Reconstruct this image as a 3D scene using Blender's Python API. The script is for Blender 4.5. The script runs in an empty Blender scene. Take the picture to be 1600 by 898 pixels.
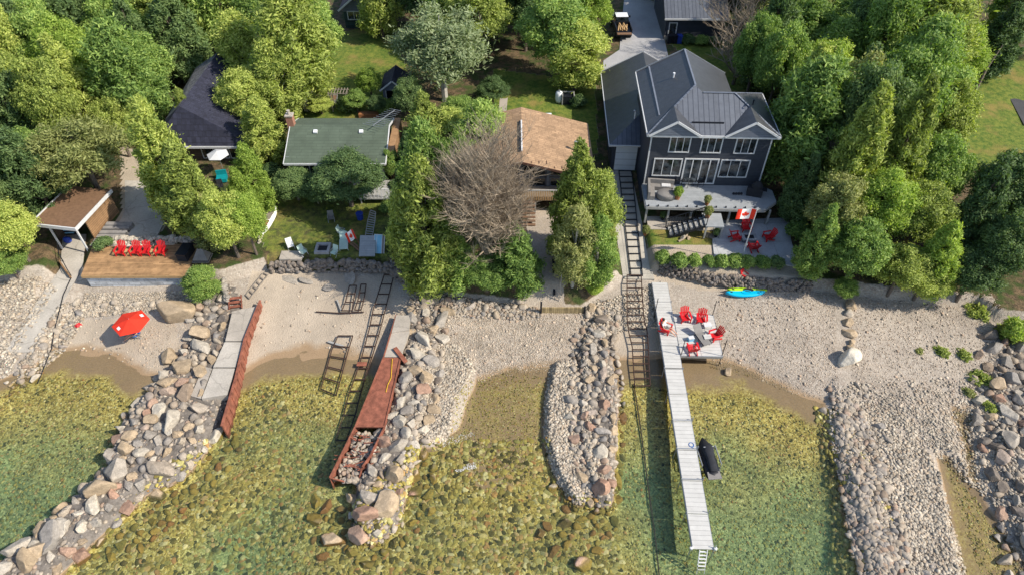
import bpy, math, random
import numpy as np
from mathutils import Vector, Matrix
# ------------------------------------------------------------------ camera, sky, sun, exposure
sc = bpy.context.scene
CAMZ = 40.0; FPX = 1080.0; CX, CY = 800.0, 449.0; PITCH = 45.0
cam_d = bpy.data.cameras.new('camera'); cam = bpy.data.objects.new('camera', cam_d)
sc.collection.objects.link(cam); sc.camera = cam
cam.location = (0, 0, CAMZ); cam.rotation_euler = (math.radians(90 - PITCH), 0, 0)
cam_d.sensor_width = 36; cam_d.lens = FPX / 1600 * 36; cam_d.clip_end = 2000; cam_d.clip_start = .5
SUN_DIR = Vector((.70, -.21, .68)).normalized()          # towards the sun
w = bpy.data.worlds.new('World'); sc.world = w; w.use_nodes = True
nt = w.node_tree; bgn = nt.nodes['Background']; sky = nt.nodes.new('ShaderNodeTexSky')
sky.sky_type = 'NISHITA'; sky.sun_disc = False
sky.sun_elevation = math.asin(SUN_DIR.z); sky.sun_rotation = math.atan2(SUN_DIR.x, SUN_DIR.y)
nt.links.new(sky.outputs[0], bgn.inputs[0]); bgn.inputs[1].default_value = .15
sd = bpy.data.lights.new('sun', 'SUN'); sd.energy = 4.8; sd.angle = math.radians(.5); sd.color = (1, .91, .77)
so = bpy.data.objects.new('sun', sd); sc.collection.objects.link(so)
so.rotation_euler = (-SUN_DIR).to_track_quat('-Z', 'Y').to_euler(); so.location = (60, -20, 60)
sc.view_settings.view_transform = 'Standard'; sc.view_settings.look = 'None'
sc.view_settings.exposure = .40; sc.view_settings.gamma = 1
sc.render.engine = 'CYCLES'
try:
    sc.cycles.use_denoising = True; sc.cycles.max_bounces = 6; sc.cycles.transparent_max_bounces = 12
    sc.cycles.diffuse_bounces = 3; sc.cycles.glossy_bounces = 2; sc.cycles.volume_bounces = 0
    sc.cycles.sample_clamp_indirect = 4
except Exception: pass
rnd = random.Random(7); rng = np.random.default_rng(7)
COL = sc.collection
# ------------------------------------------------------------------ pixel of the photograph -> world point on level z
cp, sp = math.cos(math.radians(PITCH)), math.sin(math.radians(PITCH))
def W(px, py, z=0.):
    a = (px - CX) / FPX; b = (CY - py) / FPX
    dy = cp + b * sp; dz = -sp + b * cp
    t = (z - CAMZ) / dz
    return Vector((a * t, dy * t, z))
def proj(x, y, z):
    d = y * cp + (CAMZ - z) * sp; u = y * sp - (CAMZ - z) * cp
    return CX + FPX * x / d, CY - FPX * u / d
def inpoly(x, y, P):
    x = np.asarray(x, float); y = np.asarray(y, float); r = np.zeros(x.shape, bool); n = len(P)
    for i in range(n):
        x0, y0 = P[i]; x1, y1 = P[(i + 1) % n]
        c = ((y0 > y) != (y1 > y)); 
        if y1 != y0: r ^= c & (x < (x1 - x0) * (y - y0) / (y1 - y0) + x0)
    return r
def wp(pts, z): return [tuple(W(a, b, z)[:2]) for a, b in pts]
def segdist(x, y, pts):
    """distance beyond the half width of a line of (x,y,halfwidth)"""
    best = np.full(np.shape(x), 1e9)
    for (x0, y0, w0), (x1, y1, w1) in zip(pts[:-1], pts[1:]):
        dx, dy = x1 - x0, y1 - y0; L = dx * dx + dy * dy
        t = np.clip(((x - x0) * dx + (y - y0) * dy) / L, 0, 1)
        d = np.hypot(x - x0 - t * dx, y - y0 - t * dy) - (w0 + t * (w1 - w0))
        best = np.minimum(best, d)
    return best
def polyline_w(pts, z): return [(W(a, b, z).x, W(a, b, z).y, h) for a, b, h in pts]
def sstep(a, b, x):
    t = np.clip((x - a) / (b - a), 0, 1); return t * t * (3 - 2 * t)
_gr = rng.standard_normal((64, 64))
def vnoise(x, y, s):
    x = np.asarray(x) / s; y = np.asarray(y) / s
    xi = np.floor(x).astype(int); yi = np.floor(y).astype(int); fx = x - xi; fy = y - yi
    fx = fx * fx * (3 - 2 * fx); fy = fy * fy * (3 - 2 * fy)
    g = lambda i, j: _gr[i % 64, j % 64]
    return (g(xi, yi) * (1 - fx) + g(xi + 1, yi) * fx) * (1 - fy) + (g(xi, yi + 1) * (1 - fx) + g(xi + 1, yi + 1) * fx) * fy
SHORE = [(-900, 760), (-200, 640), (0, 592), (40, 568), (80, 548), (130, 543), (190, 562), (240, 592), (300, 600), (385, 578), (420, 556), (470, 547),
         (520, 550), (600, 562), (650, 600), (700, 606), (740, 590), (790, 580), (850, 574), (955, 567), (1000, 562), (1060, 566), (1130, 573),
         (1180, 583), (1240, 612), (1290, 632), (1400, 640), (1700, 660), (2300, 700)]
SH = [W(a, b, 0) for a, b in SHORE]; SHX = [p.x for p in SH]; SHY = [p.y for p in SH]
TERR = [(-900, 520), (-100, 470), (0, 440), (60, 432), (110, 436), (124, 436), (128, 434), (292, 435), (345, 440), (400, 424), (430, 416), (600, 416), (640, 445), (700, 462), (760, 466),
        (840, 474), (910, 478), (930, 466), (960, 440), (1030, 424), (1100, 438), (1200, 450), (1265, 452), (1330, 456), (1380, 466),
        (1520, 476), (1560, 500), (1700, 520), (2300, 560)]
TE = [W(a, b, 1.2) for a, b in TERR]; TX = [p.x for p in TE]; TY = [p.y for p in TE]
GA = polyline_w([(338, 470, .9), (335, 530, 1.3), (305, 590, 2.2), (272, 640, 2.7), (245, 690, 2.6), (190, 745, 1.3), (130, 800, 1.2), (70, 855, 1.2), (10, 905, 1.3), (-60, 960, 1.3), (-200, 1080, 1.3)], .7)
GB = polyline_w([(690, 480, .5), (662, 505, .9), (655, 560, .9), (640, 620, 1.0), (620, 680, 1.0), (598, 740, 1.2), (588, 790, 1.1), (580, 812, .6)], .7)
GB2 = polyline_w([(705, 545, 1.5), (695, 600, 1.4), (680, 650, 1.1), (672, 675, .4)], .3)
GC = polyline_w([(943, 485, .4), (928, 540, .8), (935, 600, 1.0), (932, 660, 1.0), (935, 720, .7), (942, 770, .3)], .6)
GC2 = polyline_w([(885, 572, .7), (884, 620, 1.1), (888, 680, 1.3), (902, 730, 1.1), (910, 760, .7)], .4)
SPIT = wp([(1292, 590), (1340, 560), (1480, 560), (1640, 600), (1760, 760), (1700, 960), (1385, 960), (1345, 800), (1310, 700)], .3)
SPITL = polyline_w([(1318, 600, .6), (1335, 680, .8), (1365, 770, 1.0), (1395, 850, 1.2), (1430, 960, 1.4), (1500, 1150, 1.4)], .3)
SPITM = polyline_w([(1400, 610, 3.0), (1420, 700, 2.6), (1445, 800, 2.2), (1480, 900, 2.0), (1530, 1000, 1.6)], .3)
GE = polyline_w([(1590, 540, 1.2), (1600, 620, 1.6), (1615, 700, 1.6), (1640, 800, 1.6), (1680, 900, 1.8), (1760, 1100, 1.8)], .5)
POOL = polyline_w([(1478, 722, .25), (1505, 775, .8), (1532, 840, 1.4), (1565, 910, 1.9), (1610, 1000, 2.3)], 0)
BAY = polyline_w([(780, 600, 2.2), (780, 660, 2.6), (775, 720, 2.0)], 0)
SHOAL = [polyline_w([(350, 690, 1.2), (290, 760, 2.0), (210, 840, 2.4), (140, 960, 2.6)], -.4), polyline_w([(400, 640, .3), (385, 690, .8), (360, 760, 1.2)], -.4),
         polyline_w([(680, 720, 1.4), (720, 800, 2.6), (800, 850, 2.8), (880, 850, 2.6), (920, 960, 2.4)], -.4), polyline_w([(500, 800, .8), (560, 880, 2.2), (620, 960, 2.6), (760, 980, 2.6)], -.4)]
A_T = W(1000, 434, 1.2)
def H(x, y):
    x = np.asarray(x, float); y = np.asarray(y, float)
    ys = np.interp(x, SHX, SHY); t = y - ys
    n1 = vnoise(x, y, 2.3) * .03 + vnoise(x, y, .7) * .012
    z = np.where(t > 0, np.minimum(.125 * t, 1.15), np.maximum(np.where(t > -1.6, .05 * t, .05 * t + .03 * (t + 1.6)), -2.6)) + n1
    def mound(P, crest, slope, zz):
        d = segdist(x, y, P); return np.maximum(zz, np.where(d < 0, crest, crest - slope * d) + n1 * 2)
    z = np.where(t < 0, np.maximum(z, -.085 - .10 * np.maximum(segdist(x, y, BAY), 0) + n1 * .6), z)
    for L_ in SHOAL: z = np.maximum(z, -.40 - .13 * np.maximum(segdist(x, y, L_), 0) + n1 * 2)
    z = mound(GA, .75, 1.3, z); z = mound(GB, .7, 1.4, z); z = mound(GB2, .33, .5, z)
    z = mound(GC, .6, 1.5, z); z = mound(GC2, .42, 1.2, z)
    z = mound(SPITL, .4, .5, z); z = mound(SPITM, .36, .35, z); z = mound(GE, .6, .3, z)
    dp = segdist(x, y, POOL); z = np.where(dp < .6, np.minimum(z, -.07 + .35 * np.maximum(dp, -.08)), z)
    yt = np.interp(x, TX, TY); s = y - yt
    soft = np.where((x > -8) & (x < 7.5), 2.2, .45)
    up = np.clip(s / soft, 0, 1); up = up * up * (3 - 2 * up)
    land = 2.05 + np.clip((y - 46) * .02, 0, .5) + n1 * .6
    z = z + (land - z) * up
    # smooth slope of the concrete ramp to the boathouse door
    rz = 1.18 + (y - A_T.y) * (2.15 - 1.18) / 13.0
    m = sstep(8.2, 8.9, x) * (1 - sstep(11.25, 11.6, x)) * sstep(A_T.y - .6, A_T.y + .1, y) * (1 - sstep(52.8, 53.6, y))
    z = z * (1 - m) + (rz - .05) * m
    # path down past the pavilion
    d = segdist(x, y, LP); q = sstep(.8, 0., d)
    zp = np.interp(y, [LP[-1][1], LP[0][1]], [.35, 1.5]); z = z * (1 - q) + (zp - .04) * q
    return z
LP = polyline_w([(120, 372, 1.0), (112, 420, .9), (85, 455, 1.0), (22, 540, 1.1)], 1.1)
def G(px, py, dz=0.):
    z = 1.0
    for _ in range(30):
        p = W(px, py, z + dz); z = .5 * z + .5 * float(H(p.x, p.y))
    return Vector((p.x, p.y, z))
# ------------------------------------------------------------------ node helpers and materials
def new_mat(name):
    m = bpy.data.materials.new(name); m.use_nodes = True; m.node_tree.nodes.clear()
    return m, m.node_tree
class N:
    def __init__(s, t): s.t = t
    def n(s, kind, **k):
        o = s.t.nodes.new('ShaderNode' + kind)
        for a, b in k.items(): setattr(o, a, b)
        return o
    def l(s, a, b): s.t.links.new(a, b)
    def val(s, sock, v):
        if hasattr(v, 'is_output'): s.l(v, sock)
        else:
            if sock.type == 'RGBA' and isinstance(v, (tuple, list)) and len(v) == 3: v = (*v, 1)
            sock.default_value = v
    def math(s, op, a, b=0., c=None, clamp=False):
        o = s.n('Math', operation=op); o.use_clamp = clamp; s.val(o.inputs[0], a); s.val(o.inputs[1], b)
        if c is not None: s.val(o.inputs[2], c)
        return o.outputs[0]
    def mix(s, f, a, b, bl='MIX'):
        o = s.n('MixRGB', blend_type=bl); s.val(o.inputs[0], f); s.val(o.inputs[1], a); s.val(o.inputs[2], b); return o.outputs[0]
    def noise(s, vec, scale, detail=3., rough=.55, out=0):
        o = s.n('TexNoise'); s.val(o.inputs['Vector'], vec) if vec is not None else None
        o.inputs['Scale'].default_value = scale; o.inputs['Detail'].default_value = detail; o.inputs['Roughness'].default_value = rough
        return o.outputs[out]
    def voro(s, vec, scale, out='Distance', feat='F1', rnd_=1.):
        o = s.n('TexVoronoi', feature=feat); s.val(o.inputs['Vector'], vec); o.inputs['Scale'].default_value = scale
        o.inputs['Randomness'].default_value = rnd_; return o.outputs[out]
    def ramp(s, f, stops, interp='LINEAR'):
        o = s.n('ValToRGB'); o.color_ramp.interpolation = interp; e = o.color_ramp.elements
        while len(e) < len(stops): e.new(.5)
        for i, (p, c) in enumerate(stops):
            e[i].position = p; e[i].color = (*c, 1) if len(c) == 3 else c
        s.val(o.inputs[0], f); return o.outputs[0]
    def rng(s, v, a, b, c=0., d=1.):
        o = s.n('MapRange'); s.val(o.inputs[0], v)
        for i, q in zip((1, 2, 3, 4), (a, b, c, d)): o.inputs[i].default_value = q
        return o.outputs[0]
    def sep(s, v):
        o = s.n('SeparateXYZ'); s.l(v, o.inputs[0]); return o.outputs
    def bump(s, h, st=.3, dist=.05):
        o = s.n('Bump'); o.inputs['Strength'].default_value = st; o.inputs['Distance'].default_value = dist; s.l(h, o.inputs['Height']); return o.outputs[0]
    def bsdf(s, col, rough=.8, metal=0., nrm=None, spec=.3):
        o = s.n('BsdfPrincipled'); s.val(o.inputs['Base Color'], col); s.val(o.inputs['Roughness'], rough)
        o.inputs['Metallic'].default_value = metal; o.inputs['Specular IOR Level'].default_value = spec
        if nrm is not None: s.l(nrm, o.inputs['Normal'])
        return o.outputs[0]
    def out(s, sh, vol=None):
        o = s.n('OutputMaterial')
        if sh is not None: s.l(sh, o.inputs[0])
        if vol is not None: s.l(vol, o.inputs[1])
def pos(q): return q.n('NewGeometry').outputs['Position']
def objc(q): return q.n('TexCoord').outputs['Object']
def isl(q): return q.n('NewGeometry').outputs['Random Per Island']
M = {}
def plain(name, col, rough=.7, var=.25, scale=3., metal=0., bump=.15, spec=.3):
    """solid paint, cloth, metal or wood with mottled wear"""
    m, t = new_mat(name); q = N(t); c = objc(q)
    f = q.noise(c, scale, 5.); g = q.noise(c, scale * 7, 3.)
    k = q.math('ADD', q.math('MULTIPLY', f, .65), q.math('MULTIPLY', g, .35))
    k = q.rng(k, .3, .7, 1 - var, 1 + var)
    cc = q.mix(1., (*col, 1), k, 'MULTIPLY')
    q.out(q.bsdf(cc, rough, metal, q.bump(g, bump, .02), spec)); M[name] = m; return m
def stripes(name, col, line, axis, period, width=.1, rough=.7, var=.2, metal=0., axis2=None, period2=1., spec=.3, each=.15, scale=2., lineheight=-1.):
    """boards, shingles or metal seams: a line every period along one axis (and joints along another)"""
    m, t = new_mat(name); q = N(t); c = objc(q); s = q.sep(c)
    u = q.math('DIVIDE', s[axis], period); fr = q.math('FRACT', u); ln = q.math('LESS_THAN', fr, width)
    fl = q.math('FLOOR', u)
    wn = q.n('TexWhiteNoise', noise_dimensions='1D'); q.l(fl, wn.inputs['W']); rv = wn.outputs['Value']
    if axis2 is not None:
        u2 = q.math('ADD', q.math('DIVIDE', s[axis2], period2), rv); l2 = q.math('LESS_THAN', q.math('FRACT', u2), width * period / period2)
        ln = q.math('MAXIMUM', ln, l2)
        wn = q.n('TexWhiteNoise', noise_dimensions='2D'); cb = q.n('CombineXYZ'); q.l(fl, cb.inputs[0]); q.l(q.math('FLOOR', u2), cb.inputs[1])
        q.l(cb.outputs[0], wn.inputs['Vector']); rv = wn.outputs['Value']
    f = q.noise(c, scale, 6., .6); k = q.math('ADD', q.rng(f, .3, .7, 1 - var, 1 + var), q.rng(rv, 0, 1, -each, each))
    cc = q.mix(1., (*col, 1), k, 'MULTIPLY'); cc = q.mix(ln, cc, (*line, 1))
    h = q.math('MULTIPLY', ln, lineheight)
    q.out(q.bsdf(cc, rough, metal, q.bump(h, .6, .03), spec)); M[name] = m; return m
plain('white_paint', (.56, .57, .58), .5, .08)
plain('white_door', (.72, .76, .80), .5, .06)
plain('red_paint', (.55, .015, .02), .45, .18, 5)
plain('bright_red_cloth', (.62, .035, .015), .8, .12)
plain('black_metal', (.012, .014, .02), .45, .3)
plain('rust', (.16, .055, .03), .85, .5, 4)
plain('red_rust', (.225, .082, .052), .85, .62, 2.4, bump=.5)
plain('dark_rust', (.045, .025, .02), .85, .5, 6)
plain('grey_metal', (.38, .40, .42), .4, .15, metal=.6)
plain('weathered_wood', (.22, .19, .16), .85, .35, 5)
plain('grey_wood', (.30, .30, .29), .85, .25, 5)
plain('brown_wood', (.17, .10, .06), .8, .3, 5)
plain('tan_wood', (.42, .27, .13), .8, .25, 5)
plain('bark', (.13, .105, .085), .9, .4, 7, bump=.6)
plain('pale_bark', (.42, .40, .36), .85, .25, 7)
plain('dead_wood', (.33, .27, .20), .9, .3, 4)
plain('black_cloth', (.02, .022, .028), .85, .3)
plain('grey_cloth', (.20, .19, .18), .9, .2)
plain('blue_cloth', (.03, .14, .42), .8, .2)
plain('light_blue', (.20, .45, .62), .7, .2)
plain('teal', (.0, .22, .25), .7, .2)
plain('turquoise', (.0, .42, .68), .3, .12, 2)
plain('lime', (.38, .62, .03), .3, .12, 2)
plain('skin', (.50, .27, .18), .6, .08)
plain('dark_hair', (.03, .02, .015), .7, .2)
plain('mint_plastic', (.42, .55, .48), .6, .15)
plain('terracotta', (.32, .14, .06), .8, .2)
plain('yellow', (.62, .38, .02), .6, .2)
plain('navy_plastic', (.02, .05, .30), .5, .15)
plain('dark_tyre', (.02, .02, .02), .8, .2)
plain('fascia_brown', (.10, .05, .035), .8, .2)
plain('brick', (.32, .16, .11), .9, .3, 12)
plain('stone_grey', (.30, .30, .31), .9, .3, 2.5, bump=.5)
plain('flag_white', (.75, .75, .75), .8, .04)
plain('skylight', (.7, .72, .75), .3, .05)
stripes('siding_navy', (.046, .053, .069), (.023, .027, .035), 2, .16, .12, .6, .12, each=.05)
stripes('siding_grey', (.14, .16, .20), (.06, .07, .09), 2, .16, .12, .7, .12, each=.06)
stripes('siding_brown', (.10, .07, .05), (.04, .03, .02), 2, .2, .12, .8, .2)
stripes('siding_dark_green', (.03, .055, .055), (.015, .03, .03), 2, .2, .12, .8, .2)
stripes('cedar_wall', (.26, .155, .08), (.08, .05, .03), 2, .18, .1, .8, .25)
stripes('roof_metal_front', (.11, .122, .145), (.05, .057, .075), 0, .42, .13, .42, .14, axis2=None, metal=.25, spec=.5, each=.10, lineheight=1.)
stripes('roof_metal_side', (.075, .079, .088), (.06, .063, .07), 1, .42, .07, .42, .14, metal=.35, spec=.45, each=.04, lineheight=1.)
stripes('shingle_brown', (.33, .215, .128), (.22, .145, .09), 1, .28, .12, .9, .22, axis2=0, period2=.6, each=.16, scale=1.2)
stripes('shingle_green', (.085, .112, .082), (.065, .085, .065), 1, .3, .1, .9, .16, axis2=0, period2=1.0, each=.07, scale=.8)
stripes('shingle_navy', (.028, .03, .05), (.018, .019, .03), 1, .25, .1, .8, .25, axis2=0, period2=.4, each=.2)
stripes('shingle_grey', (.16, .16, .17), (.06, .06, .07), 1, .25, .14, .9, .25, axis2=0, period2=.35, each=.3)
stripes('deck_tan', (.33, .20, .10), (.11, .065, .035), 1, .145, .1, .8, .3, axis2=0, period2=3.6, each=.22)
stripes('deck_grey', (.29, .31, .33), (.16, .17, .18), 1, .145, .08, .8, .12, axis2=0, period2=4., each=.06)
stripes('dock_white', (.48, .475, .455), (.34, .34, .33), 1, .30, .08, .7, .08, each=.05)
stripes('fence_board', (.30, .23, .12), (.10, .07, .04), 0, .16, .12, .85, .3, each=.3)
stripes('block_wall', (.46, .48, .50), (.20, .21, .22), 2, .3, .1, .9, .25, axis2=0, period2=.9, each=.22)
stripes('step_wood', (.24, .23, .22), (.10, .09, .085), 1, .14, .12, .85, .2)
def concrete(name, col, crack=True, tile=0., scale=.6):
    m, t = new_mat(name); q = N(t); p = pos(q)
    a = q.noise(p, scale, 6., .6); b = q.noise(p, 9., 4.)
    k = q.math('ADD', q.rng(a, .3, .7, -.16, .16), q.rng(b, .3, .7, .88, 1.12)); cc = q.mix(1., (*col, 1), k, 'MULTIPLY')
    if crack:
        d = q.noise(p, 1.3, 3., .5, 1); pv = q.n('VectorMath', operation='ADD'); q.l(p, pv.inputs[0])
        sc_ = q.n('VectorMath', operation='SCALE'); q.l(d, sc_.inputs[0]); sc_.inputs[3].default_value = .8; q.l(sc_.outputs[0], pv.inputs[1])
        v = q.voro(pv.outputs[0], .35, 'Distance', 'DISTANCE_TO_EDGE'); ln = q.math('LESS_THAN', v, .012); cc = q.mix(q.math('MULTIPLY', ln, .3), cc, (.12, .11, .10, 1))
    if tile:
        s = q.sep(p); l1 = q.math('LESS_THAN', q.math('FRACT', q.math('DIVIDE', s[0], tile)), .02); l2 = q.math('LESS_THAN', q.math('FRACT', q.math('DIVIDE', s[1], tile)), .02)
        cc = q.mix(q.math('MULTIPLY', q.math('MAXIMUM', l1, l2), .45), cc, (.15, .15, .15, 1))
    q.out(q.bsdf(cc, .9, 0, q.bump(b, .2, .02))); M[name] = m
concrete('concrete_warm', (.36, .325, .28))
concrete('concrete_pale', (.40, .37, .325))
concrete('ramp_concrete', (.40, .37, .315), False, 3.1)
concrete('patio_concrete', (.40, .41, .42), False, 2.4)
concrete('asphalt', (.06, .06, .065), False, scale=.4)
concrete('drive_gravel', (.33, .33, .34), False, scale=.25)
def glass(name, col, rough=.08):
    m, t = new_mat(name); q = N(t); c = objc(q); f = q.noise(c, 1.6, 2.)
    k = q.rng(f, .4, .62, .4, 2.2); q.out(q.bsdf(q.mix(1., (*col, 1), k, 'MULTIPLY'), rough, 0, None, .8)); M[name] = m
glass('window_glass', (.03, .036, .042)); glass('dark_glass', (.012, .016, .018))
def rock_mat(name, stops, scale=1.2):
    m, t = new_mat(name); q = N(t); c = objc(q); p = pos(q)
    ob = q.n('ObjectInfo').outputs['Random']; r = q.math('FRACT', q.math('ADD', ob, isl(q)))
    base = q.ramp(r, stops); n1 = q.noise(c, 2.2 * scale, 6., .65); n2 = q.noise(p, 14, 3.)
    k = q.math('MULTIPLY', q.rng(n1, .25, .75, .62, 1.30), q.rng(n2, .3, .7, .84, 1.14)); col = q.mix(1., q.mix(1., base, (1.07, 1.0, .87, 1), 'MULTIPLY'), k, 'MULTIPLY')
    z = q.sep(p)[2]; zn = q.math('ADD', z, q.math('MULTIPLY', q.noise(p, 1.6, 3.), .30))
    wet = q.rng(zn, .22, .06, 0, 1)                      # algae and stain below the waterline
    alg = q.ramp(q.math('FRACT', q.math('MULTIPLY', r, 7.3)), [(0, (.25, .16, .04)), (.3, (.31, .23, .055)), (.55, (.17, .15, .04)), (.8, (.25, .125, .045)), (1, (.10, .095, .035))])
    alg = q.mix(1., alg, q.rng(n1, .25, .75, .6, 1.35), 'MULTIPLY')
    deep = q.rng(z, -.25, -1.0, 0, .8); alg = q.mix(deep, alg, q.mix(1., alg, (.8, 1.05, .8, 1), 'MULTIPLY'))
    col = q.mix(wet, col, alg)
    q.out(q.bsdf(col, .85, 0, q.bump(n1, .5, .12), .25)); M[name] = m
greys = [(0, (.26, .25, .25)), (.2, (.34, .31, .285)), (.35, (.19, .19, .205)), (.5, (.30, .265, .23)), (.65, (.40, .375, .35)), (.8, (.21, .175, .15)), (.92, (.32, .25, .215)), (1, (.28, .28, .295))]
rock_mat('rock_mixed', greys)
rock_mat('rock_pale', [(0, (.41, .395, .37)), (.5, (.36, .345, .33)), (1, (.44, .425, .41))])
rock_mat('rock_white', [(0, (.56, .54, .51)), (1, (.60, .58, .55))])
rock_mat('rock_tan', [(0, (.34, .28, .215)), (.5, (.38, .315, .245)), (1, (.29, .24, .185))])
rock_mat('rock_dark', [(0, (.14, .13, .135)), (.5, (.18, .16, .15)), (1, (.16, .16, .175))])
rock_mat('rock_pink', [(0, (.33, .22, .18)), (.5, (.27, .185, .155)), (1, (.36, .265, .225))])
rock_mat('rock_grey', [(0, (.26, .255, .26)), (.5, (.31, .295, .285)), (1, (.22, .22, .235))])
rock_mat('cobble_white', [(0, (.42, .39, .36)), (.2, (.26, .245, .23)), (.45, (.50, .475, .44)), (.6, (.17, .16, .15)), (.72, (.37, .31, .255)), (.85, (.45, .42, .38)), (1, (.30, .26, .23))], .6)
rock_mat('pebble_mixed', [(0, (.45, .40, .36)), (.25, (.31, .28, .255)), (.5, (.52, .47, .42)), (.7, (.20, .18, .165)), (.85, (.41, .32, .265)), (1, (.57, .525, .485))], .6)
rock_mat('bed_stone', [(0, (.36, .27, .06)), (1, (.12, .12, .05))], .6)
def bed_mat():
    m, t = new_mat('bed_stone'); q = N(t); c = objc(q); p = pos(q); r = isl(q)
    col = q.ramp(r, [(0, (.05, .048, .02)), (.18, (.14, .12, .04)), (.34, (.27, .22, .06)), (.5, (.40, .33, .09)), (.62, (.22, .21, .07)), (.74, (.50, .45, .18)), (.84, (.33, .17, .06)), (.93, (.60, .55, .28)), (1, (.10, .10, .04))])
    n1 = q.noise(p, 4., 4., .65); col = q.mix(1., col, q.rng(n1, .25, .75, .6, 1.35), 'MULTIPLY')
    z = q.sep(p)[2]; col = q.mix(q.rng(z, -.35, -1.0, 0, .85), col, q.mix(1., col, (.78, .95, .72, 1), 'MULTIPLY'))
    q.out(q.bsdf(col, .9, 0, q.bump(n1, .5, .06), .2)); M['bed_stone'] = m
def leaf(name, stops, tr=.25, hue=.02):
    m, t = new_mat(name); q = N(t); p = pos(q); ob = q.n('ObjectInfo').outputs['Random']
    r = isl(q); big = q.noise(p, .55, 2.); med = q.noise(p, 1.8, 2.)
    f = q.math('ADD', q.math('MULTIPLY', r, .55), q.math('ADD', q.math('MULTIPLY', big, .25), q.math('MULTIPLY', med, .2)))
    f = q.math('ADD', f, q.math('MULTIPLY', q.math('SUBTRACT', ob, .5), .30)); col = q.ramp(f, stops)
    hs = q.n('HueSaturation'); hs.inputs['Saturation'].default_value = .88; hs.inputs['Value'].default_value = 1.22; q.l(col, hs.inputs['Color']); col = hs.outputs[0]
    d = q.n('BsdfPrincipled'); q.l(col, d.inputs['Base Color']); d.inputs['Roughness'].default_value = .6; d.inputs['Specular IOR Level'].default_value = .25
    tn = q.n('BsdfTranslucent'); q.l(q.mix(1., col, (1.15, 1.25, .45, 1), 'MULTIPLY'), tn.inputs[0])
    mx = q.n('MixShader'); mx.inputs[0].default_value = tr; q.l(d.outputs[0], mx.inputs[1]); q.l(tn.outputs[0], mx.inputs[2])
    q.out(mx.outputs[0]); M[name] = m
bed_mat()
leaf('leaf_cedar', [(.15, (.11, .15, .022)), (.5, (.27, .34, .045)), (.85, (.50, .54, .10))], .4)
leaf('leaf_broad', [(.15, (.065, .13, .022)), (.5, (.17, .28, .042)), (.85, (.36, .46, .08))], .4)
leaf('leaf_dark', [(.15, (.045, .09, .028)), (.5, (.095, .165, .045)), (.85, (.18, .26, .07))], .35)
leaf('leaf_silver', [(.15, (.10, .14, .06)), (.5, (.18, .235, .10)), (.85, (.28, .33, .17))], .35)
leaf('leaf_bright', [(.15, (.13, .21, .016)), (.5, (.27, .38, .035)), (.85, (.46, .55, .07))], .45)
leaf('leaf_olive', [(.15, (.12, .14, .035)), (.5, (.23, .26, .065)), (.85, (.38, .38, .13))], .35)
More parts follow.
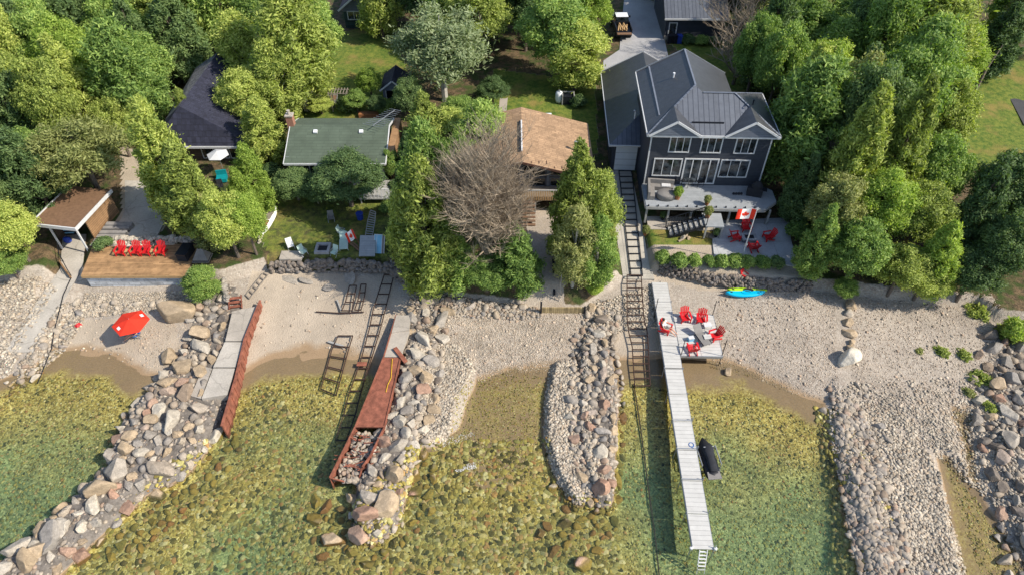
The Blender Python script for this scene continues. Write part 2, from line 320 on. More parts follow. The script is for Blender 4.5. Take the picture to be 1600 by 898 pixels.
def ground_mat():
    m, t = new_mat('ground_mat'); q = N(t); p = pos(q)
    at = q.n('Attribute'); at.attribute_name = 'zone'; sc_ = q.n('SeparateColor'); q.l(at.outputs['Color'], sc_.inputs[0])
    sand, grass, litter = sc_.outputs
    z = q.sep(p)[2]
    ns = q.noise(p, .35, 5., .6); nm = q.noise(p, 2.2, 5., .6); nf = q.noise(p, 11, 4.)
    wob = lambda v, amt=.5: q.rng(q.math('ADD', v, q.math('MULTIPLY', q.math('SUBTRACT', nm, .5), amt)), .4, .6)
    v1 = q.n('TexVoronoi'); q.l(p, v1.inputs['Vector']); v1.inputs['Scale'].default_value = 9.
    vc = q.n('SeparateColor'); q.l(v1.outputs['Color'], vc.inputs[0])
    gravel = q.ramp(vc.outputs[0], [(0, (.27, .235, .195)), (.3, (.35, .305, .255)), (.6, (.39, .345, .29)), (.85, (.30, .25, .205)), (1, (.45, .405, .345))])
    gravel = q.mix(1., gravel, q.rng(ns, .3, .7, .82, 1.15), 'MULTIPLY')
    sandc = q.mix(1., (.385, .325, .255, 1), q.math('ADD', q.rng(ns, .3, .7, .82, 1.12), q.rng(nf, .3, .7, -.10, .10)), 'MULTIPLY')
    grassc = q.mix(q.rng(nm, .35, .65), (.06, .11, .018, 1), (.17, .195, .036, 1)); grassc = q.mix(1., grassc, q.rng(q.noise(p, 25, 2.), .3, .7, .7, 1.3), 'MULTIPLY')
    dry = q.math('MULTIPLY', q.rng(ns, .52, .66), .7); grassc = q.mix(dry, grassc, (.25, .18, .06, 1))
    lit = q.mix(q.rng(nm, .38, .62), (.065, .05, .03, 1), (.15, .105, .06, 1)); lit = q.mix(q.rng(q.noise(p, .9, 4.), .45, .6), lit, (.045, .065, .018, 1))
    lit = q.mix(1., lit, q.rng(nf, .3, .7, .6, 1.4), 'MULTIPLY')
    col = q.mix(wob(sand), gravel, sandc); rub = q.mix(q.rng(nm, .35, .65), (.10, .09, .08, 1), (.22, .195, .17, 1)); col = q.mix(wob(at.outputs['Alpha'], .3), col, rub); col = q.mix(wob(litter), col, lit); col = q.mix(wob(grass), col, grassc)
    # wet sand and shallow silt
    zz = q.math('ADD', z, q.math('MULTIPLY', q.math('SUBTRACT', nm, .5), .06)); wet = q.rng(zz, .09, .02)
    wetc = q.mix(1., (.29, .205, .125, 1), q.rng(nf, .3, .7, .85, 1.15), 'MULTIPLY')
    col = q.mix(wet, col, wetc)
    # stony bed with algae
    dd = q.noise(p, 3., 2., .5, 1); pv = q.n('VectorMath', operation='MULTIPLY_ADD'); q.l(dd, pv.inputs[0]); pv.inputs[1].default_value = (.22, .22, .22); q.l(p, pv.inputs[2])
    vb = q.n('TexVoronoi'); q.l(pv.outputs[0], vb.inputs['Vector']); vb.inputs['Scale'].default_value = 7.0
    bc = q.n('SeparateColor'); q.l(vb.outputs['Color'], bc.inputs[0])
    vs = q.n('TexVoronoi'); q.l(pv.outputs[0], vs.inputs['Vector']); vs.inputs['Scale'].default_value = 13.
    bs = q.n('SeparateColor'); q.l(vs.outputs['Color'], bs.inputs[0])
    rr = q.math('ADD', q.math('MULTIPLY', bc.outputs[0], .5), q.math('MULTIPLY', bs.outputs[0], .5))
    bed = q.ramp(rr, [(.1, (.15, .115, .035)), (.35, (.30, .225, .06)), (.52, (.41, .325, .085)), (.68, (.51, .42, .125)), (.82, (.60, .52, .20)), (1, (.74, .67, .33))])
    green = q.ramp(rr, [(.1, (.10, .125, .05)), (.35, (.17, .215, .08)), (.6, (.255, .315, .12)), (.82, (.35, .415, .17)), (1, (.50, .55, .27))])
    gf = q.rng(q.math('ADD', z, q.math('MULTIPLY', q.math('SUBTRACT', q.noise(p, .22, 4.), .5), 1.1)), -.32, -.80); bed = q.mix(gf, bed, green)
    bed = q.mix(1., bed, q.rng(q.noise(p, .5, 4.), .3, .7, .75, 1.25), 'MULTIPLY')
    bf = q.rng(q.math('ADD', z, q.math('MULTIPLY', q.math('SUBTRACT', q.noise(p, 1.3, 5., .7), .5), .12)), -.07, -.15)
    col = q.mix(bf, col, bed)
    edge = q.math('SUBTRACT', .5, vb.outputs['Distance']); h = q.math('MULTIPLY', edge, q.math('MULTIPLY', bf, bf))
    gh = q.math('MULTIPLY', q.math('SUBTRACT', .5, v1.outputs['Distance']), q.rng(wet, 0, 1, .30, .04))
    h = q.math('ADD', q.math('MULTIPLY', h, .45), q.math('ADD', gh, q.math('MULTIPLY', nf, q.rng(wet, 0, 1, .2, .05))))
    q.out(q.bsdf(col, .92, 0, q.bump(h, .65, .13), .2)); M['ground_mat'] = m
ground_mat()
def water_mat():
    m, t = new_mat('water_mat'); q = N(t); p = pos(q)
    n1 = q.noise(p, 1.5, 3., .6); n2 = q.noise(p, 5., 2.)
    nr = q.bump(q.math('ADD', n1, q.math('MULTIPLY', n2, .35)), .35, .12)
    gl = q.n('BsdfGlossy'); gl.inputs['Roughness'].default_value = .04; q.l(nr, gl.inputs['Normal'])
    tr = q.n('BsdfTransparent'); tr.inputs[0].default_value = (.95, .98, .96, 1)
    fr = q.n('Fresnel'); fr.inputs[0].default_value = 1.33
    mx = q.n('MixShader'); q.l(fr.outputs[0], mx.inputs[0]); q.l(tr.outputs[0], mx.inputs[1]); q.l(gl.outputs[0], mx.inputs[2])
    vol = q.n('VolumeAbsorption'); vol.inputs['Color'].default_value = (.45, .86, .74, 1); vol.inputs['Density'].default_value = .10
    vs = q.n('VolumeScatter'); vs.inputs['Color'].default_value = (.42, .88, .72, 1); vs.inputs['Density'].default_value = .14
    ad = q.n('AddShader'); q.l(vol.outputs[0], ad.inputs[0]); q.l(vs.outputs[0], ad.inputs[1])
    q.out(mx.outputs[0], ad.outputs[0]); M['water_mat'] = m
water_mat()
# ------------------------------------------------------------------ mesh helpers
def tag(o, label=None, cat=None, group=None, kind=None):
    if label: o['label'] = label
    if cat: o['category'] = cat
    if group: o['group'] = group
    if kind: o['kind'] = kind
    return o
def empty(name, loc, rz=0., label=None, cat=None, group=None):
    o = bpy.data.objects.new(name, None); COL.objects.link(o); o.location = loc; o.rotation_euler = (0, 0, rz)
    o.empty_display_size = .2; return tag(o, label, cat, group)
def obj_from(name, mesh, mat=None, parent=None, loc=(0, 0, 0)):
    o = bpy.data.objects.new(name, mesh); COL.objects.link(o)
    if mat: mesh.materials.append(M[mat] if isinstance(mat, str) else mat)
    o.location = loc
    if parent: o.parent = parent
    return o
def fast_mesh(name, V, F, smooth=False):
    me = bpy.data.meshes.new(name); V = np.asarray(V, np.float32); F = np.asarray(F, np.int32); k = F.shape[1]
    me.vertices.add(len(V)); me.vertices.foreach_set('co', V.ravel())
    me.loops.add(F.size); me.loops.foreach_set('vertex_index', F.ravel())
    me.polygons.add(len(F)); me.polygons.foreach_set('loop_start', np.arange(0, F.size, k, dtype=np.int32))
    if smooth: me.polygons.foreach_set('use_smooth', np.ones(len(F), bool))
    me.update(calc_edges=True); me.validate(); return me
class MB:
    def __init__(s): s.v = []; s.f = []
    def add(s, V, F):
        b = len(s.v); s.v += [tuple(v) for v in V]; s.f += [tuple(b + i for i in f) for f in F]; return s
    def box(s, x0, x1, y0, y1, z0, z1, mt=None):
        V = [Vector((x, y, z)) for z in (z0, z1) for x, y in ((x0, y0), (x1, y0), (x1, y1), (x0, y1))]
        if mt: V = [mt @ v for v in V]
        return s.add(V, [(3, 2, 1, 0), (4, 5, 6, 7), (0, 1, 5, 4), (1, 2, 6, 5), (2, 3, 7, 6), (3, 0, 4, 7)])
    def cb(s, c, d, rx=0, ry=0, rz=0):
        mt = Matrix.Translation(c) @ Matrix.Rotation(rz, 4, 'Z') @ Matrix.Rotation(ry, 4, 'Y') @ Matrix.Rotation(rx, 4, 'X')
        return s.box(-d[0] / 2, d[0] / 2, -d[1] / 2, d[1] / 2, -d[2] / 2, d[2] / 2, mt)
    def tube(s, p0, p1, r0, r1=None, n=6, cap=True):
        p0 = Vector(p0); p1 = Vector(p1); r1 = r0 if r1 is None else r1; d = (p1 - p0)
        if d.length < 1e-6: return s
        d.normalize(); a = d.orthogonal().normalized(); b = d.cross(a); V = []
        for p, r in ((p0, r0), (p1, r1)):
            for i in range(n):
                t = 2 * math.pi * i / n; V.append(p + (a * math.cos(t) + b * math.sin(t)) * r)
        F = [(i, (i + 1) % n, n + (i + 1) % n, n + i) for i in range(n)]
        if cap: F += [tuple(range(n - 1, -1, -1)), tuple(range(n, 2 * n))]
        return s.add(V, F)
    def path(s, pts, r, n=6):
        for i in range(len(pts) - 1):
            ra = r[i] if isinstance(r, (list, tuple)) else r; rb = r[i + 1] if isinstance(r, (list, tuple)) else r
            s.tube(pts[i], pts[i + 1], ra, rb, n)
        return s
    def beam(s, p0, p1, w, h):
        """square bar, w sideways, h upwards"""
        p0 = Vector(p0); p1 = Vector(p1); d = (p1 - p0).normalized(); up = Vector((0, 0, 1))
        a = d.cross(up); a = a.normalized() if a.length > 1e-4 else Vector((1, 0, 0)); b = a.cross(d)
        V = [p + a * (w / 2 * i) + b * (h / 2 * j) for p in (p0, p1) for i, j in ((-1, -1), (1, -1), (1, 1), (-1, 1))]
        return s.add(V, [(3, 2, 1, 0), (4, 5, 6, 7), (0, 1, 5, 4), (1, 2, 6, 5), (2, 3, 7, 6), (3, 0, 4, 7)])
    def slab(s, pts, th):
        """polygon of 3d points given thickness downwards"""
        n = len(pts); T = [Vector(p) for p in pts]; B = [p - Vector((0, 0, th)) for p in T]
        if sum((T[(i+1) % n].x - T[i].x) * (T[(i+1) % n].y + T[i].y) for i in range(n)) > 0: T.reverse(); B.reverse()
        return s.add(T + B, [tuple(range(n)), tuple(range(2 * n - 1, n - 1, -1))] + [(n + i, n + (i + 1) % n, (i + 1) % n, i) for i in range(n)])
    def lathe(s, prof, n=12, c=(0, 0, 0), sx=1., sy=1.):
        V = [(c[0] + r * math.cos(2 * math.pi * i / n) * sx, c[1] + r * math.sin(2 * math.pi * i / n) * sy, c[2] + z) for r, z in prof for i in range(n)]
        F = [(k * n + i, k * n + (i + 1) % n, (k + 1) * n + (i + 1) % n, (k + 1) * n + i) for k in range(len(prof) - 1) for i in range(n)]
        F += [tuple(range(n - 1, -1, -1)), tuple(range((len(prof) - 1) * n, len(prof) * n))]
        return s.add(V, F)
    def build(s, name, mat, parent=None, org=(0, 0, 0), smooth=False, loc=None):
        """vertices are given in the frame of org (subtracted); top-level objects sit at org"""
        o_ = Vector(org); me = bpy.data.meshes.new(name); me.from_pydata([Vector(v) - o_ for v in s.v], [], s.f); me.update()
        if smooth: me.polygons.foreach_set('use_smooth', [True] * len(me.polygons))
        return obj_from(name, me, mat, parent, (0, 0, 0) if parent else (loc if loc is not None else org))
def kids(o): return [c for c in bpy.data.objects if c.parent == o]
_kids = {}
def copy_tree(o, parent=None, loc=None, rz=None, label=None, group=None, ch=None):
    c = o.copy(); COL.objects.link(c)
    if parent: c.parent = parent
    if o not in _kids: _kids[o] = kids(o)
    for k in _kids[o]: copy_tree(k, c)
    if loc is not None: c.location = loc
    if rz is not None: c.rotation_euler = (0, 0, rz)
    if label: c['label'] = label
    if group: c['group'] = group
    return c
def thing(o, label, cat, group=None): return tag(o, label, cat, group)
# ------------------------------------------------------------------ ground sheet, lake
def axis(a, b, st, lo, hi): return np.array(sorted(set(lo + list(np.round(np.arange(a, b + st, st), 3)) + hi)))
gx = axis(-56, 56, .28, [-400, -250, -160, -110, -80, -65], [65, 80, 110, 160, 250, 400])
gy = axis(10, 96, .28, [-250, -120, -60, -30, -10, 2], [103, 115, 135, 170, 230, 320, 500])
XX, YY = np.meshgrid(gx, gy); ZZ = H(XX, YY)
nx, ny = len(gx), len(gy)
idx = np.arange(nx * ny).reshape(ny, nx)
F = np.stack([idx[:-1, :-1].ravel(), idx[:-1, 1:].ravel(), idx[1:, 1:].ravel(), idx[1:, :-1].ravel()], 1)
me = fast_mesh('ground', np.stack([XX.ravel(), YY.ravel(), ZZ.ravel()], 1), F, True)
zone = np.zeros((nx * ny, 4), np.float32); zone[:, 3] = 0
xf, yf, zf = XX.ravel(), YY.ravel(), ZZ.ravel()
yt = np.interp(xf, TX, TY); zone[:, 2] = sstep(.1, .9, yf - yt)
def paint(ch, pts, z, v=1.):
    m = inpoly(xf, yf, wp(pts, z)); zone[m, :3] = 0; zone[m, ch] = v
paint(0, [(395, 425), (610, 430), (640, 480), (640, 600), (380, 600), (380, 470)], 1.)      # sandy beach
paint(0, [(100, 490), (270, 500), (300, 620), (180, 580), (90, 545), (60, 540)], .7)
paint(0, [(945, 500), (1030, 500), (1040, 575), (950, 575)], .7)
paint(0, [(1310, 470), (1370, 460), (1540, 480), (1560, 560), (1540, 600), (1440, 590), (1340, 580)], .9, .4)
paint(1, [(1470, 60), (1560, 90), (1680, 130), (1700, 270), (1600, 262), (1540, 268), (1480, 262), (1480, 160)], 2.2)                         # sunny lawn
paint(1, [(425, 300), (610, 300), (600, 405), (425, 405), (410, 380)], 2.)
m_ = inpoly(xf, yf, wp([(420, 295), (615, 295), (610, 408), (415, 408)], 2.)); zone[m_, 2] = 1; zone[m_, 1] = .52  # yard shade put into the ground colour: litter under thinned grass
paint(1, [(480, 60), (610, 40), (640, 120), (560, 190), (440, 200)], 2.4)
paint(1, [(770, 110), (930, 130), (935, 240), (760, 200)], 2.4)
paint(1, [(1013, 358), (1116, 358), (1116, 384), (1013, 384)], 2.05)
paint(1, [(1040, 66), (1180, 66), (1230, 230), (1110, 120)], 2.4, .8)
paint(0, [(1010, 384), (1120, 384), (1245, 412), (1265, 445), (1180, 445), (1090, 436), (1020, 420)], 2.05, .75)
paint(0, [(190, 230), (245, 250), (260, 350), (225, 390), (165, 385), (190, 330)], 2.1, .9)
paint(0, [(822, 330), (880, 330), (885, 480), (820, 470)], 1.9, .5)
zone[:, 3] = (np.minimum(np.minimum(segdist(xf, yf, GA), segdist(xf, yf, GB)), np.minimum(segdist(xf, yf, GC), segdist(xf, yf, GE))) < .7) * 1.
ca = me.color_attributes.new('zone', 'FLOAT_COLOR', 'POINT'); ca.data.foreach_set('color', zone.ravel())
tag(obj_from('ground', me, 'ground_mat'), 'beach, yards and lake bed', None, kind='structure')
b = MB(); b.box(-390, 390, -240, 41.5, -3.2, 0.0); lake = b.build('water', 'water_mat', org=(0, 0, 0)); tag(lake, kind='structure')
def sheet(name, px, mat, z, th=.12, label=None, kind='structure', zs=None):
    b = MB(); pts = []
    for i, (a, c) in enumerate(px): pts.append(W(a, c, z if zs is None else zs[i]))
    b.slab(pts, th); o = b.build(name, mat); tag(o, label, None, None, kind); return o
sheet('driveway', [(985, -80), (1032, -80), (1028, 0), (1040, 70), (1050, 112), (1010, 128), (940, 128), (943, 95), (968, 78), (975, 0)], 'drive_gravel', 2.62)
sheet('asphalt_road', [(1560, 120), (1680, 125), (1700, 230), (1600, 195)], 'asphalt', 2.45)
sheet('back_path', [(784, 120), (797, 120), (791, 176), (779, 176)], 'concrete_warm', 2.45)
sheet('patio', [(1117, 345), (1232, 340), (1236, 375), (1248, 416), (1116, 400), (1113, 376)], 'patio_concrete', 2.15, .25)
sheet('walkway', [(1010, 338), (1118, 340), (1117, 360), (1013, 358)], 'concrete_warm', 2.13, .25)
sheet('patio_slab', [(440, 392), (478, 392), (470, 405), (436, 405)], 'concrete_warm', 2.1, .2)
sheet('terrace', [(195, 238), (240, 250), (258, 345), (235, 388), (168, 384), (195, 330)], 'concrete_pale', 2.17, .2)
# concrete ramp with the rails of the boat lift
y0, y1 = A_T.y - .05, 53.2
b = MB(); b.slab([(8.95, y0, 1.2), (11.45, y0 - .1, 1.2), (11.05, y1, 2.17), (8.75, y1, 2.17)], .3); tag(b.build('ramp', 'ramp_concrete'), kind='structure')
# left path and beach ramp
b = MB()
for i in range(len(LP) - 1):
    (xa, ya, wa), (xb, yb, wb) = LP[i], LP[i + 1]; zz = lambda y: float(np.interp(y, [LP[-1][1], LP[0][1]], [.35, 1.5])) + .03
    b.slab([(xa - wa, ya, zz(ya)), (xa + wa, ya, zz(ya)), (xb + wb, yb, zz(yb)), (xb - wb, yb, zz(yb))], .15)
tag(b.build('path', 'concrete_pale'), kind='structure')
# ------------------------------------------------------------------ rocks
def ico(n):
    import bmesh
    bm = bmesh.new(); bmesh.ops.create_icosphere(bm, subdivisions=n, radius=1); bm.verts.ensure_lookup_table()
    V = np.array([v.co[:] for v in bm.verts]); F = np.array([[v.index for v in f.verts] for f in bm.faces]); bm.free(); return V, F
I1, I2, I4 = ico(1), ico(2), ico(4)
def rockV(V, r, cuts=9, rough=.05, flat=.75):
    V = V.copy()
    for _ in range(cuts):
        n = r.standard_normal(3); n /= np.linalg.norm(n); d = r.uniform(.40, .80) if cuts > 8 else r.uniform(.52, .86)
        k = np.maximum(V @ n - d, 0); V -= k[:, None] * n[None] * .985
    s = np.array([r.uniform(.8, 1.2), r.uniform(.65, 1.0), flat * r.uniform(.75, 1.1)])
    if rough:
        ph = r.uniform(0, 6, 6); V = V * (1 + rough * (np.sin(V[:, :1] * 5 + ph[0]) * np.sin(V[:, 1:2] * 6 + ph[1]) + .6 * np.sin(V[:, 2:3] * 9 + ph[2]) * np.sin(V[:, :1] * 11 + ph[3])))
    return V * s
BOUL = []
for i in range(12):
    BOUL.append(fast_mesh('boulder', rockV(I4[0], rng, 15, .02) * 1.18, I4[1], True))
small1 = [rockV(I1[0], rng, 4, .0, .7) for _ in range(14)]; small2 = [rockV(I2[0], rng, 7, .02, .75) for _ in range(14)]
BOUL.append(fast_mesh('boulder', rockV(I4[0], np.random.default_rng(21), 8, .02, .95), I4[1], True))
def stones(name, P, S, base, mat, flat=1.):
    """many stones as one loose mass; P centres, S radii"""
    shp, FF = (small1, I1[1]) if base == 1 else (small2, I2[1]); n = len(P); nv = len(shp[0])
    A = rng.uniform(0, 2 * np.pi, n); ca_, sa_ = np.cos(A), np.sin(A); K = rng.integers(0, len(shp), n)
    V = np.stack(shp)[K] * S[:, None, None]; X = V[:, :, 0] * ca_[:, None] - V[:, :, 1] * sa_[:, None]; Y = V[:, :, 0] * sa_[:, None] + V[:, :, 1] * ca_[:, None]
    T = np.stack([X, Y, V[:, :, 2] * flat], 2) + P[:, None, :]
    Fa = (FF[None] + (np.arange(n) * nv)[:, None, None]).reshape(-1, 3)
    me = fast_mesh(name, T.reshape(-1, 3), Fa, True); o = obj_from(name, me, mat); return o
def scatter(name, px, z, n, s0, s1, mat, base=1, flat=.8, sink=.25, fn=None, lab=None, pw=2.):
    P = wp(px, z); xs = [p[0] for p in P]; ys = [p[1] for p in P]; X = np.zeros(0); Y = np.zeros(0)
    while len(X) < n:
        a = rng.uniform(min(xs), max(xs), n); c = rng.uniform(min(ys), max(ys), n); m = inpoly(a, c, P)
        if fn is not None: m &= fn(a, c)
        X = np.append(X, a[m]); Y = np.append(Y, c[m])
        if m.sum() < 3: break
    if mat == 'bed_stone' and name == 'lake_bed_stones' and s1 < .2 and 'pool' not in lab and 'shallow middle' not in lab: m = H(X, Y) < -.13; X, Y = X[m], Y[m]
    X, Y = X[:n], Y[:n]; S = s0 + (s1 - s0) * rng.uniform(0, 1, len(X)) ** pw
    Z = H(X, Y) + S * (flat * .6 - sink); o = stones(name, np.stack([X, Y, Z], 1), S, base, mat, flat)
    return tag(o, lab, None, None, 'stuff')
def dist_to(*Ls): return lambda x, y: np.min([segdist(x, y, L) for L in Ls], 0)
# white scree and pebbles on the left
scatter('cobbles', [(-120, 470), (60, 436), (92, 452), (40, 520), (10, 575), (-60, 600)], .8, 3800, .06, .20, 'cobble_white', lab='white broken stones left of the beach path')
scatter('cobbles', [(128, 452), (292, 453), (300, 476), (235, 482), (120, 486)], 1.05, 3800, .05, .12, 'cobble_white', lab='white stones below the block wall')
scatter('cobbles', [(92, 478), (130, 470), (130, 500), (95, 540), (60, 570), (20, 600), (0, 612), (30, 560)], .6, 900, .07, .22, 'cobble_white', lab='pale stones beside the beach path')
scatter('gravel', [(200, 500), (300, 500), (310, 560), (280, 590), (230, 580)], .8, 900, .03, .07, 'pebble_mixed', lab='pebbles on the small beach')
# middle
scatter('gravel', [(700, 485), (905, 488), (930, 540), (850, 575), (780, 580), (690, 612), (680, 540)], .6, 9000, .025, .065, 'pebble_mixed', lab='gravel of the middle beach')
scatter('cobbles', [(655, 495), (905, 495), (925, 540), (850, 568), (780, 574), (700, 600), (680, 560)], .6, 6500, .025, .07, 'cobble_white', lab='pale pebbles over the middle beach', fn=lambda x, y: rng.uniform(0, 1, len(x)) < np.clip(.6 + .4 * vnoise(x, y, 1.4), .15, 1))
scatter('cobbles', [(640, 540), (715, 540), (745, 575), (712, 620), (700, 690), (640, 690), (660, 600)], .3, 6500, .05, .16, 'cobble_white', lab='white cobbles beside the middle breakwater')
scatter('cobbles', [(860, 568), (920, 560), (925, 660), (945, 770), (890, 790), (858, 720), (846, 640)], .3, 6500, .05, .16, 'cobble_white', lab='white cobbles of the breakwater left of the long dock')
scatter('cobbles', [(905, 480), (1035, 440), (1035, 500), (960, 512), (920, 530)], .9, 2400, .05, .16, 'cobble_white', lab='stones under the boat rails')
scatter('gravel', [(560, 470), (640, 480), (630, 540), (545, 545)], .9, 700, .03, .07, 'pebble_mixed', lab='pebbles by the rusty rails')
scatter('cobbles', [(640, 455), (760, 468), (850, 478), (845, 492), (700, 492), (640, 480)], 1., 1500, .06, .2, 'rock_mixed', lab='stones along the trees above the middle beach')
# right beach and the long spit
scatter('gravel', [(1125, 452), (1300, 460), (1315, 620), (1240, 605), (1180, 580), (1110, 565)], .7, 8000, .025, .06, 'pebble_mixed', lab='gravel of the right hand beach')
scatter('gravel', [(1320, 465), (1540, 480), (1570, 560), (1560, 640), (1340, 640)], .6, 6500, .025, .07, 'pebble_mixed', lab='gravel below the right hand wood')
scatter('cobbles', [(1296, 610), (1350, 590), (1420, 660), (1470, 740), (1500, 840), (1540, 960), (1370, 960), (1330, 800), (1300, 690)], .3, 12500, .04, .17, 'cobble_white', lab='pale cobbles of the long right hand spit', pw=2.0, fn=lambda x, y: rng.uniform(0, 1, len(x)) < np.clip((30.3 - y) / 4.5, .03, 1) * np.clip(.75 + .35 * vnoise(x, y, .9), .2, 1))
scatter('cobbles', [(1360, 590), (1560, 600), (1610, 760), (1640, 900), (1600, 900), (1550, 780), (1480, 720), (1420, 680)], .3, 5200, .04, .14, 'cobble_white', lab='cobbles round the brown pool', fn=lambda x, y: rng.uniform(0, 1, len(x)) < np.clip((31.0 - y) / 4, .03, 1))
scatter('cobbles', [(1300, 620), (1345, 640), (1400, 800), (1440, 960), (1360, 960), (1320, 800)], .2, 1500, .14, .34, 'rock_mixed', base=2, lab='grey stones on the lake edge of the spit', pw=2.2, fn=lambda x, y: rng.uniform(0, 1, len(x)) < np.clip(.55 + .45 * vnoise(x, y, 1.1), .1, 1))
for px_, lab_ in (([(660, 490), (905, 492), (900, 540), (690, 590)], 'middle beach'), ([(1110, 470), (1300, 470), (1310, 620), (1200, 580), (1120, 560)], 'right hand beach'), ([(1330, 480), (1550, 490), (1570, 620), (1340, 640)], 'upper right beach'), ([(390, 440), (560, 440), (540, 545), (400, 550)], 'sandy beach'), ([(150, 490), (270, 510), (240, 570), (110, 540)], 'umbrella beach')):
    scatter('beach_stones', px_, .6, 260 if 'sandy' not in lab_ and 'umb' not in lab_ else 90, .06, .15, 'pebble_mixed', base=2, lab='scattered larger stones and debris on the ' + lab_, pw=2.2)
# stones lying on the bed
scatter('lake_bed_stones', [(330, 690), (420, 600), (500, 700), (520, 930), (40, 960), (150, 850), (230, 770)], -.3, 4600, .07, .29, 'bed_stone', base=2, flat=.42, sink=.34, lab='yellow stones under water right of the left breakwater', pw=2.2)
scatter('lake_bed_stones', [(660, 690), (860, 690), (870, 770), (960, 790), (985, 960), (480, 960), (520, 830)], -.3, 7600, .07, .30, 'bed_stone', base=2, flat=.42, sink=.34, lab='yellow stones under water between the middle breakwaters', pw=2.2)
scatter('lake_bed_stones', [(1270, 640), (1320, 650), (1380, 800), (1420, 960), (1300, 960), (1300, 800)], -.3, 1500, .10, .34, 'bed_stone', base=1, flat=.5, sink=.35, lab='yellow stones under water along the spit', pw=2.)
scatter('lake_bed_stones', [(0, 600), (130, 560), (240, 610), (150, 780), (0, 880), (-80, 800)], -.3, 3500, .05, .16, 'bed_stone', base=1, flat=.5, sink=.3, lab='small stones under water in the left bay', pw=2.)
scatter('lake_bed_stones', [(380, 590), (560, 570), (520, 780), (420, 900), (360, 690)], -.3, 3000, .05, .15, 'bed_stone', base=1, flat=.5, sink=.3, lab='small stones under water left of the rusty pier', pw=2.)
scatter('lake_bed_stones', [(960, 590), (1270, 640), (1320, 900), (980, 940)], -.5, 5000, .05, .15, 'bed_stone', base=1, flat=.5, sink=.3, lab='small stones under water round the dock', pw=2.)
scatter('lake_bed_stones', [(700, 605), (790, 585), (850, 590), (860, 700), (840, 780), (700, 700)], -.2, 5200, .03, .085, 'bed_stone', base=1, flat=.5, sink=.3, lab='small brown stones in the shallow middle bay', pw=2.)
scatter('lake_bed_stones', [(1478, 725), (1500, 735), (1580, 860), (1620, 960), (1560, 960), (1510, 830)], 0., 900, .04, .12, 'bed_stone', base=1, flat=.5, sink=.3, lab='small stones in the brown pool', pw=2.)
# boulders: packed along the breakwaters, largest ones placed as seen
BL = []                                                   # x,y,z,radius,place index, material or None
def packed(line, n, r0, r1, place, pw=1.4, zoff=.0, spread=1.0, mats=None):
    L = []; seg = [(line[i], line[i + 1]) for i in range(len(line) - 1)]; ln = [math.hypot(b_[0] - a[0], b_[1] - a[1]) * (a[2] + b_[2] + .6) for a, b_ in seg]
    k = 0; tries = 0
    while k < n and tries < n * 60:
        tries += 1; (a, c) = rnd.choices(seg, ln)[0]; t = rnd.random(); hw = (a[2] + (c[2] - a[2]) * t) + .5
        dx, dy = c[0] - a[0], c[1] - a[1]; q = math.hypot(dx, dy); o = rnd.uniform(-hw, hw) * spread
        x = a[0] + dx * t - dy / q * o; y = a[1] + dy * t + dx / q * o
        fr = tries / (n * 60); r = r0 + (r1 - r0) * rnd.random() ** pw * (1 - .55 * fr)
        if any((x - b_[0]) ** 2 + (y - b_[1]) ** 2 < (.74 * (r + b_[3])) ** 2 for b_ in BL): continue
        if segdist(np.array([x]), np.array([y]), NO_ROCK)[0] < r * .5: continue
        BL.append((x, y, float(H(x, y)) + r * .12 + zoff, r, place, None)); k += 1
NO_ROCK = polyline_w([(378, 470, 1.0), (372, 530, 1.1), (350, 600, 1.2), (333, 640, .9)], 1.1)
def one(px, py, r, place, mat=None):
    p = G(px, py); BL.append((p.x, p.y, p.z + r * .15, r, place, mat))
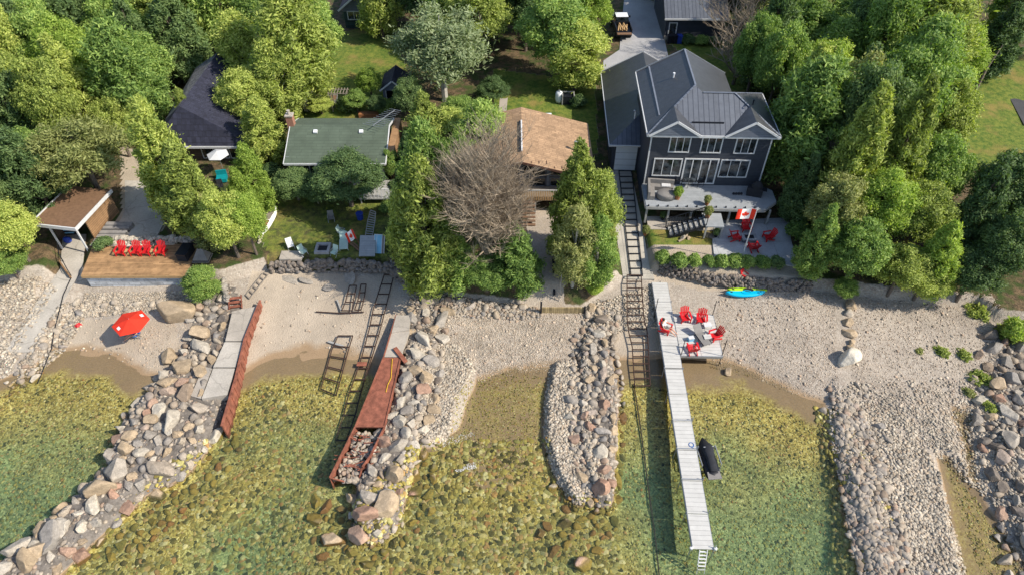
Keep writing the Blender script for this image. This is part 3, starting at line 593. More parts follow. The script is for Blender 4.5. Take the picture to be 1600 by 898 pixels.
for a in [(318, 522, .95, 0, 'rock_tan'), (296, 500, .5, 0, 'rock_grey'), (310, 480, .55, 0, 'rock_mixed'), (332, 496, .5, 0, 'rock_grey'), (350, 500, .6, 0, 'rock_dark'),
          (268, 560, .75, 0, 'rock_tan'), (180, 738, .95, 0, 'rock_grey'), (152, 766, 1.0, 0, 'rock_tan'), (145, 790, .75, 0, 'rock_pale'), (100, 822, .75, 0, 'rock_pale'),
          (82, 845, .95, 0, 'rock_grey'), (45, 880, .95, 0, 'rock_tan'), (174, 715, .7, 0, 'rock_grey'), (232, 681, .5, 0, 'rock_grey'), (196, 700, .6, 0, 'rock_tan'),
          (250, 640, .6, 0, 'rock_pale'), (240, 655, .6, 0, 'rock_tan'), (105, 862, .5, 0, 'rock_pink'), (125, 870, .55, 0, 'rock_pink'), (60, 862, .6, 0, 'rock_tan'), (0, 890, .6, 0, 'rock_pale'),
          (569, 805, .9, 1, 'rock_pink'), (605, 795, 1.05, 1, 'rock_tan'), (560, 835, .85, 1, 'rock_pink'), (575, 778, .75, 1, 'rock_grey'), (618, 745, .8, 1, 'rock_tan'), (603, 770, .6, 1, 'rock_grey'),
          (560, 750, .65, 1, 'rock_grey'), (532, 752, .5, 1, 'rock_tan'), (626, 662, .6, 1, 'rock_pale'), (625, 630, .6, 1, 'rock_pale'), (631, 590, .6, 1, 'rock_grey'), (653, 555, .7, 1, 'rock_pale'),
          (660, 530, .85, 1, 'rock_pale'), (676, 515, .6, 1, 'rock_tan'), (690, 500, .75, 1, 'rock_grey'), (703, 488, .6, 1, 'rock_tan'), (645, 500, .6, 1, 'rock_grey'), (640, 520, .5, 1, 'rock_tan'),
          (490, 812, .6, 1, 'rock_tan'), (495, 785, .5, 1, 'rock_tan'), (517, 845, .8, 1, 'rock_tan'), (510, 795, .55, 1, 'rock_pink'), (645, 770, .6, 1, 'rock_pink'), (600, 715, .5, 1, 'rock_pale'),
          (941, 765, .75, 2, 'rock_pink'), (942, 735, .6, 2, 'rock_pink'), (936, 708, .6, 2, 'rock_pale'), (867, 760, .5, 2, 'rock_pale'), (935, 500, .7, 2, 'rock_dark'), (935, 522, .6, 2, 'rock_pale'),
          (944, 535, .5, 2, 'rock_tan'), (925, 545, .55, 2, 'rock_grey'), (916, 545, .4, 2, 'rock_pale'), (882, 817, .5, 2, 'rock_tan'), (842, 835, .4, 2, 'rock_tan'), (865, 860, .5, 2, 'rock_tan'), (913, 885, .6, 2, 'rock_pink')]:
    one(*a)
packed(GA, 270, .34, .92, 0, 1.3, spread=1.15)
packed(GB, 170, .30, .78, 1, 1.2, spread=1.25)
packed(polyline_w([(345, 670, .5), (330, 700, 1.5), (260, 770, 1.5), (150, 870, 1.0)], 0), 46, .22, .5, 0, 1.6)
packed(polyline_w([(520, 790, 1.2), (545, 850, 1.4), (640, 800, .8), (660, 720, .6)], 0), 40, .22, .52, 1, 1.6)
packed(polyline_w([(860, 800, 1.2), (900, 830, 1.4), (960, 790, .5)], 0), 26, .2, .45, 2, 1.6)
packed(GC, 170, .24, .56, 2, 1.3, spread=1.3)
packed(GE, 260, .28, .80, 3, 1.3, spread=1.5)
packed(SPITL, 70, .14, .40, 4, 2.0, spread=1.6)
for i, (px, py) in enumerate([(1325, 490), (1326, 505), (1328, 522), (1330, 535), (1332, 546), (1330, 478)]): one(px, py, .42 + .08 * (i % 3), 5, 'rock_tan')
packed(polyline_w([(100, 475, .2), (180, 474, .2), (245, 474, .2)], 1.), 18, .22, .42, 6, 1.)
packed(polyline_w([(95, 500, .5), (70, 550, .4), (40, 575, .4), (15, 600, .4)], .5), 26, .18, .45, 7, 1.)
packed(polyline_w([(640, 465, .3), (760, 476, .3), (840, 480, .3)], 1.), 30, .2, .5, 8, 1.3)
PL = [('of the left breakwater', 'boulders of the left breakwater'), ('beside the rusty pier', 'boulders beside the rusty pier'),
      ('left of the long dock', 'boulders left of the long dock'), ('in the rock field at the far right', 'boulders of the far right rock field'),
      ('edging the right hand spit', 'stones edging the right hand spit'), ('in the row down the right beach', 'boulders in the row on the right beach'),
      ('in the row above the orange umbrella', 'stones in the row above the umbrella'), ('beside the foot of the left beach path', 'stones by the left beach path'),
      ('at the top of the middle beach', 'stones at the top of the middle beach')]
CN = {'rock_pale': 'pale', 'rock_tan': 'tan', 'rock_dark': 'dark', 'rock_pink': 'pinkish', 'rock_grey': 'grey', 'rock_mixed': 'mottled'}
def projsize(b_): 
    px, py = proj(*b_[:3]); return -1 if not (-20 < px < 1620 and -20 < py < 920) else b_[3] / (b_[1] * cp + (CAMZ - b_[2]) * sp)
BL.sort(key=projsize, reverse=True)
def _round(me_):
    c_ = np.array([v.co[:] for v in me_.vertices]); e_ = c_.max(0) - c_.min(0); return e_.min() / e_.max()
BK = int(np.argmax([_round(m_) for m_ in BOUL[:12]]))
MESHM = {}
def boulder(x, y, z, r, mat, label, group=None, sx=1., sy=1., sz=1., rz=None, name='boulder', k=None):
    k = rnd.randrange(12) if k is None else k; key = (k, mat)
    if key not in MESHM: me = BOUL[k].copy(); me.materials.append(M[mat]); MESHM[key] = me
    o = bpy.data.objects.new(name, MESHM[key]); COL.objects.link(o); o.location = (x, y, z)
    o.rotation_euler = (rnd.uniform(-.35, .35), rnd.uniform(-.35, .35), rnd.uniform(0, 6.28) if rz is None else rz); o.scale = (r * sx, r * sy, r * sz)
    return tag(o, label, 'boulder', group)
ORD = 'first second third fourth fifth sixth seventh eighth ninth tenth eleventh twelfth thirteenth fourteenth fifteenth sixteenth seventeenth eighteenth nineteenth twentieth'.split()
BOULD = []
for b_ in BL[:292]:
    x, y, z, r, pl, mat = b_
    if mat is None: mat = rnd.choices(['rock_grey', 'rock_pale', 'rock_tan', 'rock_pink', 'rock_dark', 'rock_mixed'], [4, 5, 6.5, 2, 1.2, 4] if pl != 3 else [7, 2, 2, 2, 5, 5])[0]
    size = 'big' if r > .7 else ('middling' if r > .42 else 'small')
    BOULD.append((f"{size} {CN[mat]}", pl, y, boulder(x, y, z, r, mat, f"{size} {CN[mat]} rounded boulder {PL[pl][0]}", PL[pl][1])))
cls = {}
for key, pl, y, o in BOULD: cls.setdefault((key, pl), []).append((y, o))
for (key, pl), L_ in cls.items():
    L_.sort(key=lambda t: -t[0])
    if 1 < len(L_) <= 20:
        for i, (y, o) in enumerate(L_): o['label'] = f"{ORD[i] if i < len(L_) - 1 else 'last'} from shore of the {key} boulders {PL[pl][0]}"
rest = BL[292:]
if rest:
    P = np.array([b_[:3] for b_ in rest]); S = np.array([b_[3] for b_ in rest]) * 1.02
    tag(stones('boulder_rubble', P, S, 2, 'rock_mixed'), 'smaller boulders of the breakwaters and rock field', None, None, 'stuff')
p = G(272, 490); boulder(p.x, p.y, p.z + .25, 1.75, 'rock_tan', 'huge tan boulder on the beach right of the orange umbrella', sx=1.1, sy=.72, sz=.8, rz=-.2, k=BK)
p = G(1324, 563); boulder(p.x, p.y, p.z + .3, .95, 'rock_white', 'big pale blocky boulder alone at the end of the beach row', sx=.95, sy=.9, sz=.95, k=12)
p = G(1138, 581); boulder(p.x, p.y, .02, .42, 'rock_tan', 'single tan rock in the shallows right of the dock platform')
for px, py, r, lab in ((455, 437, .75, 'flat grey slab in the shade at the left under the yard wall'), (483, 439, .7, 'flat grey slab second from the left under the yard wall'), (512, 449, .65, 'flat grey slab in the middle of the shaded sand'), (545, 437, .8, 'flat grey slab close under the yard wall by the rusty frames')):
    p = G(px, py); boulder(p.x, p.y, p.z + .02, r, 'rock_grey', lab, sx=1.2, sy=.9, sz=.22, name='stone_slab')['category'] = 'slab'
# filler stones between the boulders
for L, n, lab in ((GA, 1700, 'left breakwater'), (GB, 1000, 'breakwater beside the rusty pier'), (GC, 900, 'breakwater left of the long dock'), (GE, 2200, 'far right rock field')):
    bx = [p[0] for p in L]; by = [p[1] for p in L]; X = rng.uniform(min(bx) - 3, max(bx) + 3, n * 12); Y = rng.uniform(min(by) - 2, max(by) + 2, n * 12)
    d = segdist(X, Y, L); m = d < .7; X, Y = X[m][:n], Y[m][:n]; S = .08 + .16 * rng.uniform(0, 1, len(X)) ** 1.5
    tag(stones('rubble', np.stack([X, Y, H(X, Y) - .02], 1), S, 1, 'rock_mixed'), f'small stones filling the {lab}', None, None, 'stuff')
# low dry stone walls
def stone_wall(px, z, h, label, n, r=.25, mat='rock_mixed', lean=.0):
    P = [W(a, c, z) for a, c in px]; L = [0.]
    for i in range(len(P) - 1): L.append(L[-1] + (P[i + 1] - P[i]).length)
    t = np.sort(rng.uniform(0, L[-1], n)); X = np.interp(t, L, [p.x for p in P]); Y = np.interp(t, L, [p.y for p in P])
    k = rng.uniform(0, 1, n); S = r * rng.uniform(.6, 1.25, n)
    V = np.stack([X + rng.uniform(-.1, .1, n), Y + (k - .5) * .35 + rng.uniform(-.08, .08, n), z + k * h], 1)
    o = stones('stone_wall', V, S, 2, mat); o2 = tag(o, label, 'wall'); return o2
stone_wall([(1030, 424), (1060, 431), (1100, 440), (1150, 446), (1200, 451), (1265, 453)], 1.15, .85, 'low dry stone retaining wall below the row of round bushes', 520, .2, 'rock_dark')
stone_wall([(425, 424), (500, 420), (560, 420), (612, 426), (640, 450)], 1.15, .8, 'rough grey stone retaining wall below the yard with the lounge chairs', 420, .24, 'rock_dark')
stone_wall([(178, 380), (220, 380), (280, 378), (310, 374)], 2.1, .5, 'pale rounded stone wall behind the red chairs of the timber deck', 120, .3, 'rock_pale')
stone_wall([(352, 440), (352, 462), (356, 470)], 1.2, .4, 'short curved stone wall beside the small red steps', 40, .25, 'rock_grey')
stone_wall([(415, 332), (412, 352), (405, 380)], 2.1, .25, 'narrow stone edging along the grass by the hedge', 60, .15, 'rock_pale')
# ------------------------------------------------------------------ buildings
def window(parent, x0, x1, z0, z1, y, n=2, fr=.10, mat='window_glass', name='window', frame_mat='white_paint', org=(0, 0, 0), mull=.06, out=.06):
    """window in a wall facing -Y, frame standing proud, one pane sheet behind the mullions"""
    b = MB(); b.box(x0, x1, y - out, y + .02, z0, z0 + fr); b.box(x0, x1, y - out, y + .02, z1 - fr, z1)
    b.box(x0, x0 + fr, y - out, y + .02, z0 + fr, z1 - fr); b.box(x1 - fr, x1, y - out, y + .02, z0 + fr, z1 - fr)
    for i in range(1, n):
        xm = x0 + (x1 - x0) * i / n; b.box(xm - mull / 2, xm + mull / 2, y - out + .01, y + .02, z0 + fr, z1 - fr)
    o = b.build(name, frame_mat, parent, org)
    g = MB(); g.box(x0 + fr, x1 - fr, y - .025, y + .01, z0 + fr, z1 - fr); g.build('pane', mat, o, (0, 0, 0)).location = (-org[0], -org[1], -org[2])
    return o
def plate(parent, name, mat, pts, org, th=.12):
    b = MB(); b.slab(pts, th); return b.build(name, mat, parent, org)
def trim(b, pts, w=.06, h=.2):
    for a, c in zip(pts[:-1], pts[1:]): b.beam(a, c, w, h)
# --- the big dark house
O = (11.4, 48.7, 2.05)
house = empty('house', O, math.radians(-2.0), 'large two storey charcoal house with metal roof, white windows and a garage wing', 'house')
X0, X1, YF, YB, ZE = 11.4, 21.25, 48.7, 54.8, 9.05
b = MB(); b.box(X0, X1, YF, YB, 2.0, ZE); b.box(X0, 18.7, YB, 58.4, 2.0, ZE); b.build('wall', 'siding_navy', house, O)
b = MB(); b.slab([(11, 48.3, ZE + .02), (21.7, 48.3, ZE + .02), (21.7, 55.2, ZE + .02), (19.1, 55.2, ZE + .02), (19.1, 58.7, ZE + .02), (11, 58.7, ZE + .02)], .14); b.build('soffit', 'siding_grey', house, O)
k = .556; e = ZE + .08
def rz_(dist): return e + k * dist
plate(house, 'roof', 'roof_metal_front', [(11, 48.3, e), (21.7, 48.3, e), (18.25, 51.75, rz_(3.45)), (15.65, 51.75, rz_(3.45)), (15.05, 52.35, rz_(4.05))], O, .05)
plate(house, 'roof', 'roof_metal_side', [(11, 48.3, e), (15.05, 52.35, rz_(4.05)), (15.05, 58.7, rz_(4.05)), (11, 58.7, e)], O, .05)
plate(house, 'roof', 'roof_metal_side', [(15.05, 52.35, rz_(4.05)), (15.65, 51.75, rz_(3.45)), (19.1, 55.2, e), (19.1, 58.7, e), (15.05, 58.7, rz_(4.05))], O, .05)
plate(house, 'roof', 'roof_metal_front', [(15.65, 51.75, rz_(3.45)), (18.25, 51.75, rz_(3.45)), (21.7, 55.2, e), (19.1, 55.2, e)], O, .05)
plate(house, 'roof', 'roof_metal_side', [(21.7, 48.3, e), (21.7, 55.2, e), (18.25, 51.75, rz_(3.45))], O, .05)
b = MB(); b.add([(11.4, 58.4, e), (18.7, 58.4, e), (15.05, 58.4, rz_(3.65))], [(0, 1, 2), (2, 1, 0)]); b.build('gable', 'siding_navy', house, O)
for xa, xc, xb in ((11.1, 13.2, 15.3), (17.2, 19.4, 21.6)):
    h = .62 * (xb - xa) / 2; yb = 48.3 + h / k; yf = 48.12
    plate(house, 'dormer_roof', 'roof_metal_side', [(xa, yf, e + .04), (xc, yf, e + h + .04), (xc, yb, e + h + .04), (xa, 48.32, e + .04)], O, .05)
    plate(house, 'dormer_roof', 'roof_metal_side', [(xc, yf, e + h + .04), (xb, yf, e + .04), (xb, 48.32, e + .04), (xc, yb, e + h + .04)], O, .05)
    b = MB(); b.add([(xa + .1, 48.2, e), (xb - .1, 48.2, e), (xc, 48.2, e + h - .06)], [(0, 1, 2)]); b.build('dormer_gable', 'siding_grey', house, O)
    b = MB(); trim(b, [(xa, yf - .03, e + .03), (xc, yf - .03, e + h + .03), (xb, yf - .03, e + .03)], .07, .18); b.build('dormer_fascia', 'white_paint', house, O)
b = MB()
trim(b, [(10.98, 58.7, e - .07), (10.98, 48.27, e - .07), (21.73, 48.27, e - .07), (21.73, 55.2, e - .07), (19.2, 55.23, e - .07)], .07, .2); b.build('fascia', 'white_paint', house, O)
b = MB(); trim(b, [(10.98, 58.73, e), (15.05, 58.73, rz_(4.05)), (19.1, 58.73, e)], .06, .18); b.build('fascia', 'grey_metal', house, O)
b = MB()
for a, c in (((11, 48.3, e), (15.05, 52.35, rz_(4.05))), ((15.05, 52.35, rz_(4.05)), (15.05, 58.7, rz_(4.05))), ((15.65, 51.75, rz_(3.45)), (18.25, 51.75, rz_(3.45))), ((18.25, 51.75, rz_(3.45)), (21.7, 48.3, e)), ((18.25, 51.75, rz_(3.45)), (21.7, 55.2, e)), ((12.1, 50.3, e + .56), (12.1, 58.6, e + .6))):
    b.beam(Vector(a) + Vector((0, 0, .05)), Vector(c) + Vector((0, 0, .05)), .14, .05)
b.build('ridge_cap', 'siding_grey', house, O)
b = MB(); b.beam((14.6, 49.3, rz_(1.0) + .07), (17.2, 49.3, rz_(1.0) + .07), .06, .12); b.build('snow_guard', 'black_metal', house, O)
b = MB(); b.lathe([(.07, 0), (.07, .45), (.1, .45), (.1, .55)], 8, (13.7, 55.0, e + 1.4)); b.build('roof_vent', 'skylight', house, O)
b = MB(); b.lathe([(.05, 0), (.05, .5), (.08, .5), (.08, .6)], 8, (19.9, 51.6, e + .85)); b.build('roof_vent', 'black_metal', house, O)
for xa in (12.95, 15.55, 18.15 + .2): window(house, xa, xa + 1.75, 7.25, 8.8, YF, 3, org=O)
window(house, 11.95, 14.35, 4.85, 6.65, YF, 3, org=O); window(house, 17.55, 20.0, 4.85, 6.65, YF, 3, org=O)
window(house, 14.5, 17.4, 4.12, 6.7, YF, 4, org=O, name='patio_door', fr=.12, mull=.09)
for xa in (X0 - .02, X1 - .09):
    b = MB(); b.box(xa, xa + .11, YF - .03, YF + .05, 4.0, ZE - .1); b.build('corner_trim', 'white_paint', house, O)
# garage wing, recessed to the left
GX0, GX1, GY0, GY1, GE_ = 8.95, 16.3, 53.2, 66.0, 5.05
b = MB(); b.box(GX0, 9.15, GY0, GY1, 2.0, GE_); b.box(9.15, 9.3, GY0, GY0 + .2, 2.0, GE_); b.box(9.3, 11.25, GY0, GY0 + .2, 4.75, GE_); b.box(11.25, 11.42, GY0, GY0 + .2, 2, GE_)
b.box(9.15, 16.3, GY1 - .2, GY1, 2.0, GE_); b.box(16.1, 16.3, 58.5, GY1 - .2, 2.0, GE_); b.build('garage_wall', 'siding_navy', house, O)
b = MB(); b.box(9.3, 11.25, GY0 + .04, GY0 + .1, 2.1, 4.75); gd = b.build('garage_door', 'white_door', house, O)
b = MB()
for z in (2.7, 3.35, 4.05): b.box(9.3, 11.25, GY0 + .02, GY0 + .035, z, z + .03)
b.build('door_seam', 'grey_metal', gd, O)
ge = GE_ + .08; gx0, gx1, gy0, gy1 = 8.6, 16.7, 52.8, 66.3; gm = 12.65; gr = ge + k * (gm - gx0)
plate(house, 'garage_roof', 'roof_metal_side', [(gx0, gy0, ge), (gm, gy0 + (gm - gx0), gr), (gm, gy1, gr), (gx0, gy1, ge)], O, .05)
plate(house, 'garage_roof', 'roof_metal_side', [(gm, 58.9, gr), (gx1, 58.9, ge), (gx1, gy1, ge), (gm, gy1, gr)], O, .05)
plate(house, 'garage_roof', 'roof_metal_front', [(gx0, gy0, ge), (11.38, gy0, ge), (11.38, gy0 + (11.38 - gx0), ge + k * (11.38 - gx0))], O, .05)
b = MB(); trim(b, [(gx0 - .02, gy1, ge - .05), (gx0 - .02, gy0 - .02, ge - .05), (11.38, gy0 - .02, ge - .05)], .06, .16); trim(b, [(gx0, gy1 + .02, ge), (gm, gy1 + .02, gr), (gx1, gy1 + .02, ge)], .05, .14); b.build('fascia', 'white_paint', house, O)
b = MB(); b.add([(9, 65.95, ge), (16.3, 65.95, ge), (gm, 65.95, gr - .2)], [(0, 1, 2), (2, 1, 0)]); b.build('gable', 'siding_navy', house, O)
b = MB(); b.path([(10.9, 55.2, ge + 1.3), (10.9, 55.2, ge + 2.1), (10.75, 55.0, ge + 2.25)], .06, 8); b.build('roof_vent', 'skylight', house, O)
# --- deck with stairs
DO = (11.2, 45.6, 2.1); dz = 4.0
deck = empty('deck', DO, math.radians(-2.0), 'raised grey deck on posts along the front of the charcoal house', 'deck')
b = MB(); b.slab([(11.2, 45.6, dz), (15.0, 45.55, dz), (21.0, 45.5, dz), (22.2, 46.6, dz), (22.2, 48.1, dz), (21.4, 48.68, dz), (11.2, 48.68, dz)], .06); b.build('deck_boards', 'deck_grey', deck, DO)
b = MB(); b.beam((11.2, 45.56, dz - .18), (21.0, 45.46, dz - .18), .08, .24); b.beam((21.0, 45.46, dz - .18), (22.2, 46.56, dz - .18), .08, .24); b.beam((11.16, 45.6, dz - .18), (11.16, 48.6, dz - .18), .08, .24); b.build('rim_beam', 'grey_wood', deck, DO)
for x in (11.35, 13.2, 15.1, 18.3, 20.0, 21.6):
    b = MB(); b.box(x - .08, x + .08, 45.7, 45.86, 2.1, dz - .3); b.build('post', 'grey_wood', deck, DO)
b = MB()
for i in range(12):
    x = 11.4 + i * .8; b.box(x - .05, x + .05, 45.54, 45.66, dz + .002, dz + .12)
b.build('railing_shoe', 'black_metal', deck, DO)
# stairs and landing
SO = (16.2, 44.9, 2.1)
st = empty('deck_stairs', SO, 0, 'black railed stair running down from the grey deck to the walkway', 'stairs')
b = MB(); b.slab([(15.9, 43.6, 3.45), (17.4, 43.55, 3.45), (17.5, 45.3, 3.45), (15.9, 45.35, 3.45)], .1); b.build('landing', 'deck_grey', st, SO)
for x, y in ((16.0, 43.7), (17.3, 43.65), (17.35, 45.1)):
    b = MB(); b.box(x - .07, x + .07, y - .07, y + .07, 2.1, 3.36); b.build('post', 'grey_wood', st, SO)
n = 7
for i in range(n):
    x = 15.75 - i * .40; z = 3.25 - i * .17
    b = MB(); b.box(x - .17, x + .17, 43.75, 44.95, z, z + .05); b.build('step', 'grey_wood', st, SO)
for y in (43.72, 44.98):
    b = MB(); p0, p1 = Vector((15.95, y, 3.4)), Vector((13.0, y, 2.15)); up = Vector((0, 0, .95))
    b.beam(p0 - Vector((0, 0, .05)), p1 - Vector((0, 0, .05)), .05, .2); b.beam(p0 + up, p1 + up, .05, .06); b.beam(p0 + up * .2, p1 + up * .2, .03, .04)
    for i in range(15):
        q = p0.lerp(p1, i / 14); r_ = .035 if i % 7 == 0 else .014; b.tube(q, q + up, r_, r_, 5)
    b.build('railing', 'black_metal', st, SO)
# --- brown cottage
O = (-4.6, 49.0, 2.0)
cot = empty('cottage', O, 0, 'small cottage with wide low brown shingle roof and big front windows', 'cottage')
rzz, kk = 6.8, .276
b = MB(); b.box(-4.6, 6.2, 49.0, 56.0, 2.0, 5.15); b.build('wall', 'siding_brown', cot, O)
def zr(x, xr=.85): return rzz - kk * abs(x - xr)
b = MB(); b.add([(-4.6, 49.01, 5.1), (6.2, 49.01, 5.1), (6.2, 49.01, zr(6.2) - .15), (.85, 49.01, rzz - .15), (-4.6, 49.01, zr(-4.6) - .15)], [(0, 1, 2, 3, 4)]); b.build('gable', 'dark_glass', cot, O)
plate(cot, 'roof', 'shingle_brown', [(-5.4, 47.9, zr(-5.4)), (.85, 47.9, rzz), (.85, 56.6, rzz), (-5.4, 56.6, zr(-5.4))], O, .16)
plate(cot, 'roof', 'shingle_brown', [(.85, 47.9, rzz), (7.1, 47.9, zr(7.1)), (7.1, 56.6, zr(7.1)), (.85, 56.6, rzz)], O, .16)
b = MB(); b.box(.78, .9, 49.4, 54.2, rzz + .02, rzz + .12); b.build('ridge_strip', 'white_paint', cot, O)
b = MB(); b.box(.62, .70, 49.4, 54.2, rzz - .02, rzz + .06); b.build('ridge_strip', 'black_metal', cot, O)
b = MB(); trim(b, [(-5.4, 47.86, zr(-5.4) - .1), (.85, 47.86, rzz - .1), (7.1, 47.86, zr(7.1) - .1)], .05, .2); b.build('fascia', 'fascia_brown', cot, O)
b = MB(); b.lathe([(.12, 0), (.12, .75), (.18, .78), (.18, .95), (.05, 1.0)], 10, (5.6, 51.5, zr(5.6))); b.build('flue', 'grey_metal', cot, O)
for i in range(8):
    b = MB(); xx = 1.6 + i * .65; b.box(xx, xx + .05, 48.0 + (i % 3) * .2, 48.25 + (i % 3) * .3, zr(xx) + .005, zr(xx) + .05); b.build('roof_patch', 'fascia_brown', cot, O)
xs = [-3.6, -1.6, .75, 3.1, 5.4]
for i in range(4): window(cot, xs[i] + .15, xs[i + 1] - .15, 4.55, 5.75, 49.0, 1, .09, 'dark_glass', org=O, frame_mat='siding_grey', out=.05); window(cot, xs[i] + .15, xs[i + 1] - .15, 3.5, 4.45, 49.0, 2, .09, 'dark_glass', org=O, frame_mat='siding_grey', out=.05)
for i in range(5):
    b = MB(); b.box(xs[i] - .12, xs[i] + .12, 48.85, 49.0, 2.4, zr(xs[i]) - .17); b.build('pilaster', 'siding_grey', cot, O)
O2 = (-1.2, 47.0, 2.0); cd = empty('cottage_deck', O2, 0, 'weathered wooden balcony with slatted railing and steps in front of the brown cottage', 'deck')
b = MB(); b.slab([(-1.4, 47, 3.6), (5.4, 47, 3.6), (5.4, 48.84, 3.6), (-1.4, 48.84, 3.6)], .16); b.build('deck_boards', 'weathered_wood', cd, O2)
b = MB(); b.beam((-1.4, 47, 4.55), (5.4, 47, 4.55), .12, .06); b.build('handrail', 'grey_wood', cd, O2)
b = MB()
for i in range(46): b.box(-1.4 + i * .15, -1.31 + i * .15, 46.96, 46.99, 3.5, 4.5)
b.build('railing', 'tan_wood', cd, O2)
for x in (-1.3, 2.0, 5.3):
    b = MB(); b.box(x - .07, x + .07, 47.05, 47.19, 1.9, 3.45); b.build('post', 'grey_wood', cd, O2)
for i in range(7):
    b = MB(); b.box(.9, 2.0, 46.85 - i * .26, 47.1 - i * .26, 3.3 - i * .2, 3.36 - i * .2); b.build('step', 'brown_wood', cd, O2)
for px, py, lab in ((826, 296, 'brown wooden chair at the left of the cottage balcony'), (845, 296, 'brown wooden chair at the right of the cottage balcony')): pass
# --- green cottage
O = (-19.8, 50.6, 2.1); gc = empty('cottage', O, 0, 'cottage with dull green shingle roof, two skylights and a brick chimney', 'cottage')
xa, xb = -20.0, -11.05; yf, yr, yb = 50.4, 54.4, 57.0; zf, zri = 4.9, 6.3; zb = zri - .35 * (yb - yr)
b = MB(); b.box(xa + .35, xb - .35, yf + .55, yb - .4, 2.0, 4.9); b.build('wall', 'siding_grey', gc, O)
b = MB(); b.add([(xb - .34, yf + .55, 4.9), (xb - .34, yb - .4, 4.9), (xb - .34, yr, zri - .15)], [(0, 1, 2)]); b.add([(xa + .34, yf + .55, 4.9), (xa + .34, yb - .4, 4.9), (xa + .34, yr, zri - .15)], [(2, 1, 0)]); b.build('gable', 'siding_grey', gc, O)
plate(gc, 'roof', 'shingle_green', [(xa, yf, zf), (xb, yf, zf), (xb, yr, zri), (xa, yr, zri)], O, .14)
plate(gc, 'roof', 'shingle_green', [(xa, yr, zri), (xb, yr, zri), (xb, yb, zb), (xa, yb, zb)], O, .14)
b = MB(); trim(b, [(xa, yb, zb - .08), (xa, yr, zri - .08), (xa, yf - .03, zf - .08), (xb, yf - .03, zf - .08), (xb, yr, zri - .08), (xb, yb, zb - .08)], .07, .18); b.build('fascia', 'white_paint', gc, O)
for x in (-17.6, -13.5):
    b = MB(); z = zri - .35 * .8; b.cb((x, yr - .8, z + .06), (.34, .34, .2), rx=.33); b.build('skylight', 'skylight', gc, O)
b = MB(); b.box(-20.2, -19.6, 54.2, 54.8, 4.5, 7.2); ch = b.build('chimney', 'brick', gc, O); b = MB(); b.box(-20.25, -19.55, 54.15, 54.85, 7.2, 7.3); b.lathe([(.12, 0), (.12, .35), (.16, .4)], 8, (-19.9, 54.5, 7.3)); b.build('chimney_cap', 'concrete_warm', ch, (0, 0, 0)).location = tuple(-v for v in O)
for x, w_ in ((-18.6, 1.2), (-16.6, 1.3), (-12.9, .9)): window(gc, x, x + w_, 3.3, 4.6, yf + .55, 2, .1, org=O)
b = MB(); b.box(-12.0, -11.6, yf + .5, yf + .58, 2.2, 4.4); b.build('door', 'white_paint', gc, O)
b = MB(); b.box(-11.05, -10.45, 51.6, 57.2, 2.0, 5.3); b.build('lean_to', 'cedar_wall', gc, O)
b = MB(); b.slab([(-13.4, 48.2, 2.75), (-10.6, 48.2, 2.75), (-10.6, 50.9, 2.75), (-13.4, 50.9, 2.75)], .1); b.box(-13.3, -13.2, 48.3, 48.4, 2, 2.7); b.box(-10.8, -10.7, 48.3, 48.4, 2, 2.7); b.build('porch', 'grey_wood', gc, O)
b = MB(); b.beam((-13.3, 48.3, 3.7), (-10.7, 48.3, 3.7), .07, .06)
for i in range(9): b.box(-13.3 + i * .32, -13.26 + i * .32, 48.28, 48.32, 2.75, 3.68)
b.build('railing', 'white_paint', gc, O)
b = MB(); d_ = W(449, 242, 5.2); b.lathe([(.02, 0), (.25, .08), (.3, .14)], 12, (d_.x, d_.y, 5.0)); b.tube((d_.x, d_.y, 4.7), (d_.x, d_.y, 5.05), .03); b.build('satellite_dish', 'grey_metal', gc, O)
# --- navy roofed house on the left
O = (-33.0, 54.6, 2.1); nh = empty('house', O, 0, 'house with steep navy shingle roof and white front eave among the trees on the left', 'house')
b = MB(); b.box(-33, -23.9, 55.0, 66.0, 2.0, 4.1); b.build('wall', 'siding_brown', nh, O)
plate(nh, 'roof', 'shingle_navy', [(-30.2, 55.9, 7.3), (-23.4, 54.2, 4.1), (-23.4, 66.4, 4.1), (-29.8, 66.4, 7.3)], O, .12)
plate(nh, 'roof', 'shingle_navy', [(-30.2, 55.9, 7.3), (-28.9, 54.2, 4.1), (-23.4, 54.2, 4.1)], O, .12)
plate(nh, 'roof', 'shingle_grey', [(-30.2, 55.9, 7.3), (-29.8, 66.4, 7.3), (-32.6, 66.4, 5.6), (-32.2, 56.4, 5.6)], O, .12)
plate(nh, 'roof', 'shingle_navy', [(-30.2, 55.9, 7.3), (-32.2, 56.4, 5.6), (-33.2, 54.2, 4.1), (-28.9, 54.2, 4.1)], O, .12)
b = MB(); trim(b, [(-33.2, 54.16, 4.05), (-23.36, 54.16, 4.05), (-23.36, 66.4, 4.05)], .08, .22); b.build('fascia', 'white_paint', nh, O)
for i in range(4): window(nh, -29.2 + i * 1.3, -28.0 + i * 1.3, 2.3, 3.8, 55.0, 1, .08, 'dark_glass', org=O)
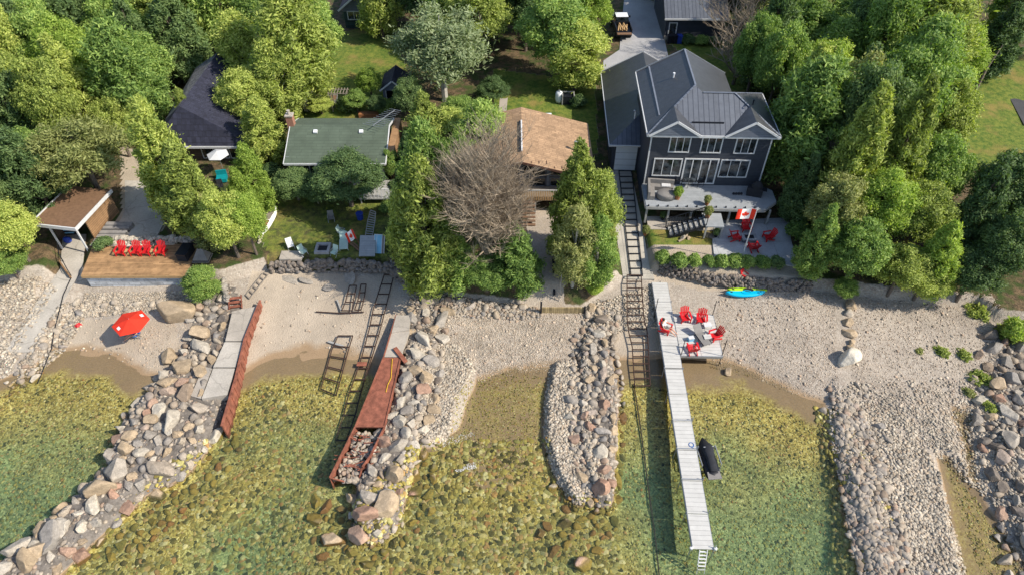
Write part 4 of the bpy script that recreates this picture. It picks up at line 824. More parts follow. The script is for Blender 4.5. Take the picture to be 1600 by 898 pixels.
# --- green cottage far behind, shed, metal roofed garage
O = (-20.5, 88, 2.5); fh = empty('house', O, 0, 'dark green house with pale gable and white door at the back of the long lawn', 'house')
def Pz(px, py, z): return W(px, py, z)
a = W(541, 44, 2.6); c = W(597, 50, 2.6); xa, xb, yf = a.x, c.x, a.y
b = MB(); b.box(xa, xb, yf, yf + 8, 2.4, 5.0); b.build('wall', 'siding_dark_green', fh, O)
b = MB(); xm = (xa + xb) / 2; b.add([(xa, yf - .02, 4.6), (xb, yf - .02, 4.6), (xb, yf - .02, 5.1), (xm, yf - .02, 6.9), (xa, yf - .02, 5.1)], [(0, 1, 2, 3, 4)]); b.build('gable', 'siding_grey', fh, O)
plate(fh, 'roof', 'shingle_navy', [(xa - .5, yf - .5, 4.95), (xm, yf - .5, 7.1), (xm, yf + 9, 7.1), (xa - .5, yf + 9, 4.95)], O, .12)
plate(fh, 'roof', 'shingle_navy', [(xm, yf - .5, 7.1), (xb + .5, yf - .5, 4.95), (xb + .5, yf + 9, 4.95), (xm, yf + 9, 7.1)], O, .12)
b = MB(); trim(b, [(xa - .5, yf - .53, 4.9), (xm, yf - .53, 7.05), (xb + .5, yf - .53, 4.9)], .06, .2); b.build('fascia', 'white_paint', fh, O)
window(fh, xa + .4, xa + 2.0, 3.6, 4.7, yf, 2, org=O); b = MB(); b.box(xb - 1.6, xb - .7, yf - .05, yf, 2.6, 4.7); dr = b.build('door', 'white_paint', fh, O)
O = tuple(W(617, 165, 2.3)); sh = empty('shed', O, 0, 'little blue grey gabled shed with open dark doorway behind the green cottage', 'shed')
x, y = O[0], O[1]; x0, x1 = x - 1.05, x + 1.15
b = MB(); b.box(x0, x0 + .28, y, y + .08, 2.2, 4.3); b.box(x1 - .28, x1, y, y + .08, 2.2, 4.3); b.box(x0 + .28, x1 - .28, y, y + .08, 4.0, 4.3); b.box(x0, x0 + .08, y + .08, y + 3, 2.2, 4.3); b.box(x1 - .08, x1, y + .08, y + 3, 2.2, 4.3); b.box(x0 + .08, x1 - .08, y + 2.92, y + 3, 2.2, 4.3)
b.add([(x0, y - .01, 4.3), (x1, y - .01, 4.3), ((x0 + x1) / 2, y - .01, 5.1)], [(0, 1, 2)]); b.build('wall', 'siding_grey', sh, O)
xm = (x0 + x1) / 2
plate(sh, 'roof', 'shingle_navy', [(x0 - .25, y - .25, 4.15), (xm, y - .25, 5.2), (xm, y + 3.2, 5.2), (x0 - .25, y + 3.2, 4.15)], O, .08)
plate(sh, 'roof', 'shingle_navy', [(xm, y - .25, 5.2), (x1 + .25, y - .25, 4.15), (x1 + .25, y + 3.2, 4.15), (xm, y + 3.2, 5.2)], O, .08)
b = MB(); trim(b, [(x0 - .25, y - .28, 4.1), (xm, y - .28, 5.15), (x1 + .25, y - .28, 4.1)], .05, .14); b.box(x0 + .26, x0 + .34, y - .02, y, 2.3, 4.0); b.box(x1 - .34, x1 - .26, y - .02, y, 2.3, 4.0); b.build('trim', 'white_paint', sh, O)
b = MB(); b.box(x0 + .1, x1 - .1, y + 1.2, y + 1.3, 2.25, 4.2); b.build('dark_panel', 'black_cloth', sh, O)  # black panel across the inside, filling the dark doorway
gl, gr_ = W(1037, 62, 2.6), W(1125, 62, 2.6); yg = gl.y; O = (gl.x, yg, 2.5)
gg = empty('garage', O, math.radians(-1), 'detached navy garage with grey blue metal roof and white side door at the back', 'garage')
b = MB(); b.box(gl.x, gr_.x, yg, yg + 9, 3.0, 5.4); b.build('wall', 'siding_navy', gg, O)
b = MB(); b.box(gl.x - .02, gr_.x + .02, yg - .03, yg + 9, 2.4, 3.05); b.build('footing', 'concrete_warm', gg, O)
plate(gg, 'roof', 'roof_metal_front', [(gl.x - .3, yg - .4, 5.3), (gr_.x + .4, yg - .4, 5.3), (gr_.x + .4, yg + 4.6, 7.9), (gl.x - .3, yg + 4.6, 7.9)], O, .08)
plate(gg, 'roof', 'roof_metal_front', [(gl.x - .3, yg + 4.6, 7.9), (gr_.x + .4, yg + 4.6, 7.9), (gr_.x + .4, yg + 9.5, 5.3), (gl.x - .3, yg + 9.5, 5.3)], O, .08)
b = MB(); b.add([(gl.x - .03, yg, 2.5), (gl.x - .03, yg + 9, 2.5), (gl.x - .03, yg + 9, 5.4), (gl.x - .03, yg + 4.6, 7.8), (gl.x - .03, yg, 5.4)], [(0, 1, 2, 3, 4), (4, 3, 2, 1, 0)]); b.build('gable', 'siding_grey', gg, O)
b = MB(); trim(b, [(gl.x - .33, yg - .43, 5.22), (gr_.x + .43, yg - .43, 5.22)], .06, .2); b.build('fascia', 'white_paint', gg, O)
window(gg, gl.x + .35, gl.x + 1.35, 2.7, 4.7, yg, 1, .12, org=O, name='door')
# --- white roofed lean-to behind the brown cottage
a = W(820, 166, 4.6); c = W(860, 178, 4.6); O = (a.x, c.y, 2.3)
wt = empty('utility_shed', O, 0, 'low white flat roofed shed peeping out behind the brown cottage', 'shed')
b = MB(); b.box(a.x, c.x, 56.9, 58.6, 2.2, 4.5); b.build('wall', 'white_paint', wt, O); b = MB(); b.box(a.x - .1, c.x + .1, 56.8, 59.2, 4.5, 4.62); b.build('roof', 'white_door', wt, O)
# --- open pavilion beside the left path
O = (-36.6, 43.0, 1.5); pv = empty('pavilion', O, math.radians(-9), 'small open beach hut with flat mossy brown roof, white fascia and white posts', 'pavilion')
b = MB(); b.box(-1.9, 1.95, -.5, 4.6, 2.75, 2.92); b.build('roof', 'brown_wood', pv)
b = MB(); b.box(-1.98, 2.03, -.6, -.5, 2.7, 3.0); b.box(1.95, 2.03, -.5, 4.6, 2.7, 3.0); b.box(-1.98, -1.9, -.5, 4.6, 2.7, 3.0); b.build('fascia', 'white_paint', pv)
for x, y in ((-.9, -.1), (1.5, -.1), (1.6, 2.2)):
    b = MB(); b.box(x - .06, x + .06, y - .06, y + .06, 0, 2.74); b.build('post', 'white_paint', pv)
b = MB(); b.box(-1.8, -1.7, .9, 4.5, 0, 2.7); b.build('wall', 'siding_brown', pv); b = MB(); b.box(1.62, 1.72, .9, 4.5, 0, 2.7); b.build('wall', 'cedar_wall', pv); b = MB(); b.box(-1.7, 1.6, 4.4, 4.5, 0, 2.7); b.build('wall', 'siding_brown', pv)
# --- timber sun deck left, on its block wall
O = (-33.7, 39.3, .95); td = empty('sun_deck', O, 0, 'tan timber sun deck on a white block wall above the small beach', 'deck')
b = MB(); b.slab([(-34.0, 39.2, 2.12), (-25.8, 39.2, 2.12), (-25.8, 42.9, 2.12), (-34.6, 42.9, 2.12)], .06); b.build('deck_boards', 'deck_tan', td, O)
b = MB(); b.box(-34.0, -25.8, 39.16, 39.19, 1.86, 2.11); b.build('rim_board', 'tan_wood', td, O)
b = MB(); b.box(-33.8, -25.9, 39.32, 39.62, .8, 2.0); b.build('block_wall', 'block_wall', td, O)
b = MB(); b.box(-34.2, -25.9, 39.7, 42.85, 1.0, 1.98); b.build('footing', 'stone_grey', td, O)
# steps beside the pavilion
O = tuple(G(165, 385)); ws = empty('garden_steps', O, 0, 'wide weathered wooden steps between the beach hut and the timber deck', 'steps')
for i in range(6):
    b = MB(); b.box(-1.3 + i * .12, 1.0 + i * .1, i * .42, .40 + i * .42, .0, .05 + .1 * i); b.build('step', 'step_wood', ws)
# ------------------------------------------------------------------ trees
def leaves(C, Rr, per, size, flat=.8, up=.25, jit=.22, fill=.45, feather=False):
    """rhombic leaf sprays on and inside a set of clumps"""
    V = []; n = int(per)
    for c, r in zip(C, Rr):
        m = max(12, int(n * (r / np.mean(Rr)) ** 2)); d = rng.standard_normal((m, 3)); d[:, 2] += .35; d /= np.linalg.norm(d, axis=1)[:, None]
        rad = r * (1 - fill * rng.uniform(0, 1, m) ** 2.2) * (1 + jit * rng.standard_normal(m) * .6)
        rad = rad * np.where(rng.uniform(0, 1, m) < .10, rng.uniform(1.0, 1.55, m), 1.); p = c + d * rad[:, None] * np.array([1, 1, flat])
        nn = d * .75 + rng.standard_normal((m, 3)) * .55; nn[:, 2] += up; nn /= np.linalg.norm(nn, axis=1)[:, None]
        if feather:                                   # sprays reaching out and up
            t = d * .9 + rng.standard_normal((m, 3)) * .5 + np.array([0, 0, .45]); t -= nn * (t * nn).sum(1)[:, None]
        else: t = np.cross(nn, rng.standard_normal((m, 3)))
        t /= np.linalg.norm(t, axis=1)[:, None]; u = np.cross(nn, t); wd = .30 if feather else .46
        s = size * rng.uniform(.5, 1.6, m)[:, None] * (1.45 if feather else 1.)
        V.append(np.stack([p - t * s, p - u * s * wd, p + t * s, p + u * s * wd], 1).reshape(-1, 3))
    V = np.concatenate(V); F = np.arange(len(V)).reshape(-1, 4); return V, F
def limb_tubes(b, p, d, L, r, depth, spread=.6, n=5, kids_=3):
    q = p; steps = 3
    for i in range(steps):
        d = (d + Vector((rnd.uniform(-.18, .18), rnd.uniform(-.18, .18), rnd.uniform(-.06, .12)))).normalized()
        e = q + d * (L / steps); b.tube(q, e, r * (1 - i * .22), r * (1 - (i + 1) * .22), n, False); q = e
        if depth > 0 and i > 0:
            for _ in range(kids_):
                a = Vector((rnd.uniform(-1, 1), rnd.uniform(-1, 1), rnd.uniform(-.2, .9))).normalized()
                limb_tubes(b, q, (d * (1 - spread) + a * spread).normalized(), L * rnd.uniform(.5, .75), r * .5, depth - 1, spread, max(3, n - 1), kids_)
def make_tree(kind, seed):
    """unit tree, ten metres tall; returns crown mesh and trunk mesh"""
    global rng
    keep = rng; rng = np.random.default_rng(seed); rnd.seed(seed)
    C = []; R_ = []; Ht = 10.
    tb = MB(); tb.path([(0, 0, -.6), (rnd.uniform(-.1, .1), rnd.uniform(-.1, .1), 3), (rnd.uniform(-.25, .25), rnd.uniform(-.25, .25), 6.5), (0, 0, 9.2)], [.24, .18, .10, .03], 7)
    if kind in ('cedar', 'spruce'):
        Rm = 2.5 if kind == 'cedar' else 2.6; n = 175
        for i in range(n):
            h = rng.uniform(0, 1) ** .85; env = Rm * (1 - h) ** .72 * min(1, .55 + h * 2.5) + .12; a = rng.uniform(0, 6.283) ; rr = env * rng.uniform(.45, 1.04)
            C.append((rr * math.cos(a), rr * math.sin(a), .7 + h * 9.0 + rng.uniform(-.2, .2))); R_.append(rng.uniform(.34, .62) * (1.15 - h * .62))
        V, F_ = leaves(np.array(C), np.array(R_), 180, .105, 1.25, .15, .42, .7, True)
    elif kind == 'broad':
        n = 125
        for i in range(n):
            d = rng.standard_normal(3); d[2] = abs(d[2]) * 1.1 - .45; d /= np.linalg.norm(d); q = rng.uniform(.62, 1.0)
            C.append((d[0] * 2.75 * q, d[1] * 2.75 * q, 5.7 + d[2] * 3.5 * q)); R_.append(rng.uniform(.38, .92))
        V, F_ = leaves(np.array(C), np.array(R_), 300, .112, .8, .3, .34, .55)
    elif kind == 'tall':
        n = 95
        for i in range(n):
            h = rng.uniform(.0, 1); env = 2.15 * math.sin(math.pi * min(.99, (.18 + h * .82))) ** .7; a = rng.uniform(0, 6.283); rr = env * rng.uniform(.5, 1.05)
            C.append((rr * math.cos(a), rr * math.sin(a), 1.6 + h * 7.9)); R_.append(rng.uniform(.42, .85))
        V, F_ = leaves(np.array(C), np.array(R_), 330, .10, 1.05, .2, .42, .6, True)
    elif kind == 'wispy':
        n = 80
        for i in range(n):
            d = rng.standard_normal(3); d[2] = abs(d[2]) - .3; d /= np.linalg.norm(d); q = rng.uniform(.3, 1.0)
            C.append((d[0] * 2.8 * q, d[1] * 2.8 * q, 5.6 + d[2] * 3.9 * q)); R_.append(rng.uniform(.4, 1.0))
        V, F_ = leaves(np.array(C), np.array(R_), 290, .10, .95, .1, .5, .75, True)
    elif kind == 'weed':
        for i in range(26):
            a = rng.uniform(0, 6.283); rr = 4.6 * rng.uniform(0, 1) ** .6; C.append((rr * math.cos(a), rr * math.sin(a), rng.uniform(.5, 3.5) * (1.2 - rr / 6))); R_.append(rng.uniform(.6, 1.6))
        V, F_ = leaves(np.array(C), np.array(R_), 55, .62, 1.3, .0, .6, .9, True)
        tb = MB(); tb.path([(0, 0, -.6), (0, 0, 2)], [.3, .1], 5)
    elif kind == 'bush':
        n = 26
        for i in range(n):
            d = rng.standard_normal(3); d[2] = abs(d[2]); d /= np.linalg.norm(d)
            C.append((d[0] * 3.2, d[1] * 3.2, 3.4 + d[2] * 4.2)); R_.append(rng.uniform(1.5, 2.4))
        V, F_ = leaves(np.array(C), np.array(R_), 190, .48, .9, .3)
        tb = MB(); tb.path([(0, 0, -.6), (0, 0, 4)], [.5, .3], 6)
    for i in range(16 if kind not in ('bush', 'weed') else 4):
        c = C[rng.integers(0, len(C))]; z0 = max(.8, c[2] * .72 - .4); tb.path([(0, 0, z0), (c[0] * .5, c[1] * .5, (z0 + c[2]) / 2 + .25), (c[0] * .95, c[1] * .95, c[2])], [.075, .045, .015], 4)
    rng = keep; return fast_mesh('crown', V, F_), tb
KIND = {}
for kd, nvar in (('cedar', 4), ('spruce', 2), ('broad', 4), ('tall', 3), ('wispy', 2), ('bush', 3), ('weed', 3)):
    KIND[kd] = [make_tree(kd, 100 * (i + 1) + len(kd)) for i in range(nvar)]
CM = {}; TM = {}
def tree(x, y, z, Ht, R, kind, lf, label, name, cat='tree', group=None, bark='bark', var=None, lean=(0, 0)):
    base = {'cedar': 2.6, 'spruce': 2.6, 'broad': 3.4, 'tall': 2.5, 'wispy': 3.3, 'bush': 5.0, 'weed': 5.0}[kind]
    v = rnd.randrange(len(KIND[kind])) if var is None else var % len(KIND[kind]); cm, tb = KIND[kind][v]
    k = (kind, v, lf)
    if k not in CM: me = cm.copy(); me.materials.append(M[lf]); CM[k] = me
    k2 = (kind, v, bark)
    if k2 not in TM:
        me = bpy.data.meshes.new('trunk'); me.from_pydata(tb.v, [], tb.f); me.materials.append(M[bark]); TM[k2] = me
    o = empty(name, (x, y, z), rnd.uniform(0, 6.28), label, cat, group); o.scale = (R / base, R / base, Ht / 10.); o.rotation_euler[0] = lean[0]; o.rotation_euler[1] = lean[1]
    for nm, me in (('crown', CM[k]), ('trunk', TM[k2])):
        c = bpy.data.objects.new(nm, me); COL.objects.link(c); c.parent = o
    return o
def tree_at(px, py, Ht, R, kind, lf, label, name='tree', **kw):
    z = 2.1
    for _ in range(3):
        p = W(px, py, z + Ht); z = float(H(p.x, p.y))
    TREES.append((p.x, p.y, R)); return tree(p.x, p.y, z, Ht, R, kind, lf, label, name, **kw)
TREES = []
UW = {'cedar': 2.85, 'spruce': 2.95, 'broad': 3.45, 'tall': 2.7, 'wispy': 3.3, 'bush': 5.0, 'weed': 5.0}
def T(px, pt, pb, wpx, kind, lf, label, name='tree', cb=0., **kw):
    """crown centred on column px, top at row pt, foot at row pb, wpx wide"""
    g = G(px, pb); gy_ = W(px, pb, g.z).y; bt = (CY - pt) / FPX; tz = (sp - bt * cp) / (cp + bt * sp); Ht = CAMZ - gy_ * tz - g.z
    wpx = wpx * {'cedar': 1.24, 'spruce': 1.2, 'broad': 1.1, 'tall': 1.12, 'wispy': 1.08}.get(kind, 1.); zm = g.z + Ht * .55; d = gy_ * cp + (CAMZ - zm) * sp; x = (px - CX) / FPX * d; R_ = wpx / 2 / FPX * d
    z = float(H(x, gy_)); TREES.append((x, gy_, R_)); o = tree(x, gy_, z, Ht, R_ * TB[kind] / UW[kind], kind, lf, label, name, **kw)
    if cb:
        c = [k for k in bpy.data.objects if k.parent == o and k.name.startswith('crown')][0]; c.location.z = 10 * cb; c.scale.z = 1 - cb
    return o
TB = {'cedar': 2.6, 'spruce': 2.6, 'broad': 3.4, 'tall': 2.5, 'wispy': 3.3, 'bush': 5.0, 'weed': 5.0}
# single trees one can tell apart
T(247, 150, 338, 92, 'cedar', 'leaf_cedar', 'tall yellow green cedar rising just right of the sandy terrace', 'cedar_tree', cb=.1)
T(292, 222, 372, 92, 'cedar', 'leaf_cedar', 'yellow green cedar behind the black box of the timber deck', 'cedar_tree', cb=.1)
T(180, 152, 245, 66, 'wispy', 'leaf_cedar', 'thin crowned cedar with bare twigs behind the beach hut', 'cedar_tree')
T(128, 190, 316, 138, 'wispy', 'leaf_olive', 'olive green tree spreading over the mossy roof of the beach hut', 'spreading_tree', cb=.1)
T(50, 205, 302, 110, 'broad', 'leaf_broad', 'leafy tree behind the left corner of the beach hut', 'leafy_tree')
T(292, 140, 226, 44, 'cedar', 'leaf_cedar', 'narrow cedar in front of the left foot of the navy roof', 'cedar_tree')
T(352, 296, 402, 84, 'broad', 'leaf_cedar', 'stubby round tree overhanging the right end of the timber deck', 'leafy_tree')
T(322, 300, 378, 66, 'cedar', 'leaf_olive', 'small cedar between the black storage box and the navy roof', 'cedar_tree')
T(383, 300, 398, 64, 'broad', 'leaf_bright', 'bright green bushy tree at the lake end of the hedge', 'leafy_tree')
T(392, 222, 330, 60, 'cedar', 'leaf_bright', 'bright tall hedge cedar left of the green roofed cottage', 'cedar_tree')
T(378, 262, 350, 48, 'cedar', 'leaf_bright', 'narrow bright hedge cedar below the white eave of the navy roof', 'cedar_tree')
T(408, 150, 250, 74, 'cedar', 'leaf_cedar', 'hedge cedar beside the brick chimney of the green cottage', 'cedar_tree')
T(384, 104, 208, 84, 'broad', 'leaf_cedar', 'round yellowish tree hanging over the navy roof', 'leafy_tree')
T(374, 20, 150, 80, 'tall', 'leaf_cedar', 'tall yellow green tree standing right of the navy ridge', 'leafy_tree')
T(455, -35, 172, 124, 'tall', 'leaf_cedar', 'very tall yellow green tree at the left of the long lawn', 'leafy_tree', bark='pale_bark')
T(492, -10, 128, 84, 'broad', 'leaf_broad', 'dense leafy tree overhanging the lawn in front of the far green house', 'leafy_tree')
T(430, 60, 195, 86, 'tall', 'leaf_cedar', 'tall loose tree behind the chimney corner of the green cottage', 'leafy_tree', bark='pale_bark')
T(415, -40, 90, 90, 'broad', 'leaf_broad', 'tall tree at the back behind the navy ridge', 'leafy_tree')
T(268, -30, 92, 110, 'broad', 'leaf_cedar', 'wide yellowish tree above the grey slope of the navy roofed house', 'leafy_tree')
T(215, 50, 172, 108, 'broad', 'leaf_broad', 'bushy tree left of the grey slope of the navy roofed house', 'leafy_tree')
T(318, -60, 60, 80, 'broad', 'leaf_dark', 'dark tree between the wide yellowish tree and the tall back tree', 'leafy_tree')
T(690, 12, 158, 148, 'wispy', 'leaf_silver', 'large grey green willow like tree behind the little shed', 'willow_tree', bark='pale_bark', var=0)
T(748, -40, 95, 100, 'broad', 'leaf_cedar', 'yellow green tree behind the grey green willow', 'leafy_tree')
T(655, -60, 50, 90, 'broad', 'leaf_dark', 'dark tree behind the grey green willow on its left', 'leafy_tree')
T(577, 106, 158, 40, 'broad', 'leaf_bright', 'small vivid lime green tree left of the little shed', 'small_tree')
T(663, 146, 240, 70, 'cedar', 'leaf_cedar', 'pointed cedar right of the green cottage', 'cedar_tree')
T(752, 160, 258, 84, 'tall', 'leaf_broad', 'bushy green tree covering the left edge of the brown roof', 'leafy_tree')
T(702, 172, 240, 76, 'tall', 'leaf_cedar', 'yellowish bushy tree between the two cottages', 'leafy_tree')
T(638, 205, 282, 44, 'cedar', 'leaf_dark', 'dark cedar against the right side of the green cottage', 'cedar_tree')
T(541, 240, 322, 108, 'broad', 'leaf_dark', 'round dark green maple in front of the green cottage', 'maple_tree', var=1)
T(460, 268, 312, 68, 'broad', 'leaf_dark', 'low dark bush left of the round maple', 'shrub', cat='shrub')
T(493, 284, 318, 44, 'broad', 'leaf_dark', 'low dark shrub tucked under the round maple', 'shrub', cat='shrub')
T(662, 248, 445, 118, 'cedar', 'leaf_cedar', 'big full cedar at the top of the beach left of the bare tree', 'cedar_tree', var=2)
T(700, 345, 442, 84, 'cedar', 'leaf_broad', 'lower green cedar growing against the big full cedar', 'cedar_tree')
T(664, 192, 374, 82, 'tall', 'leaf_broad', 'tall leafy tree behind the left side of the big full cedar', 'leafy_tree')
T(714, 205, 385, 78, 'broad', 'leaf_broad', 'leafy tree between the big full cedar and the bare tree', 'leafy_tree')
T(632, 296, 424, 56, 'tall', 'leaf_cedar', 'yellowish tree hugging the left side of the big full cedar', 'leafy_tree')
T(630, 258, 378, 40, 'cedar', 'leaf_dark', 'narrow dark cedar at the right edge of the shaded yard', 'cedar_tree')
T(812, 205, 300, 50, 'tall', 'leaf_cedar', 'yellowish tree overlapping the middle of the brown roof front', 'leafy_tree') if False else None
T(804, 352, 448, 84, 'cedar', 'leaf_broad', 'short green cedar right of the bare tree at the beach', 'cedar_tree')
T(760, 398, 454, 76, 'broad', 'leaf_broad', 'low leafy bush under the bare tree', 'shrub', cat='shrub')
T(903, 222, 400, 88, 'cedar', 'leaf_cedar', 'tall cedar left of the boat ramp with a pointed top', 'cedar_tree', var=3)
T(938, 268, 400, 64, 'tall', 'leaf_cedar', 'yellow green tree leaning towards the boat ramp', 'leafy_tree', bark='pale_bark')
T(900, 325, 446, 66, 'tall', 'leaf_olive', 'thin birch with white stems left of the boat ramp', 'birch_tree', bark='pale_bark')
T(934, 345, 452, 62, 'tall', 'leaf_broad', 'birch with white stems nearest the beach by the boat ramp', 'birch_tree', bark='pale_bark')
T(928, 438, 460, 30, 'broad', 'leaf_bright', 'small bright shrub at the foot of the birches', 'shrub', cat='shrub')
T(868, -20, 125, 116, 'broad', 'leaf_broad', 'great leafy tree between the brown cottage and the driveway', 'leafy_tree')
T(902, 30, 140, 92, 'tall', 'leaf_cedar', 'tall yellow green tree leaning to the driveway', 'leafy_tree')
T(925, -30, 78, 66, 'broad', 'leaf_bright', 'bright tree behind the parked truck', 'leafy_tree')
T(822, -40, 80, 80, 'broad', 'leaf_dark', 'dark tree left of the great leafy tree by the driveway', 'leafy_tree')
T(313, 420, 464, 52, 'tall', 'leaf_broad', 'small leafy bush at the right end of the block wall', 'shrub', cat='shrub')
T(14, 318, 408, 84, 'broad', 'leaf_cedar', 'yellowish tree at the left edge beside the beach hut', 'leafy_tree')
T(8, 380, 432, 64, 'broad', 'leaf_broad', 'low green bush above the white scree', 'shrub', cat='shrub')
T(-16, 210, 308, 90, 'broad', 'leaf_bright', 'bright green tree at the left edge of the picture', 'leafy_tree')
T(1480, 345, 452, 70, 'cedar', 'leaf_bright', 'bright yellow green cedar leaning out over the right beach', 'cedar_tree', lean=(0, .10))
T(1412, 378, 455, 84, 'broad', 'leaf_cedar', 'low yellow green tree at the beach left of the leaning cedar', 'leafy_tree')
T(1450, 400, 462, 76, 'broad', 'leaf_cedar', 'low yellow green bush under the leaning cedar', 'shrub', cat='shrub')
T(1322, 438, 466, 38, 'broad', 'leaf_broad', 'small green bush at the top of the boulder row', 'shrub', cat='shrub')
T(1283, 322, 432, 62, 'cedar', 'leaf_broad', 'green cedar at the right corner of the patio', 'cedar_tree')
T(1258, 238, 345, 60, 'spruce', 'leaf_dark', 'dark spruce beside the right corner of the charcoal house', 'spruce_tree')
T(1305, 270, 400, 90, 'broad', 'leaf_olive', 'olive tree behind the green cedar of the patio corner', 'leafy_tree')
T(1345, 330, 445, 92, 'broad', 'leaf_broad', 'leafy tree in front of the wood above the boulder row', 'leafy_tree')
T(1578, 235, 370, 120, 'broad', 'leaf_dark', 'dark spreading tree at the right edge below the sunny lawn', 'leafy_tree')
T(1528, 262, 410, 88, 'spruce', 'leaf_dark', 'dark evergreen below the left end of the sunny lawn', 'evergreen_tree')
T(1582, 330, 452, 96, 'broad', 'leaf_dark', 'dark bushy tree at the right edge above the rocks', 'leafy_tree')
T(1532, 372, 460, 84, 'broad', 'leaf_dark', 'dark low tree above the right rock field', 'leafy_tree')
T(1592, 500, 528, 44, 'bush', 'leaf_bright', 'round bright bush among the rocks at the right edge', 'shrub', cat='shrub')
T(1255, -10, 130, 112, 'broad', 'leaf_broad', 'tall rounded tree behind the right side of the charcoal house', 'leafy_tree')
T(1288, 60, 200, 104, 'broad', 'leaf_bright', 'bright rounded tree right of the charcoal house', 'leafy_tree')
T(1228, 70, 175, 66, 'wispy', 'leaf_olive', 'thin olive tree directly right of the far hip of the charcoal house', 'leafy_tree')
T(1446, -30, 180, 120, 'tall', 'leaf_cedar', 'very tall yellow green tree in the right wood', 'leafy_tree')
T(1566, 5, 118, 80, 'spruce', 'leaf_dark', 'dark spruce behind the sunny lawn at the upper right', 'spruce_tree')
T(1478, 120, 262, 84, 'broad', 'leaf_cedar', 'yellow green tree beside the upper left corner of the sunny lawn', 'leafy_tree')
T(1462, 200, 345, 92, 'broad', 'leaf_broad', 'leafy tree beside the lower left corner of the sunny lawn', 'leafy_tree')
T(1500, 40, 150, 74, 'tall', 'leaf_bright', 'bright tree above the left end of the sunny lawn', 'leafy_tree')
T(1436, 285, 400, 96, 'broad', 'leaf_cedar', 'yellowish tree above the leaning cedar', 'leafy_tree')
T(1380, 260, 395, 96, 'broad', 'leaf_bright', 'bright rounded tree in the middle of the right wood', 'leafy_tree')
T(1395, -30, 110, 110, 'broad', 'leaf_cedar', 'yellowish tree at the back of the right wood', 'leafy_tree')
T(1335, -20, 120, 96, 'broad', 'leaf_broad', 'green tree at the back of the right wood beside the yellowish one', 'leafy_tree')
T(110, 20, 180, 100, 'broad', 'leaf_bright', 'bright tree in the middle of the upper left wood', 'leafy_tree')
T(200, -60, 80, 90, 'broad', 'leaf_broad', 'green tree at the back of the upper left wood', 'leafy_tree')
T(770, -60, 60, 90, 'broad', 'leaf_broad', 'green tree at the back behind the brown cottage', 'leafy_tree')
T(448, 130, 182, 44, 'broad', 'leaf_broad', 'leafy bush at the left end of the garden behind the green cottage', 'shrub', cat='shrub')
T(500, 150, 178, 40, 'broad', 'leaf_cedar', 'yellowish bush beside the wooden arbour on its left', 'shrub', cat='shrub')
T(556, 140, 176, 38, 'broad', 'leaf_broad', 'green bush between the arbour and the lime green tree', 'shrub', cat='shrub')
T(588, 150, 180, 32, 'broad', 'leaf_dark', 'dark bush at the left foot of the little shed', 'shrub', cat='shrub')
T(640, 120, 190, 54, 'broad', 'leaf_dark', 'dark leafy tree right of the little shed', 'leafy_tree')
T(716, 150, 205, 60, 'broad', 'leaf_broad', 'low leafy tree under the grey green willow', 'leafy_tree')
T(770, 120, 165, 50, 'broad', 'leaf_dark', 'dark bush at the back path behind the brown cottage', 'shrub', cat='shrub')
T(610, 232, 285, 30, 'broad', 'leaf_broad', 'bush against the right wall of the green cottage', 'shrub', cat='shrub')
# woods: individual trees set apart, standing in the wooded lots
WL_ = {}
def wood(px, n, hr, rr, mix, grp, lab, dmin=2.6, avoid=None, seed=1):
    r_ = random.Random(seed); P = px; xs = [p[0] for p in P]; ys = [p[1] for p in P]; k = 0
    for _ in range(n * 60):
        if k >= n: break
        a = r_.uniform(min(xs), max(xs)); c = r_.uniform(min(ys), max(ys))
        if not inpoly([a], [c], P)[0]: continue
        Ht = r_.uniform(*hr); R = r_.uniform(*rr); p = W(a, c, 2.2 + Ht)
        if p.y < 40: continue
        if any(math.hypot(p.x - t[0], p.y - t[1]) < .62 * (R + t[2]) for t in TREES): continue
        if avoid and avoid(p.x, p.y, R): continue
        kd, lf, nm = r_.choice(mix); TREES.append((p.x, p.y, R)); rnd.seed(seed * 1000 + k)
        o = tree(p.x, p.y, float(H(p.x, p.y)), Ht, R, kd, lf, lab[nm], nm, group=grp, bark='bark'); WL_.setdefault(lab[nm], []).append((a, o)); k += 1
bad = lambda x, y, R: (8 - R * .6 < x < 22.3 + R * .6 and y < 68) or (13 < x < 27.5 and 68 < y < 94)
mixR = [('broad', 'leaf_broad', 'leafy_tree'), ('broad', 'leaf_cedar', 'yellowish_tree'), ('spruce', 'leaf_dark', 'evergreen_tree'), ('tall', 'leaf_broad', 'leafy_tree'), ('broad', 'leaf_dark', 'dark_tree'), ('cedar', 'leaf_cedar', 'yellowish_tree'), ('broad', 'leaf_olive', 'olive_tree')]
def labs(where): return {'leafy_tree': 'mid green tree ' + where, 'yellowish_tree': 'yellow green tree ' + where, 'evergreen_tree': 'dark evergreen ' + where, 'dark_tree': 'dark green broad tree ' + where, 'olive_tree': 'olive green tree ' + where}
wood([(1215, -80), (1530, -80), (1500, 30), (1470, 100), (1465, 190), (1300, 190), (1270, 100), (1215, 0)], 44, (9, 14), (2.5, 3.6), mixR, 'trees of the wood right of the charcoal house', labs('right of the charcoal house'), avoid=bad, seed=3)
wood([(1310, 190), (1455, 190), (1460, 280), (1400, 300), (1330, 270)], 18, (6.5, 10.5), (2.2, 3.2), mixR, 'trees of the lower right wood', labs('above the right beach'), avoid=bad, seed=4)
wood([(-60, -90), (330, -90), (270, -60), (215, 10), (160, 75), (-60, 90)], 40, (9, 12), (2.5, 3.5), mixR, 'trees of the left wood', labs('at the upper left'), avoid=lambda x, y, R: (-34 - R * .5 < x < -23 and 53 < y < 68), seed=5)
